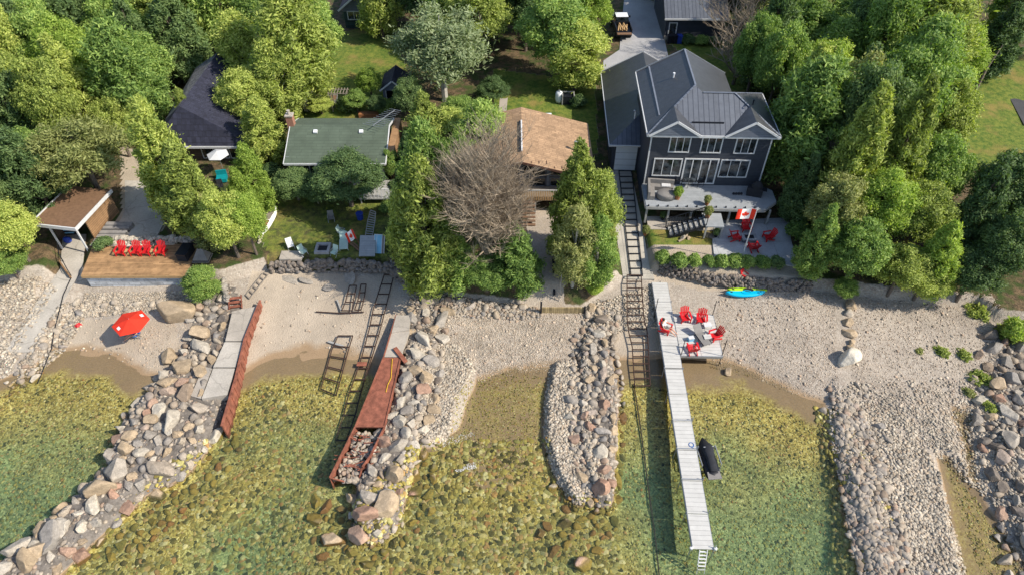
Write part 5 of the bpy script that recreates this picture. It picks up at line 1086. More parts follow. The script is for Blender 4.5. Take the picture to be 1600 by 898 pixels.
wood([(-80, 170), (30, 190), (0, 260), (-30, 340), (-80, 360)], 8, (6, 9), (2.2, 3.0), mixR, 'trees behind the beach hut', labs('behind the beach hut at the left edge'), avoid=lambda x, y, R: x > -39.5 and y < 49, seed=6)
wood([(540, -130), (940, -130), (930, -80), (620, -80)], 9, (9, 13), (2.6, 3.6), mixR, 'trees at the back of the middle lots', labs('at the back behind the cottages'), avoid=lambda x, y, R: (-26 < x < -17 and 78 < y < 100) or (12 < x < 19), seed=8)
wood([(1165, -60), (1215, -60), (1215, 40), (1180, 40)], 5, (8, 11), (2.0, 2.8), mixR, 'trees beside the detached navy garage', labs('beside the detached navy garage'), avoid=lambda x, y, R: bad(x, y, R), seed=9)
wood([(1560, -60), (1700, -60), (1700, 10), (1600, 0)], 3, (8, 11), (2.4, 3.2), mixR, 'trees behind the sunny lawn', labs('behind the sunny lawn'), seed=10)
wood([(1600, 260), (1760, 260), (1760, 460), (1620, 440)], 10, (6, 9), (2.4, 3.2), mixR, 'trees past the right edge', labs('beyond the right edge below the lawn'), seed=11)
wood([(-300, 0), (-80, 0), (-80, 400), (-300, 400)], 26, (8, 12), (2.6, 3.6), mixR, 'trees past the left edge', labs('beyond the left edge'), seed=12)
wood([(1050, -150), (1180, -150), (1180, -110), (1050, -110)], 4, (9, 12), (2.6, 3.6), mixR, 'trees behind the detached garage', labs('behind the detached garage'), avoid=lambda x, y, R: 13 < x < 19, seed=13)
for lb, L_ in WL_.items():                                   # tell them apart by their order in the photograph
    L_.sort(key=lambda t: t[0])
    if 1 < len(L_) <= 14:
        kd_, _, wh_ = lb.partition(' tree'); s_ = ' trees'
        if 'evergreen' in lb: kd_, _, wh_ = lb.partition(' evergreen'); s_ = ' evergreens'
        for i, (_, o) in enumerate(L_): o['label'] = f"{ORD[i] if i < len(L_) - 1 else 'last'} from the left of the {kd_}{s_}{wh_}"
# leafless trees
def bare_tree(px, py, Ht, label, spread, name='bare_tree', n0=7, depth=3, seed=2, kids_=3, ln=1.):
    rnd.seed(seed); p = W(px, py, 2.0 + Ht); z = float(H(p.x, p.y)); o = empty(name, (p.x, p.y, z), 0, label, 'tree')
    t = MB(); t.path([(0, 0, -.5), (.1, 0, Ht * .12), (0, .1, Ht * .28)], [.24, .2, .14], 8); t.build('trunk', 'bark', o)
    b = MB()
    for i in range(n0):
        a = 6.283 * i / n0 + rnd.uniform(-.3, .3); d = Vector((math.cos(a) * spread, math.sin(a) * spread, rnd.uniform(.8, 1.3))).normalized()
        limb_tubes(b, Vector((0, .05, Ht * rnd.uniform(.06, .28))), d, Ht * ln * rnd.uniform(.42, .62), .13, depth, .5, 5, kids_)
    b.build('branches', 'dead_wood', o); return o
bare_tree(747, 198, 13.4, 'large grey leafless tree with dense fine twigs in front of the brown cottage', .22, n0=22, depth=3, kids_=4, ln=.54)
bare_tree(1312, 190, 8.0, 'pale leafless tree top among the wood right of the charcoal house', .5, n0=7, depth=3, seed=5, ln=.55)
bare_tree(1182, 5, 8, 'pale bare branched tree beside the detached navy garage', .9, n0=7, depth=3, seed=6, ln=.8)
bare_tree(1160, 70, 5, 'low tangle of dead branches behind the far corner of the charcoal house', 1.1, n0=6, depth=2, seed=7, name='dead_tree')
O = W(1517, 158, 2.3); b = MB(); b.path([O, (O.x + 1.0, O.y + 1.5, 5.2), (O.x + 1.9, O.y + 2.2, 7.4)], [.16, .12, .06], 7); tag(b.build('leaning_tree', 'bark', org=O), 'pale leaning bare trunk at the left end of the sunny lawn', 'tree')
# row of round bushes
for i, px in enumerate([1033, 1059, 1084, 1105, 1126, 1147, 1167, 1188, 1212]):
    p = G(px, 414 + (px - 1033) * .02); R = (.66, .72, .60, .57, .66, .70, .62, .67, .60)[i]
    w_ = ['first round bush from the left, at the boat ramp end of the row', 'second round bush from the left in the row', 'third round bush from the left in the row', 'fourth round bush from the left in the row', 'middle round bush of the row, fifth from either end',
          'round bush of the row just left of the flagpole', 'round bush of the row just right of the flagpole', 'second round bush from the right in the row', 'last round bush at the right end of the row'][i]
    tree(p.x, p.y + (.08, -.05, .1, 0, -.08, .06, 0, -.1, .05)[i], p.z - .05, 1.9 * R, R, 'bush', 'leaf_broad' if i < 8 else 'leaf_dark', w_, 'round_bush', 'bush', 'row of round bushes below the patio')
# tufts on the beach
for px, py, s, lab in ((1470, 552, .55, 'yellow green tuft on the right beach, left of two'), (1503, 556, .55, 'yellow green tuft on the right beach, right of two'), (1438, 548, .3, 'small sparse tuft left on the right beach'),
                       (1535, 596, .75, 'larger tuft at the edge of the right rock field'), (1548, 635, .5, 'lower bright tuft between the right hand rocks'), (1512, 615, .45, 'dull tuft left of the larger one by the rocks'),
                       (1578, 520, .9, 'weedy bush at the top of the right rock field'), (1530, 488, .8, 'dark weedy bush under the trees above the right beach')):
    p = G(px, py); tree(p.x, p.y, p.z - .05, 1.6 * s, s * 1.15, 'weed', 'leaf_olive' if s < .5 else 'leaf_cedar', lab, 'grass_tuft', 'plant')
for i, (px, py) in enumerate([(470, 165), (500, 170), (545, 172), (560, 150), (430, 245), (425, 275), (600, 175), (640, 215), (630, 240), (760, 150), (905, 165), (1075, 68), (1095, 70), (1115, 70), (1240, 330), (1245, 370), (165, 388), (620, 300), (605, 330)]):
    p = G(px, py); rnd.seed(i); s = rnd.uniform(.6, 1.2)
    tree(p.x, p.y, p.z - .1, s * 1.4, s, 'bush', 'leaf_dark' if i % 3 else 'leaf_broad', 'low shrub behind the green cottage, ' + ['at the left end', 'second from the left', 'right of the arbour', 'on the edge of the lawn'][i] if i < 4 else f'low shrub {["by the hedge beside the green cottage, upper one", "by the hedge beside the green cottage, lower one", "in front of the little shed", "right of the green cottage, upper one", "right of the green cottage, lower one", "at the back path", "by the driveway behind the brown cottage", "under the detached garage wall, left", "under the detached garage wall, middle", "under the detached garage wall, right", "at the right edge of the patio, upper one", "at the right edge of the patio, lower one", "with yellow flowers at the left end of the timber deck", "below the porch of the green cottage, upper one", "below the porch of the green cottage, lower one"][max(0, i - 4)]}', 'shrub', 'shrub', 'shrubs behind the green cottage' if i < 4 else None)
# ------------------------------------------------------------------ docks, rails, piers
def rotm(o, rz): o.rotation_euler = (0, 0, rz); return o
zd = 1.05
pA, pB = W(1030.5, 441, zd + .1), W(1099, 858, .95)
L = (pB - pA).length; ang = math.atan2(pB.y - pA.y, pB.x - pA.x) + math.pi / 2
dock = empty('dock', (pA.x, pA.y, 0), ang, 'long narrow white plank dock reaching from the beach into the lake', 'dock')
ns = 10
for i in range(ns):
    y0, y1 = -L * i / ns, -L * (i + 1) / ns + .03; z = zd + .1 - .2 * i / ns
    b = MB(); b.box(-.6, .6, y1, y0, z - .05, z); b.build('section', 'dock_white', dock)
b = MB()
for s in (-1, 1): b.beam((s * .62, 0, zd - .02), (s * .62, -L, zd - .22), .04, .2)
b.build('side_rail', 'grey_metal', dock)
for i in range(1, ns + 1):
    y = -L * i / ns + .1; z = zd + .1 - .2 * i / ns
    for s in (-1, 1):
        b = MB(); b.tube((s * .68, y, -1.4), (s * .68, y, z + (.35 if i > 5 else .1)), .03, .03, 6); b.build('leg', 'grey_metal', dock)
b = MB(); 
for i in (4, 6, 7, 8): y = -L * i / ns + .1; b.beam((-.68, y, zd + .02), (.68, y, zd + .02), .05, .04)
b.build('cross_bar', 'grey_metal', dock)
b = MB()
for s in (-.22, .22): b.beam((s, -L - .05, zd - .05), (s, -L - .75, -.6), .05, .05)
for i in range(6): t = i / 6; b.box(-.22, .22, -L - .13 - .7 * t, -L - .05 - .7 * t, zd - .2 - 1.3 * t, zd - .16 - 1.3 * t)
b.build('ladder', 'white_paint', dock)
for s in (-1, 1):
    b = MB(); b.lathe([(.02, 0), (.10, .02), (.10, .12), (.02, .14)], 8, (s * .7, -L + .05, zd - .1)); b.build('bumper', 'white_paint', dock)
# platform
c0, c1, c2, c3 = W(1045, 491, zd), W(1107.5, 492, zd), W(1121, 557, zd), W(1056, 555, zd)
ctr = (c0 + c1 + c2 + c3) / 4; plat = empty('dock_platform', (ctr.x, ctr.y, 0), ang, 'square white platform joined to the right side of the dock with red chairs on it', 'platform')
hw = ((c1 - c0).length + (c2 - c3).length) / 4; hl = ((c3 - c0).length + (c2 - c1).length) / 4
xoff = (pA.x + (pB.x - pA.x) * ((pA.y - ctr.y) / (pA.y - pB.y)) + .66 + hw) - ctr.x
plat.location.x += xoff
for i in range(2):
    for j in range(3):
        b = MB(); b.box(-hw + hw * i + .01, -hw + hw * (i + 1) - .01, hl - 2 * hl * (j + 1) / 3 + .01, hl - 2 * hl * j / 3 - .01, zd, zd + .05); b.build('panel', 'dock_white', plat)
b = MB(); b.box(-hw, hw, -hl - .05, -hl, zd - .18, zd + .03); b.box(-hw, hw, hl, hl + .05, zd - .18, zd + .03); b.box(hw, hw + .05, -hl, hl, zd - .18, zd + .03); b.box(-.04, .04, -hl, hl, zd - .15, zd - .01); b.build('frame', 'grey_metal', plat)
for x, y, t in ((-hw + .05, -hl + .05, 2.7), (hw - .05, -hl + .05, 2.9), (hw - .05, hl - .05, 2.7), (.6, hl - .05, 1.9)):
    b = MB(); b.tube((x, y, -.3), (x, y, t), .03, .03, 6); b.build('post', 'black_metal', plat)
b = MB(); b.tube((-.72, -3.3, -.3), (-.72, -3.3, 2.7), .03, .03, 6); b.build('post', 'black_metal', dock)
# rails of the boat lifts
def rails(name, label, A, B, mat='black_metal', r=.045, step=1.0, ties=True, z0=.1, extra=0):
    """two rails through point lists A and B, with cross ties"""
    O = Vector(A[0]); o = empty(name, O, 0, label, 'rails')
    for P in (A, B):
        b = MB(); b.path([Vector(p) - O for p in P], r, 5); b.build('rail', mat, o)
    if ties:
        b = MB(); LA = [0.]; LB = [0.]
        for i in range(len(A) - 1): LA.append(LA[-1] + (Vector(A[i + 1]) - Vector(A[i])).length)
        for i in range(len(B) - 1): LB.append(LB[-1] + (Vector(B[i + 1]) - Vector(B[i])).length)
        n = max(2, int(LA[-1] / step)); f = lambda P, LL, t: Vector([float(np.interp(t * LL[-1], LL, [p[k] for p in P])) for k in range(3)])
        for i in range(n + 1): b.beam(f(A, LA, i / n) - O, f(B, LB, i / n) - O, .09, .05)
        b.build('cross_tie', mat, o)
    return o
def gp(px, py, dz=.15): p = G(px, py); return Vector((p.x, p.y, p.z + dz))
ry0, ry1 = A_T.y, 53.1; za = lambda y: 1.2 + (y - ry0) * .97 / 13.1 + .09
def rx(px0, px1, y):  # straight rail seen at px0 (door) and px1 (foot)
    return 0
A1 = W(967, 267, 2.26); A2 = W(986, 431, 1.3); B1 = W(987, 267, 2.26); B2 = W(1004, 431, 1.3)
rails('boat_rails', 'black ladder like boat rails on the concrete ramp to the garage door', [A1, A2], [B1, B2], step=.78)
def pts(L, dz=.22): return [gp(a, c, dz) for a, c in L]
rails('boat_rails', 'rusty dark boat rails running over white stones beside the dock', pts([(979, 434), (979, 500), (981, 520), (987, 545), (989, 580), (991, 606)], .3), pts([(1001, 434), (1005, 500), (1010, 520), (1012, 545), (1013, 580), (1015, 606)], .3), 'dark_rust', step=.62)
b = MB(); P = [gp(990, 600, .1), gp(1002, 680, .12), gp(1012, 760, .12), gp(1022, 830, .12), gp(1034, 940, .12)]; b.path(P, .045, 5); tag(b.build('cable', 'dark_rust', org=P[0]), 'dark pipe lying on the lake bed left of the dock shadow', 'pipe')
rails('boat_rails', 'long bent rusty rails left of the red pier running into the water', pts([(601, 432), (584, 485), (578, 515), (566, 560), (556, 590), (545, 620), (538, 650), (525, 690)]), pts([(616, 432), (603, 485), (594, 520), (582, 560), (572, 590), (562, 625), (556, 650), (542, 690)]), 'dark_rust', step=.95)
rails('boat_rails', 'short rusty ladder frame lying half in the water', pts([(529, 527), (519, 550), (511, 580), (502, 610)]), pts([(552, 527), (545, 550), (537, 580), (526, 620)]), 'dark_rust', step=.9)
rails('boat_rails', 'left rusty frame standing in the shade below the yard wall', pts([(547, 450), (541, 475), (535, 489)], .3), pts([(558, 450), (553, 475), (551, 489)], .3), 'dark_rust', step=.8)
rails('boat_rails', 'right rusty frame standing in the shade below the yard wall', pts([(565, 448), (561, 470), (555, 488)], .3), pts([(573, 448), (570, 470), (565, 488)], .3), 'dark_rust', step=.8)
P = [gp(494, 488, .1), gp(534, 491, .15), gp(569, 489, .15)]; b = MB(); b.path(P, .05, 5); tag(b.build('iron_bar', 'dark_rust', org=P[0]), 'long rusty bar lying across the sand', 'bar')
P = [gp(513, 535, .15), gp(537, 543, .2)]; b = MB(); b.beam(P[0], P[1], .16, .08); tag(b.build('plank', 'grey_wood', org=P[0]), 'short pale plank lying over the rusty ladder frame', 'plank')
P = [gp(527, 470, .15), gp(534, 488, .2)]; b = MB(); b.beam(P[0], P[1], .10, .08); tag(b.build('plank', 'grey_wood', org=P[0]), 'thin pale stick propped on the rusty bar', 'plank')
P = [gp(559, 573, .35), gp(574, 573, .35)]; b = MB(); b.beam(P[0], P[1], .35, .08); tag(b.build('cradle_board', 'red_rust', org=P[0]), 'red board across the long rusty rails', 'board')
P = [gp(380, 640, .1), gp(350, 760, .12), gp(330, 860, .12)];
# rusty pier
O = tuple(W(590, 610, .9)); rp = empty('pier', O, 0, 'rusty red steel pier, open frame full of stones at the lake end', 'pier'); zt = .95
b = MB(); b.slab([W(600, 558, zt), W(625, 558, zt), W(601, 666, zt), W(555, 666, zt)], .08); b.build('steel_deck', 'red_rust', rp, O)
b = MB(); b.slab([W(611, 520, zt), W(640, 516, zt), W(626, 557, zt), W(600, 557, zt)], .3); b.slab([W(619, 492, zt + .1), W(642, 492, zt + .1), W(639, 515, zt + .1), W(612, 519, zt + .1)], .3); b.build('concrete_slab', 'concrete_warm', rp, O)
for Lp in ([(619, 492), (600, 556), (555, 666), (515, 746)], [(626, 558), (601, 666), (578, 712), (566, 729)]):
    b = MB(); P = [W(a, c, zt + .02) for a, c in Lp]
    for p_, q_ in zip(P[:-1], P[1:]):
        b.beam(p_, q_, .08, .1); b.add([p_ - Vector((0, 0, .05)), q_ - Vector((0, 0, .05)), q_ - Vector((0, 0, 1.5)), p_ - Vector((0, 0, 1.5))], [(0, 1, 2, 3)])
    b.build('side_plate', 'red_rust', rp, O)
b = MB(); b.beam(W(515, 746, zt - .1), W(538, 752, zt - .45), .08, .1); b.build('end_bar', 'red_rust', rp, O); b = MB(); b.beam(W(566, 729, zt - .1), W(561, 748, zt - .7), .08, .1); b.build('end_bar', 'red_rust', rp, O); b = MB(); b.beam(W(555, 666, zt + .03), W(601, 666, zt + .03), .1, .12); b.build('end_bar', 'red_rust', rp, O)
P = []; 
poly = wp([(556, 669), (598, 669), (572, 716), (551, 748), (520, 744)], .9); xs = [p[0] for p in poly]; ys = [p[1] for p in poly]
while len(P) < 170:
    x, y = rnd.uniform(min(xs), max(xs)), rnd.uniform(min(ys), max(ys))
    if inpoly([x], [y], poly)[0]: P.append((x, y, .45 + rnd.uniform(-.1, .12)))
tag(stones('rubble', np.array(P), rng.uniform(.12, .26, len(P)), 2, 'rock_mixed'), 'pale stones filling the open end of the red pier', None, None, 'stuff')
b = MB(); rnd.seed(3)
for i in range(34):
    p = W(rnd.uniform(540, 580), rnd.uniform(680, 735), .75); b.beam(p, p + Vector((rnd.uniform(-.9, .9), rnd.uniform(-.35, .35), rnd.uniform(-.1, .2))), .05, .05)
b.build('reinforcing_bar', 'red_rust', rp, O)
P = [W(618, 545, zt + .16), W(628, 568, zt + .12)]; b = MB(); b.beam(W(617, 543, 1.1), W(634, 565, 1.0), .3, .12); tag(b.build('steel_plate', 'red_rust', org=P[0]), 'loose red steel plate leaning on the boulders beside the pier', 'plate')
b = MB(); P = [W(613, 560, 1.0), W(611, 590, 1.0), W(606, 600, 1.0), (W(603, 612, 1.0))]; b.path(P, .025, 5); tag(b.build('rope', 'yellow', org=P[0]), 'thin yellow rope trailing over the red pier deck', 'rope')
# left concrete pier with rusty sheet wall
O = tuple(W(350, 560, .9)); cpier = empty('concrete_pier', O, 0, 'cracked concrete slab pier edged by a rusty red sheet wall', 'pier')
zs = {470: 1.2, 540: 1.0, 600: .95, 668: .9}
b = MB(); b.slab([W(363, 486, 1.15), W(401, 478, 1.15), W(381, 532, 1.1), W(352, 532, 1.1)], .5); b.build('slab', 'concrete_warm', cpier, O)
b = MB(); b.slab([W(351, 534, 1.1), W(380, 534, 1.1), W(368, 573, 1.05), W(333, 573, 1.05)], .5); b.build('slab', 'concrete_pale', cpier, O)
b = MB(); b.slab([W(333, 575, 1.05), W(367, 575, 1.05), W(355, 616, 1.0), W(315, 622, 1.0)], .6); b.build('slab', 'concrete_pale', cpier, O)
b = MB(); b.slab([W(331, 575, 1.0), W(313, 622, .95), W(298, 618, .9), W(318, 572, .95)], .5); b.build('slab', 'concrete_warm', cpier, O)
P = [W(407, 470, 1.3), W(383, 530, 1.2), W(369, 590, 1.12), W(347, 666, 1.05)]; b = MB()
for p_, q_ in zip(P[:-1], P[1:]):
    n_ = 10
    for i in range(n_):
        a = p_.lerp(q_, i / n_); c = p_.lerp(q_, (i + 1) / n_); o_ = Vector((.035 if i % 2 else -.015, 0, 0)); b.beam(a + o_ - Vector((0, 0, .7)), c + o_ - Vector((0, 0, .7)), .09, 1.5)
b.build('sheet_wall', 'red_rust', cpier, O)
b = MB()
for p_, q_ in zip(P[:-1], P[1:]): b.beam(p_ + Vector((0, 0, .08)), q_ + Vector((0, 0, .08)), .17, .07)
b.build('capping', 'red_rust', cpier, O)
O = tuple(gp(369, 482, 0)); o = empty('small_steps', O, .2, 'little red wooden steps beside the curved stone wall', 'steps')
for i in range(3): b = MB(); b.box(-.45, .45, i * .28, .24 + i * .28, .12 + i * .18, .18 + i * .18); b.build('step', 'red_rust', o)
for s in (-1, 1): b = MB(); b.beam((s * .47, -.1, .1), (s * .47, .85, .62), .06, .2); b.build('stringer', 'red_rust', o)
P = [gp(383, 470, .15), gp(420, 425, .2)]
rails('old_ladder', 'old grey ladder lying up the sandy slope beside the small steps', pts([(385, 462), (412, 428)], .15), pts([(391, 468), (419, 432)], .15), 'weathered_wood', r=.04, step=.4)
# board fence at the top of the middle beach
O = tuple(gp(845, 486, 0)); o = empty('board_fence', O, 0, 'low retaining fence of upright yellowish boards at the middle beach', 'fence')
a, c = gp(846, 488, 0) - Vector(O), gp(912, 488, 0) - Vector(O); b = MB(); b.box(a.x, c.x, a.y - .05, a.y + .05, -.3, .55); b.build('boards', 'fence_board', o)
for x in (a.x - .05, c.x + .05): b = MB(); b.box(x - .07, x + .07, a.y - .12, a.y + .02, -.3, 1.2 if x < 1 else .7); b.build('post', 'black_metal', o)
b = MB(); P = [gp(866, 462, 0), gp(864, 410, 0)]; b.beam(P[0] + Vector((0, 0, .1)), P[1] + Vector((0, 0, .3)), .18, .25); tag(b.build('driftwood_beam', 'black_metal', org=P[0]), 'charred dark beam lying up the slope above the board fence', 'beam')
b = MB(); P = [gp(873, 470, 0), gp(874, 470, 0)]; b.tube(P[0], P[0] + Vector((.1, .1, 2.9)), .03, .03, 6); tag(b.build('pole', 'grey_metal', org=P[0]), 'thin pale pole standing behind the board fence', 'pole')
# handrail of the left path
O = tuple(gp(98, 398, 0)); o = empty('handrail', O, 0, 'black metal handrail along the left beach path', 'railing')
HP = [gp(97, 392, .9), gp(100, 410, .9), gp(112, 432, .9)]; b = MB(); b.path([p - Vector(O) for p in HP], .03, 6); b.path([p - Vector(O) - Vector((0, 0, .4)) for p in HP], .02, 6); b.build('rail', 'black_metal', o)
for p in HP: b = MB(); b.tube(p - Vector(O), p - Vector(O) - Vector((0, 0, .95)), .03, .03, 6); b.build('post', 'black_metal', o)
P = pts([(112, 436), (100, 462), (93, 490), (85, 522), (82, 545), (68, 580), (60, 600)], .12); b = MB(); b.path(P, .04, 5); tag(b.build('hose', 'black_metal', org=P[0]), 'black hose running down beside the path into the lake', 'hose')
b = MB(); p0 = gp(97, 405, 0); b.beam(gp(95, 412, .15), gp(112, 436, .15), .12, .5); tag(b.build('edging_board', 'cedar_wall', org=p0), 'orange brown edging board along the turn of the left path', 'board')
# ------------------------------------------------------------------ furniture
def adirondack(mat, label, group, loc, rz):
    o = empty('garden_chair', loc, rz, label, 'chair', group)     # faces -Y
    b = MB()
    for i in range(5): b.cb((0, -.30 + i * .125, .36 - i * .028), (.54, .105, .025), rx=-.22)
    b.build('seat', mat, o); b = MB()
    for i in range(5):
        x = (i - 2) * .115; t = .86 - abs(i - 2) * .05; b.cb((x * 1.12, .27 + t * .18, .24 + t * .44), (.10, .025, t), rx=-.42, ry=(i - 2) * .05)
    b.beam((-.28, .38, .5), (.28, .38, .5), .04, .07); b.build('backrest', mat, o)
    for s in (-1, 1):
        b = MB(); b.cb((s * .36, .02, .56), (.13, .72, .03)); b.build('arm', mat, o)
        b = MB(); b.cb((s * .34, -.28, .28), (.05, .10, .54)); b.build('leg', mat, o)
        b = MB(); b.beam((s * .29, -.36, .32), (s * .29, .5, .03), .04, .12); b.build('leg', mat, o)
    return o
proto = None
def red_chair(loc, rz, label, group):
    global proto
    if proto is None: proto = adirondack('red_paint', label, group, loc, rz); return proto
    return copy_tree(proto, None, loc, rz, label, group)
def WL(px, py, z): p = W(px, py, z); return (p.x, p.y, z)
zt = 2.13
for px, lab in ((191, 'leftmost of the four red chairs on the timber deck'), (214, 'second red chair from the left on the timber deck'), (230, 'third red chair from the left on the timber deck'), (253, 'rightmost of the four red chairs on the timber deck')):
    red_chair(WL(px, 397, zt), 0, lab, 'red chairs on the timber deck')
zp = 2.16
for px, py, rz, lab in ((1165, 360, 0, 'red chair at the back of the patio facing the lake'), (1148, 374, 1.7, 'red chair left of the fire table on the patio'), (1176, 390, 3.3, 'red chair in front of the fire table with its back to the lake'), (1199, 374, -1.35, 'red chair right of the fire table on the patio')):
    red_chair(WL(px, py, zp), rz, lab, 'red chairs round the fire table')
zq = zd + .06
for px, py, rz, lab in ((1070, 500, .1, 'red chair at the back of the dock platform, the left of two side by side'), (1095, 503, -.2, 'red chair at the back right of the dock platform'), (1040, 517, 1.0, 'red chair on the dock in which a person sits'), (1081, 548, 3.2, 'red chair at the front of the platform with its back to the lake')):
    red_chair(WL(px, py, zq), rz, lab, 'red chairs on the dock')
p = G(1123, 530); c = red_chair((p.x, p.y, p.z + .55), -1.2, 'red chair perched beside the right edge of the dock platform', 'red chairs on the dock')
c.location = (plat.location.x + hw - .35, W(1122, 528, zq).y, zq)
p = G(1161, 437); c = red_chair(tuple(p), .6, 'very small red child chair on the sand below the round bushes', None); c.scale = (.6,) * 3
if 'group' in c: del c['group']
# side tables, box, cover on the timber deck
for px, lab in ((202, 'small yellow side table right of the leftmost red chair'), (242, 'small yellow side table left of the rightmost red chair')):
    o = empty('side_table', WL(px, 398, zt), 0, lab, 'table', 'yellow side tables on the timber deck'); b = MB(); b.box(-.2, .2, -.2, .2, .4, .44); b.build('tabletop', 'tan_wood', o)
    for x, y in ((-.16, -.16), (.16, -.16), (.16, .16), (-.16, .16)): b = MB(); b.box(x - .02, x + .02, y - .02, y + .02, 0, .4); b.build('leg', 'tan_wood', o)
o = empty('storage_box', WL(290, 402, zt), -.12, 'black covered storage box at the right of the timber deck', 'box'); b = MB(); b.box(-.4, .4, -.5, .9, 0, .62); b.build('body', 'black_cloth', o); b = MB(); b.box(-.43, .43, -.53, .93, .62, .72); b.build('lid', 'black_metal', o)
o = empty('covered_grill', WL(316, 404, zt), 0, 'grey tented furniture cover beside the black storage box', 'cover'); b = MB(); b.add([(-.7, -.5, 0), (.7, -.5, 0), (.7, .6, 0), (-.7, .6, 0), (-.15, .1, .95), (.2, .15, .9)], [(0, 1, 5, 4), (1, 2, 5), (2, 3, 4, 5), (3, 0, 4)]); b.build('cover', 'grey_cloth', o); b = MB(); b.box(-.66, .66, -.46, .56, 0, .12); b.build('frame', 'black_metal', o)
# things under the pavilion roof
p = W(120, 360, 1.7); o = empty('beach_bag', WL(107, 378, 1.55), .2, 'bright blue bag on the floor of the beach hut', 'bag'); b = MB(); b.lathe([(.22, 0), (.28, .1), (.26, .4), (.14, .5)], 12, sx=1.2, sy=.8); b.build('body', 'navy_plastic', o, smooth=True); b = MB(); b.path([(-.2, 0, .45), (-.1, 0, .68), (.1, 0, .68), (.2, 0, .45)], .02); b.build('handle', 'black_cloth', o)
o = empty('cushion_stack', WL(112, 364, 1.55), .1, 'light blue cushions piled inside the beach hut', 'cushions'); 
for i in range(4): b = MB(); b.box(-.35, .35, -.3, .3, .02 + i * .16, .15 + i * .16); b.build('cushion', 'light_blue' if i % 2 else 'black_cloth', o)
# fire table
o = empty('fire_table', WL(1169, 376, zp), -.03, 'square grey fire table with black burner between the red chairs', 'table'); b = MB(); b.box(-.62, .62, -.42, .42, .35, .42); b.build('tabletop', 'stone_grey', o); b = MB(); b.box(-.5, .5, -.32, .32, 0, .35); b.build('base', 'siding_grey', o); b = MB(); b.box(-.36, .36, -.2, .2, .42, .45); b.build('burner', 'black_metal', o)
# flagpole
def flag(o, w_, h, z, dirx=-1, sway=.25, droop=0.):
    """red white red flag with a maple leaf, waving away from the pole"""
    cols = [(0, .25, 'bright_red_cloth'), (.25, .75, 'flag_white'), (.75, 1, 'bright_red_cloth')]
    f = lambda u, v: Vector((dirx * w_ * u * .93, sway * math.sin(u * 5.) * .5 * u + .1 * u, z - h * v - droop * u * u + .05 * math.sin(u * 9)))
    root = None
    for k_, (u0, u1, mt) in enumerate(cols):
        b = MB(); n = 5
        for i in range(n):
            a, c = u0 + (u1 - u0) * i / n, u0 + (u1 - u0) * (i + 1) / n; T_ = Vector((0, .008, 0))
            q = [f(a, 0), f(c, 0), f(c, 1), f(a, 1)]; b.add([v - T_ for v in q] + [v + T_ for v in q], [(0, 1, 2, 3), (7, 6, 5, 4), (0, 4, 5, 1), (2, 6, 7, 3)])
        fo = b.build('flag_stripe' if k_ else 'flag', mt, o if root is None else root)
        if root is None: root = fo
    lf = [(0, -.40), (.06, -.24), (.16, -.28), (.12, -.06), (.24, -.16), (.27, -.10), (.40, -.12), (.36, 0), (.42, .04), (.24, .18), (.26, .24), (.03, .20), (.03, .40), (-.03, .40), (-.03, .20), (-.26, .24), (-.24, .18), (-.42, .04), (-.36, 0), (-.40, -.12), (-.27, -.10), (-.24, -.16), (-.12, -.06), (-.16, -.28), (-.06, -.24)]
    b = MB()
    for s in (-.014, .014):
        V = [f(.5 + x * .5, .5 + y * .85) + Vector((0, s, 0)) for x, y in lf]; V.append(f(.5, .5) + Vector((0, s, 0))); m = len(lf); b.add(V, [(i, (i + 1) % m, m) for i in range(m)])
    b.build('maple_leaf', 'bright_red_cloth', root)
p = W(1158, 406, 2.15); o = empty('flagpole', p, 0, 'white flagpole with a waving red and white maple leaf flag at the patio', 'flagpole')
b = MB(); b.tube((0, 0, 0), (0, 0, 5.25), .05, .035, 8); b.build('pole', 'white_paint', o); b = MB(); b.lathe([(.02, 0), (.07, .05), (.02, .12)], 8, (0, 0, 5.25)); b.build('finial', 'grey_metal', o)
flag(o, 1.6, .95, 5.1, -1, .5, -.15)
p = gp(563, 385, 0); o = empty('flagpole', p, 0, 'low leaning pole with a drooping maple leaf flag beside the lounge chairs', 'flagpole'); b = MB(); b.tube((0, 0, 0), (0, 0, 1.7), .035, .03, 6); b.build('pole', 'red_rust', o); flag(o, .85, .9, 1.65, -1, .3, .3); o.rotation_euler = (-.15, -.25, 0)
# deck furniture
zk = 4.0
DR = math.radians(-2)
o = empty('garden_sofa', WL(1033, 304, zk), -.12, 'grey curved sectional sofa with striped cushions on the raised deck', 'sofa')
b = MB(); b.box(-1.1, -.6, -.9, 1.0, .05, .4); b.box(-.6, 1.0, .5, 1.0, .05, .4); b.build('seat', 'grey_cloth', o); b = MB(); b.box(-1.2, -1.0, -.95, 1.1, .05, .82); b.box(-1.0, 1.05, .95, 1.12, .05, .82); b.build('backrest', 'grey_cloth', o)
for i in range(3):
    b = MB(); b.box(.0, .75, .55 + i * .14, .63 + i * .14, .41, .5); b.build('cushion', 'flag_white', o)
o = empty('round_table', WL(1040, 309, zk), 0, 'round grey covered table in front of the sectional sofa', 'table'); b = MB(); b.lathe([(.72, 0), (.75, .5), (.7, .56), (.1, .6)], 20, sx=1.1, sy=.8); b.build('cover', 'grey_cloth', o, smooth=True); b = MB(); b.lathe([(.2, 0), (.2, .1)], 12, (0, 0, -.0)); b.build('base', 'black_metal', o)
o = empty('glass_table', WL(1076, 291, zk), 0, 'small round glass table near the patio door', 'table'); b = MB(); b.lathe([(.5, .7), (.5, .73)], 20); b.build('tabletop', 'window_glass', o)
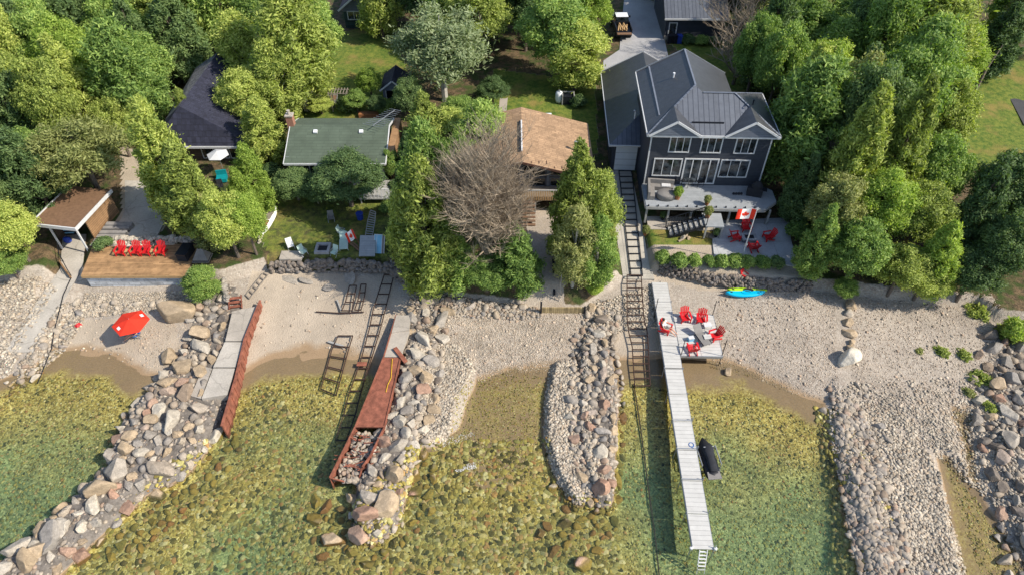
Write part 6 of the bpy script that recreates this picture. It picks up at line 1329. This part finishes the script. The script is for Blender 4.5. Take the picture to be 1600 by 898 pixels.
for a in range(3): b = MB(); b.tube((.4 * math.cos(a * 2.1), .4 * math.sin(a * 2.1), 0), (.15 * math.cos(a * 2.1), .15 * math.sin(a * 2.1), .7), .02); b.build('leg', 'black_metal', o)
def metal_chair(label, loc, rz, grp, mat='black_metal', seat='black_cloth'):
    o = empty('patio_chair', loc, rz, label, 'chair', grp); b = MB(); b.box(-.25, .25, -.25, .25, .42, .46); b.build('seat', seat, o); b = MB(); b.cb((0, .3, .7), (.5, .03, .5), rx=-.2); b.build('backrest', seat, o)
    for x in (-.24, .24):
        b = MB(); b.tube((x, -.24, 0), (x, -.24, .65), .02); b.tube((x, -.24, .65), (x, .3, .65), .02); b.tube((x, .26, 0), (x, .3, .65), .02); b.build('frame', mat, o)
    return o
mc = metal_chair('black patio chair left of the small glass table', WL(1060, 287, zk), 1.4, 'black patio chairs on the deck'); copy_tree(mc, None, WL(1092, 290, zk), -1.4, 'black patio chair right of the small glass table', 'black patio chairs on the deck')
o = empty('grill', WL(1179, 305, zk), -.3, 'black covered barbecue grill in the right corner of the raised deck', 'grill'); b = MB(); b.box(-.7, .55, -.3, .3, 0, .8); b.build('cabinet', 'black_cloth', o); b = MB(); b.lathe([(.45, .8), (.42, 1.1), (.2, 1.4), (.02, 1.45)], 12, sx=1., sy=.7); b.build('hood', 'black_cloth', o); b = MB(); b.box(.55, .85, -.25, .25, .7, .75); b.build('side_shelf', 'black_metal', o)
def planter(label, loc, s=1., mat='leaf_bright', pot='terracotta'):
    o = empty('potted_plant', loc, 0, label, 'plant'); b = MB(); b.lathe([(.14 * s, 0), (.2 * s, .28 * s), (.22 * s, .3 * s), (.16 * s, .28 * s)], 12); b.build('pot', pot, o)
    k = ('bush', 0, mat); me = CM.get(k)
    if me is None: me = KIND['bush'][0][0].copy(); me.materials.append(M[mat]); CM[k] = me
    c = bpy.data.objects.new('foliage', me); COL.objects.link(c); c.parent = o; c.location = (0, 0, .2 * s); c.scale = (.065 * s, .065 * s, .08 * s); return o
planter('leafy green potted plant on the deck beside the round table', WL(1058, 311, zk), 1.3); planter('potted flowers at the top of the deck stairs', WL(1104, 320, zk), 1.0, 'leaf_olive'); planter('potted flowers on the stair landing', WL(1105, 340, 3.46), 1.2, 'leaf_olive')
planter('dark potted plant standing under the deck', WL(1035, 343, 2.15), .9, 'leaf_dark', 'black_metal'); planter('plant in a square tan pot beside the boat ramp', tuple(gp(1008, 368, 0)), 1.1, 'leaf_olive')
planter('dark potted plant at the left edge of the patio', WL(1118, 370, 2.16), .9, 'leaf_dark', 'black_metal')
for i in range(4):
    b = MB(); p = WL(1146 + i * 4, 304, zk); b.lathe([(.06, 0), (.12, .05), (.1, .16), (.03, .2)], 8); o = b.build('deck_ornament', 'black_cloth', None, (0, 0, 0), loc=p)
    tag(o, ['first', 'second', 'third', 'last'][i] + ' little dark ornament of the row near the middle of the raised deck', 'ornament', 'little ornaments on the deck')
# rock garden with driftwood on the small lawn
for px, py, r, mt, lab in ((1066, 374, .32, 'rock_grey', 'grey rock on the left of the small lawn'), (1072, 369, .28, 'rock_tan', 'tan rock beside the grey one on the small lawn'), (1076, 373, .24, 'rock_tan', 'smaller tan rock at the right of the lawn pair'), (1106, 368, .30, 'rock_tan', 'tan rock at the right end of the small lawn'), (1110, 371, .34, 'rock_dark', 'dark rock at the right end of the small lawn')):
    p = G(px, py); boulder(p.x, p.y, p.z + .1, r, mt, lab)
b = MB(); P = [gp(1060, 378, .05), gp(1068, 376, .2), gp(1075, 368, .35)]; b.path(P, [.10, .08, .05], 6); tag(b.build('driftwood', 'dead_wood', org=P[0]), 'piece of grey driftwood lying on the small lawn', 'driftwood')
# dock platform items
def lounger(label, loc, rz, mat, cloth, name='sun_lounger'):
    o = empty(name, loc, rz, label, 'lounger'); b = MB(); b.cb((0, -.35, .32), (.62, 1.2, .04)); b.build('seat', cloth, o); b = MB(); b.cb((0, .52, .52), (.62, .72, .04), rx=.65); b.build('backrest', cloth, o)
    for s in (-1, 1):
        b = MB(); b.beam((s * .33, -.95, .3), (s * .33, .3, .3), .04, .05); b.tube((s * .33, -.8, .3), (s * .33, -.8, 0), .02); b.tube((s * .33, .3, .3), (s * .33, .35, 0), .02); b.build('frame', mat, o)
    return o
lounger('grey sling lounger lying across the right half of the dock platform', WL(1094, 528, zq), .35, 'black_metal', 'grey_cloth')
for px, py, lab, mt in ((1104, 512, 'small white wire table at the right of the platform', 'white_paint'), (1104, 531, 'low white cube table in front of the wire table', 'dock_white')):
    o = empty('side_table', WL(px, py, zq), .1, lab, 'table'); b = MB(); b.box(-.28, .28, -.22, .22, .38, .41); b.build('tabletop', mt, o)
    for x, y in ((-.25, -.2), (.25, -.2), (.25, .2), (-.25, .2)): b = MB(); b.tube((x, y, 0), (x, y, .38), .015); b.build('leg', 'grey_metal', o)
o = empty('cooler', WL(1079, 531, zq), .2, 'light blue and white cooler behind the front red chair', 'cooler'); b = MB(); b.box(-.2, .2, -.14, .14, 0, .26); b.build('body', 'light_blue', o); b = MB(); b.box(-.21, .21, -.15, .15, .26, .33); b.build('lid', 'white_paint', o)
# water craft by the dock
def hull(name, mat, parent, st, n=12, smooth=True):
    """stations: (y, halfwidth, z0 keel, z1 deck)"""
    V = []; 
    for y, hw_, z0, z1 in st:
        for i in range(n):
            t = 2 * math.pi * i / n; c, s = math.cos(t), math.sin(t); V.append((hw_ * (abs(c) ** .7) * (1 if c > 0 else -1), y, (z0 + z1) / 2 + (z1 - z0) / 2 * (abs(s) ** .8) * (1 if s > 0 else -1)))
    F = [(k * n + i, k * n + (i + 1) % n, (k + 1) * n + (i + 1) % n, (k + 1) * n + i) for k in range(len(st) - 1) for i in range(n)] + [tuple(range(n - 1, -1, -1)), tuple(range((len(st) - 1) * n, len(st) * n))]
    b = MB(); b.add(V, F); return b.build(name, mat, parent, smooth=smooth)
jr = ang + .12; p = W(1107, 716, .5); o = empty('jet_ski', (p.x, p.y, .28), jr + math.pi, 'black and grey jet ski under a cover on its lift beside the dock', 'jet ski')   # bow towards -Y local
hull('hull', 'black_metal', o, [(1.35, .42, -.05, .30), (1.1, .50, -.15, .36), (.2, .54, -.2, .42), (-.7, .50, -.2, .42), (-1.2, .30, -.05, .42), (-1.5, .06, .2, .36)])
hull('cover', 'black_cloth', o, [(1.05, .22, .3, .52), (.7, .28, .3, .72), (.2, .26, .3, .76), (-.2, .34, .3, .86), (-.5, .38, .3, 1.02), (-.85, .34, .3, .70), (-1.25, .12, .3, .46)])
b = MB(); b.add([(-.40, 1.0, .34), (.40, 1.0, .34), (.44, 1.5, .3), (-.44, 1.5, .3), (-.40, 1.0, .28), (.40, 1.0, .28), (.44, 1.5, .22), (-.44, 1.5, .22)], [(0, 1, 2, 3), (7, 6, 5, 4), (0, 4, 5, 1), (1, 5, 6, 2), (2, 6, 7, 3), (3, 7, 4, 0)]); b.build('swim_platform', 'grey_cloth', o)
b = MB(); b.tube((-.34, -.45, .93), (.34, -.45, .93), .03); b.build('handlebar', 'grey_metal', o)
o = empty('boat_lift', (p.x, p.y, -.4), jr + math.pi, 'grey metal lift frame with guide bars around the jet ski', 'lift')
for s in (-1, 1):
    b = MB(); b.tube((s * .62, -.8, 1.15), (s * .62, .6, 1.15), .04); b.tube((s * .62, -.8, -.8), (s * .62, -.8, 1.15), .03); b.tube((s * .62, .6, -.8), (s * .62, .6, 1.15), .03); b.build('guide_bar', 'grey_metal', o)
    b = MB(); b.beam((s * .25, -1.3, .45), (s * .25, 1.2, .45), .10, .08); b.build('bunk', 'grey_wood', o)
b = MB(); b.beam((-.7, -.6, .38), (1.25, -.6, .38), .07, .07); b.beam((-.7, .6, .38), (1.25, .6, .38), .07, .07); b.build('cross_beam', 'grey_metal', o)
p = WL(1080, 695, .99); b = MB()
for k_ in range(3): b.path([(.2 * math.cos(a * .63) * (1 - .1 * k_), .2 * math.sin(a * .63) * (1 - .1 * k_), .02 + .02 * k_) for a in range(11)], .018, 4)
tag(b.build('coiled_rope', 'blue_cloth', loc=p), 'coil of blue rope on the dock beside the jet ski', 'rope')
# kayaks
def kayak(label, loc, rz, mat, inner, L=3.1, w_=.36, h=.30):
    o = empty('kayak', loc, rz, label, 'kayak', 'kayaks below the dry stone wall'); st = []
    for i in range(13):
        t = -1 + 2 * i / 12; q = max(.03, (1 - abs(t) ** 2.4)); st.append((t * L / 2, w_ * q ** .8, .12 * abs(t) ** 3, h + .10 * abs(t) ** 3))
    hull('hull', mat, o, st, 14); b = MB(); b.lathe([(.2, h - .02), (.22, h + .03), (.16, h + .03), (.15, h - .0)], 14, (0, -.1, 0), .9, 1.9); b.build('cockpit', inner, o)
    b = MB(); b.cb((0, L * .36, h + .03), (.12, .2, .03)); b.build('hatch', 'black_metal', o); return o
p = gp(1163, 461, .05); kayak('turquoise kayak lying on the gravel in front of the lime one', p, math.pi / 2 + .02, 'turquoise', 'turquoise')
p = gp(1166, 457, .0); kayak('lime green kayak behind the turquoise one below the stone wall', p, math.pi / 2 - .03, 'lime', 'black_cloth')
# umbrella, beach chair on the left beach
p = gp(219, 529, 0); o = empty('beach_umbrella', (p.x, p.y, p.z), .3, 'orange red hexagonal beach umbrella on the small left beach', 'umbrella'); n = 6; R = 1.32; b = MB()
V = [(0, 0, 2.25)] + [(R * math.cos(6.283 * i / n), R * math.sin(6.283 * i / n), 1.82) for i in range(n)] + [(0, 0, 2.22)] + [(R * math.cos(6.283 * i / n), R * math.sin(6.283 * i / n), 1.79) for i in range(n)]
b.add(V, [(0, 1 + i, 1 + (i + 1) % n) for i in range(n)] + [(7, 8 + (i + 1) % n, 8 + i) for i in range(n)] + [(1 + i, 8 + i, 8 + (i + 1) % n, 1 + (i + 1) % n) for i in range(n)]); cn = b.build('canopy', 'bright_red_cloth', o)
b = MB(); b.tube((0, 0, -.2), (0, 0, 2.3), .022); b.build('pole', 'grey_metal', o)
for k_ in (0, 3):
    a = 6.283 * (k_ + .5) / n; c_ = Vector((math.cos(a), math.sin(a), 0)); t_ = Vector((-math.sin(a), math.cos(a), 0)); sl = (2.25 - 1.82) / (R * math.cos(math.pi / 6)); b = MB()
    q = []
    for u, v in ((.78, -.16), (.78, .16), (.98, .16), (.98, -.16)): pt = c_ * u + t_ * v; q.append(Vector((pt.x, pt.y, 2.25 - sl * u + .01)))
    b.slab(q, .006); b.build('patch', 'flag_white', cn)
def folding_chair(label, loc, rz, cloth, name='folding_chair', grp=None, fr='grey_metal'):
    o = empty(name, loc, rz, label, 'chair', grp); b = MB(); b.cb((0, 0, .32), (.5, .45, .03)); b.build('seat', cloth, o); b = MB(); b.cb((0, .3, .58), (.5, .03, .55), rx=-.3); b.build('backrest', cloth, o)
    for s in (-1, 1):
        b = MB(); b.tube((s * .26, -.25, 0), (s * .26, .25, .5), .018); b.tube((s * .26, .28, 0), (s * .26, -.2, .5), .018); b.tube((s * .26, -.22, .5), (s * .26, .3, .52), .02); b.build('frame', fr, o)
    return o
fcp = gp(215, 526, 0); folding_chair('blue folding beach chair under the orange umbrella', fcp, -1.2, 'blue_cloth')
b = MB(); p = gp(122, 509, 0); b.add([(-.3, -.1, .05), (.1, -.25, .12), (.35, .05, .06), (.1, .2, .2), (-.15, .15, .1), (0, 0, .28)], [(0, 1, 5), (1, 2, 5), (2, 3, 5), (3, 4, 5), (4, 0, 5)]); tag(b.build('towel', 'red_paint', loc=p), 'crumpled pinkish red towel on the stones beside the beach path', 'towel')
# yard with lounge chairs
gy = lambda px, py: tuple(gp(px, py, 0))
folding_chair('white plastic chair at the left of the shaded yard', gy(455, 388), .5, 'flag_white', 'plastic_chair', 'chairs round the fire pit')
folding_chair('pale green plastic chair left of the square fire pit', gy(475, 398), .9, 'mint_plastic', 'plastic_chair', 'chairs round the fire pit')
folding_chair('pale folding chair right of the square fire pit', gy(523, 399), -.4, 'mint_plastic', 'plastic_chair', 'chairs round the fire pit')
lounger('pale green lounge chair beside the drooping flag, the nearer one', gy(538, 382), .15, 'white_paint', 'mint_plastic')
folding_chair('pale lounge chair behind the drooping flag', gy(535, 367), 1.3, 'mint_plastic', 'plastic_chair')
folding_chair('grey folding chair under the round maple', gy(518, 345), .2, 'grey_cloth', 'plastic_chair')
o = empty('fire_pit', gy(505, 390), 0, 'square pale fire pit with dark ashes in the yard', 'fire pit')
for x, y, a, c in ((0, -.5, 1.2, .2), (0, .5, 1.2, .2), (-.5, 0, .2, .8), (.5, 0, .2, .8)): b = MB(); b.box(x - a / 2, x + a / 2, y - c / 2, y + c / 2, 0, .25); b.build('rim', 'stone_grey', o)
b = MB(); b.box(-.4, .4, -.4, .4, 0, .06); b.build('ashes', 'black_cloth', o)
b = MB(); b.lathe([(.26, 0), (.3, .6), (.32, .62), (.28, .62)], 12); tag(b.build('water_barrel', 'navy_plastic', loc=gy(563, 342)), 'blue barrel under the maple near the porch', 'barrel')
p = gp(577, 392, 0); b = MB(); b.box(-.7, .6, -.9, .9, .05, .12); o = b.build('dock_section', 'deck_grey', loc=p); o.rotation_euler = (.5, 0, 0); o.location.z += .5; tag(o, 'grey blue dock section leaning at the right of the yard', 'dock section')
for i, lab in enumerate(('first white framed panel leaning right of the grey dock section', 'second white framed panel leaning right of the grey dock section')):
    o = empty('panel', gy(590 + i * 4, 396), 0, lab, 'panel', 'white framed panels'); b = MB()
    b.box(-.3, .3, -.04, .0, 0, 1.5); b.build('sheet', 'light_blue' if i == 0 else 'grey_cloth', o); b = MB(); b.box(-.34, -.3, -.06, .02, 0, 1.54); b.box(.3, .34, -.06, .02, 0, 1.54); b.box(-.3, .3, -.06, .02, 1.5, 1.54); b.build('frame', 'white_paint', o); o.rotation_euler = (-.7, 0, -.1)
for i, (a, c) in enumerate((((548, 385), (572, 405)), ((551, 383), (577, 404)))):
    P = [gp(*a, .35), gp(*c, .2)]; b = MB(); b.beam(P[0], P[1], .12, .08); tag(b.build('plank', 'brown_wood', org=P[0]), ('left' if i == 0 else 'right') + ' of two brown planks lying from the flag to the wall', 'plank', 'planks in the yard')
rails('gangway', 'grey wooden gangway leading up through the trees right of the yard', pts([(572, 375), (576, 350), (580, 335)], .45), pts([(583, 376), (587, 352), (588, 338)], .45), 'grey_wood', r=.04, step=.3)
p = gp(419, 350, .0); o = empty('rowing_boat', p, -.12, 'old red and white rowing boat lying beside the cedar hedge', 'boat'); st = [(-2.0 + i * .333, .5 * max(.08, (1 - abs(-1 + i / 6) ** 3)), .05, .5) for i in range(13)]; hull('hull', 'flag_white', o, st, 10); b = MB(); b.box(-.28, .28, -1.4, -.1, .47, .52); b.build('deck', 'red_rust', o); b = MB(); b.box(-.25, .25, .0, 1.2, .47, .52); b.build('seat', 'weathered_wood', o)
# behind the green cottage
O = gy(534, 172); o = empty('garden_arbour', O, 0, 'weathered wooden arbour behind the green cottage', 'arbour')
for x in (-.8, .8):
    for y in (-.4, .4): b = MB(); b.box(x - .05, x + .05, y - .05, y + .05, 0, 2.1); b.build('post', 'weathered_wood', o)
b = MB()
for i in range(7): b.box(-.95 + i * .3, -.9 + i * .3, -.6, .6, 2.12, 2.2)
b.box(-1, 1, -.45, -.38, 2.05, 2.12); b.box(-1, 1, .38, .45, 2.05, 2.12); b.build('slats', 'weathered_wood', o)
p = W(608, 190, 5.3); o = empty('tv_antenna', (p.x, 54.5, 5.2), 0, 'large old television antenna above the right end of the green roof', 'antenna'); b = MB(); b.tube((0, 0, 0), (0, 0, 1.6), .03); b.build('mast', 'grey_metal', o); b = MB(); b.beam((-.9, -.9, 1.5), (.9, 1.1, 1.9), .05, .05)
for i in range(11): t = i / 10; c_ = Vector((-.9 + 1.8 * t, -.9 + 2 * t, 1.5 + .4 * t)); w2 = .95 - .4 * t; b.tube(c_ + Vector((-w2, w2 * .35, 0)), c_ + Vector((w2, -w2 * .35, 0)), .02, .02, 4)
b.build('elements', 'grey_metal', o)
for px, lab in ((610, 'brown brick planter at the right rear corner of the green cottage'),): pass
o = empty('woodpile', gy(577, 183), 0, 'low stack of reddish boards behind the green roof', 'boards'); 
for i in range(4): b = MB(); b.box(-1.0, 1.0, -.3, .3, i * .12, .10 + i * .12); b.build('board', 'terracotta', o)
o = empty('garden_bed', gy(512, 158), .1, 'small raised garden bed with white edging behind the green cottage', 'garden bed'); b = MB(); b.box(-1, 1, -.55, .55, 0, .3); b.build('soil', 'brown_wood', o); b = MB()
b.box(-1.05, -1, -.6, .6, 0, .36); b.box(1, 1.05, -.6, .6, 0, .36); b.box(-1, 1, -.6, -.55, 0, .36); b.box(-1, 1, .55, .6, 0, .36); b.build('edging', 'grey_wood', o)
# behind the brown cottage
o = empty('propane_tank', gy(873, 160), 0, 'round white and grey tank standing behind the brown cottage', 'tank'); b = MB(); b.lathe([(.1, 0), (.34, .08), (.38, .3), (.38, 1.0), (.3, 1.2), (.1, 1.28)], 14); b.build('body', 'skylight', o, smooth=True); b = MB(); b.lathe([(.1, 1.25), (.1, 1.4)], 8); b.build('valve', 'grey_metal', o)
o = empty('storage_bin', gy(887, 161), 0, 'dark lidded bin with pale frame beside the round tank', 'bin'); b = MB(); b.box(-.6, .6, -.4, .4, 0, .9); b.build('body', 'black_metal', o); b = MB(); b.box(-.65, -.55, -.45, .45, 0, 1.1); b.box(.55, .65, -.45, .45, 0, 1.1); b.box(-.55, .55, .38, .45, 1, 1.1); b.build('frame', 'grey_wood', o)
# driveway: truck, bins
p = W(970, 62, 2.62); T_ = empty('pickup_truck', (p.x + .2, p.y + 2.3, 2.62), .02, 'black pickup truck with lumber in the open bed parked on the driveway', 'truck')   # nose to +Y
b = MB(); b.box(-.95, .95, -2.6, 2.7, .55, 1.0); b.box(-.95, .95, 1.35, 2.65, 1.0, 1.18); b.build('body', 'black_metal', T_)
b = MB(); b.box(-.95, -.87, -2.6, -.5, 1.0, 1.35); b.box(.87, .95, -2.6, -.5, 1.0, 1.35); b.box(-.87, .87, -.55, -.48, 1.0, 1.4); b.build('bed_side', 'black_metal', T_)
b = MB(); b.add([(-.9, -.5, 1.0), (.9, -.5, 1.0), (.92, 1.5, 1.0), (-.92, 1.5, 1.0), (-.72, -.3, 1.82), (.72, -.3, 1.82), (.7, .85, 1.82), (-.7, .85, 1.82)], [(4, 5, 6, 7), (0, 1, 5, 4), (1, 2, 6, 5), (2, 3, 7, 6), (3, 0, 4, 7)]); cb_ = b.build('cab', 'dark_glass', T_)
b = MB(); b.box(-.72, .72, -.32, .88, 1.83, 1.88); b.build('cab_roof', 'skylight', cb_)
b = MB(); b.box(-.85, .85, -3.15, -2.62, .95, 1.0); b.build('tailgate', 'brown_wood', T_)
for i in range(7): b = MB(); b.cb((-.5 + i * .16, -1.6 + .1 * (i % 3), 1.12 + .05 * (i % 3)), (.13, 1.7, .07), rz=.15 * (i % 3 - 1)); tag(b.build('lumber', 'tan_wood', loc=T_.location), f'{["first","second","third","fourth","fifth","sixth","seventh"][i]} board from the left in the bed of the pickup truck', 'board', 'lumber in the truck bed')
for x in (-.9, .9):
    for y in (-1.7, 1.75): b = MB(); b.tube((x - .12, y, .4), (x + .12, y, .4), .4, .4, 16); wh = b.build('wheel', 'dark_tyre', T_); b = MB(); b.tube((x - .125, y, .4), (x + .125, y, .4), .22, .22, 12); b.build('rim', 'grey_metal', wh)
for x in (-1.1, 1.1): b = MB(); b.box(x - .12, x + .12, 1.0, 1.15, 1.2, 1.42); b.build('mirror', 'black_metal', T_)
for i, (px, mt, lab) in enumerate(((1046, 'black_metal', 'left of two black wheeled bins against the detached garage'), (1054, 'black_metal', 'right of two black wheeled bins against the detached garage'), (1061, 'navy_plastic', 'blue recycling bin beside the black wheeled bins'))):
    q = W(px, 70, 2.5); o = empty('wheeled_bin', (q.x, q.y + .3, 2.5), 0, lab, 'bin', 'bins beside the detached garage'); b = MB(); b.box(-.27, .27, -.3, .3, .1, .95); b.build('body', mt, o); b = MB(); b.box(-.3, .3, -.33, .34, .95, 1.02); b.build('lid', mt, o)
    for x in (-.25, .25): b = MB(); b.tube((x - .03, .3, .1), (x + .03, .3, .1), .1, .1, 10); b.build('wheel', 'dark_tyre', o)
# by the navy house
for px, py, mt, cat, lab in ((348, 283, 'teal', 'cushions', 'teal garden seat seen between the cedars below the navy roof'),):
    o = empty('garden_sofa', gy(px, py), .2, lab, 'seat'); b = MB(); b.box(-.45, .45, -.4, .4, .1, .45); b.build('seat', mt, o); b = MB(); b.box(-.45, .45, .36, .5, .1, .9); b.build('backrest', mt, o)
p = gp(351, 272, 0); o = empty('garden_umbrella', p, 0, 'small pale garden umbrella below the navy roofed house', 'umbrella'); b = MB(); b.add([(0, 0, 2.5)] + [(1.0 * math.cos(a * 1.0472), 1.0 * math.sin(a * 1.0472), 2.1) for a in range(6)], [(0, 1 + i, 1 + (i + 1) % 6) for i in range(6)]); b.build('canopy', 'white_paint', o); b = MB(); b.tube((0, 0, 0), (0, 0, 2.45), .03); b.build('pole', 'grey_metal', o)
mc2 = metal_chair('black chair among the cedars below the teal seat, the upper one', gy(346, 297), .3, 'black chairs below the navy roofed house'); copy_tree(mc2, None, gy(344, 310), .8, 'black chair among the cedars below the teal seat, the lower one', 'black chairs below the navy roofed house')
# foam streaks in the middle bay
for k_, L_ in enumerate(([(672, 692, .05), (700, 688, .22), (738, 680, .1)], [(716, 733, .05), (730, 728, .16), (742, 727, .05)])):
    LL = polyline_w(L_, .02); bx = [p[0] for p in LL]; X = rng.uniform(min(bx) - .3, max(bx) + .3, 6000); Y = rng.uniform(min(p[1] for p in LL) - .4, max(p[1] for p in LL) + .4, 6000)
    d = segdist(X, Y, LL) + .12 * vnoise(X, Y, .25); m = d < .05; X, Y = X[m][:220], Y[m][:220]; S = rng.uniform(.012, .03, len(X))
    tag(stones('foam', np.stack([X, Y, np.full(len(X), .012)], 1), S, 1, 'flag_white', .3), ('upper' if k_ == 0 else 'lower') + ' streak of white foam in the middle bay', None, None, 'stuff')
# ------------------------------------------------------------------ people
def person(loc, rz, label, J, hat=None, cloth='black_cloth', top=None):
    """J: joints in the sitter's frame (faces -Y); one skinned body, clothes and hair as children"""
    o = empty('person', loc, rz, label, 'person')
    rad = {'pelvis': .14, 'waist': .12, 'chest': .145, 'neck': .055, 'head': .095, 'crown': .08, 'sl': .06, 'el': .042, 'wl': .03, 'hl': .032, 'sr': .06, 'er': .042, 'wr': .03, 'hr': .032, 'tl': .085, 'kl': .06, 'al': .038, 'fl': .035, 'tr': .085, 'kr': .06, 'ar': .038, 'fr': .035}
    names = list(J); E = [('pelvis', 'waist'), ('waist', 'chest'), ('chest', 'neck'), ('neck', 'head'), ('head', 'crown'), ('chest', 'sl'), ('sl', 'el'), ('el', 'wl'), ('wl', 'hl'), ('chest', 'sr'), ('sr', 'er'), ('er', 'wr'), ('wr', 'hr'), ('pelvis', 'tl'), ('tl', 'kl'), ('kl', 'al'), ('al', 'fl'), ('pelvis', 'tr'), ('tr', 'kr'), ('kr', 'ar'), ('ar', 'fr')]
    V = [Vector(J[n_]) for n_ in names]; R_ = [rad[n_] for n_ in names]; E2 = [(names.index(a), names.index(c)) for a, c in E]
    for s in ('l', 'r'):                                  # nose direction fingers: short chains from the palm
        h_ = names.index('h' + s); d = (V[h_] - V[names.index('w' + s)]).normalized(); side = d.cross(Vector((0, 0, 1))).normalized()
        for i in range(4): V.append(V[h_] + d * (.07 - .008 * abs(i - 1.5)) + side * (i - 1.5) * .022 - Vector((0, 0, .02))); R_.append(.009); E2.append((h_, len(V) - 1))
        V.append(V[h_] + d * .025 + side * (.055 if s == 'l' else -.055)); R_.append(.010); E2.append((h_, len(V) - 1))
    V.append(V[names.index('head')] + Vector((0, -.105, -.01))); R_.append(.02); E2.append((names.index('head'), len(V) - 1))
    me = bpy.data.meshes.new('body'); me.from_pydata(V, E2, []); bo = bpy.data.objects.new('body', me); COL.objects.link(bo)
    md = bo.modifiers.new('s', 'SKIN'); 
    for i, r_ in enumerate(R_): me.skin_vertices[0].data[i].radius = (r_, r_)
    me.skin_vertices[0].data[0].use_root = True
    sb = bo.modifiers.new('d', 'SUBSURF'); sb.levels = 2; sb.render_levels = 2
    bo.parent = o; me.materials.append(M['skin'])
    hd = Vector(J['head']); b = MB(); V2, F2 = I2; b.add([hd + Vector((v[0] * .108, v[1] * .115 + .022, v[2] * .125 + .045)) for v in V2 if True], [tuple(f) for f in F2]); b.build('hair', hat or 'dark_hair', o, smooth=True)
    def band(name, a, c, ra, rb, mt): b = MB(); b.tube(Vector(J[a]), Vector(J[c]), ra, rb, 12); b.build(name, mt, o, smooth=True)
    b = MB(); b.tube(Vector(J['pelvis']) + Vector((0, .04, 0)), Vector(J['waist']), .175, .15, 14)
    for s in ('l', 'r'): b.tube(Vector(J['t' + s]), Vector(J['t' + s]).lerp(Vector(J['k' + s]), .6), .115, .09, 12)
    b.build('shorts', cloth, o, smooth=True)
    if top: b = MB(); b.tube(Vector(J['waist']), Vector(J['chest']) + Vector((0, 0, .07)), .155, .17, 14); b.tube(Vector(J['sl']), Vector(J['sl']).lerp(Vector(J['el']), .5), .075, .06, 10); b.tube(Vector(J['sr']), Vector(J['sr']).lerp(Vector(J['er']), .5), .075, .06, 10); b.build('shirt', top, o, smooth=True)
    return o
def seated(h=.36, reach=.5, feet=.06):
    return {'pelvis': (0, .12, h + .12), 'waist': (0, .2, h + .32), 'chest': (0, .30, h + .54), 'neck': (0, .34, h + .70), 'head': (0, .33, h + .84), 'crown': (0, .34, h + .93),
            'sl': (-.19, .29, h + .60), 'el': (-.33, .12, h + .36), 'wl': (-.33, -.14, h + .32), 'hl': (-.33, -.22, h + .31), 'sr': (.19, .29, h + .60), 'er': (.33, .12, h + .36), 'wr': (.33, -.14, h + .32), 'hr': (.33, -.22, h + .31),
            'tl': (-.1, .06, h + .1), 'kl': (-.13, -.38, h + .16), 'al': (-.12, -.38 - reach * .75, feet + .08), 'fl': (-.12, -.52 - reach * .75, feet + .02), 'tr': (.1, .06, h + .1), 'kr': (.13, -.38, h + .16), 'ar': (.12, -.38 - reach * .75, feet + .08), 'fr': (.12, -.52 - reach * .75, feet + .02)}
person(WL(1040, 517, zq), 1.0, 'person in a white top lounging in the red chair at the left of the platform', seated(.24, .5), None, 'grey_cloth', 'flag_white')
person(fcp, -1.2, 'person in blue with bare legs stretched out under the orange umbrella', seated(.26, .55), None, 'blue_cloth', 'light_blue')
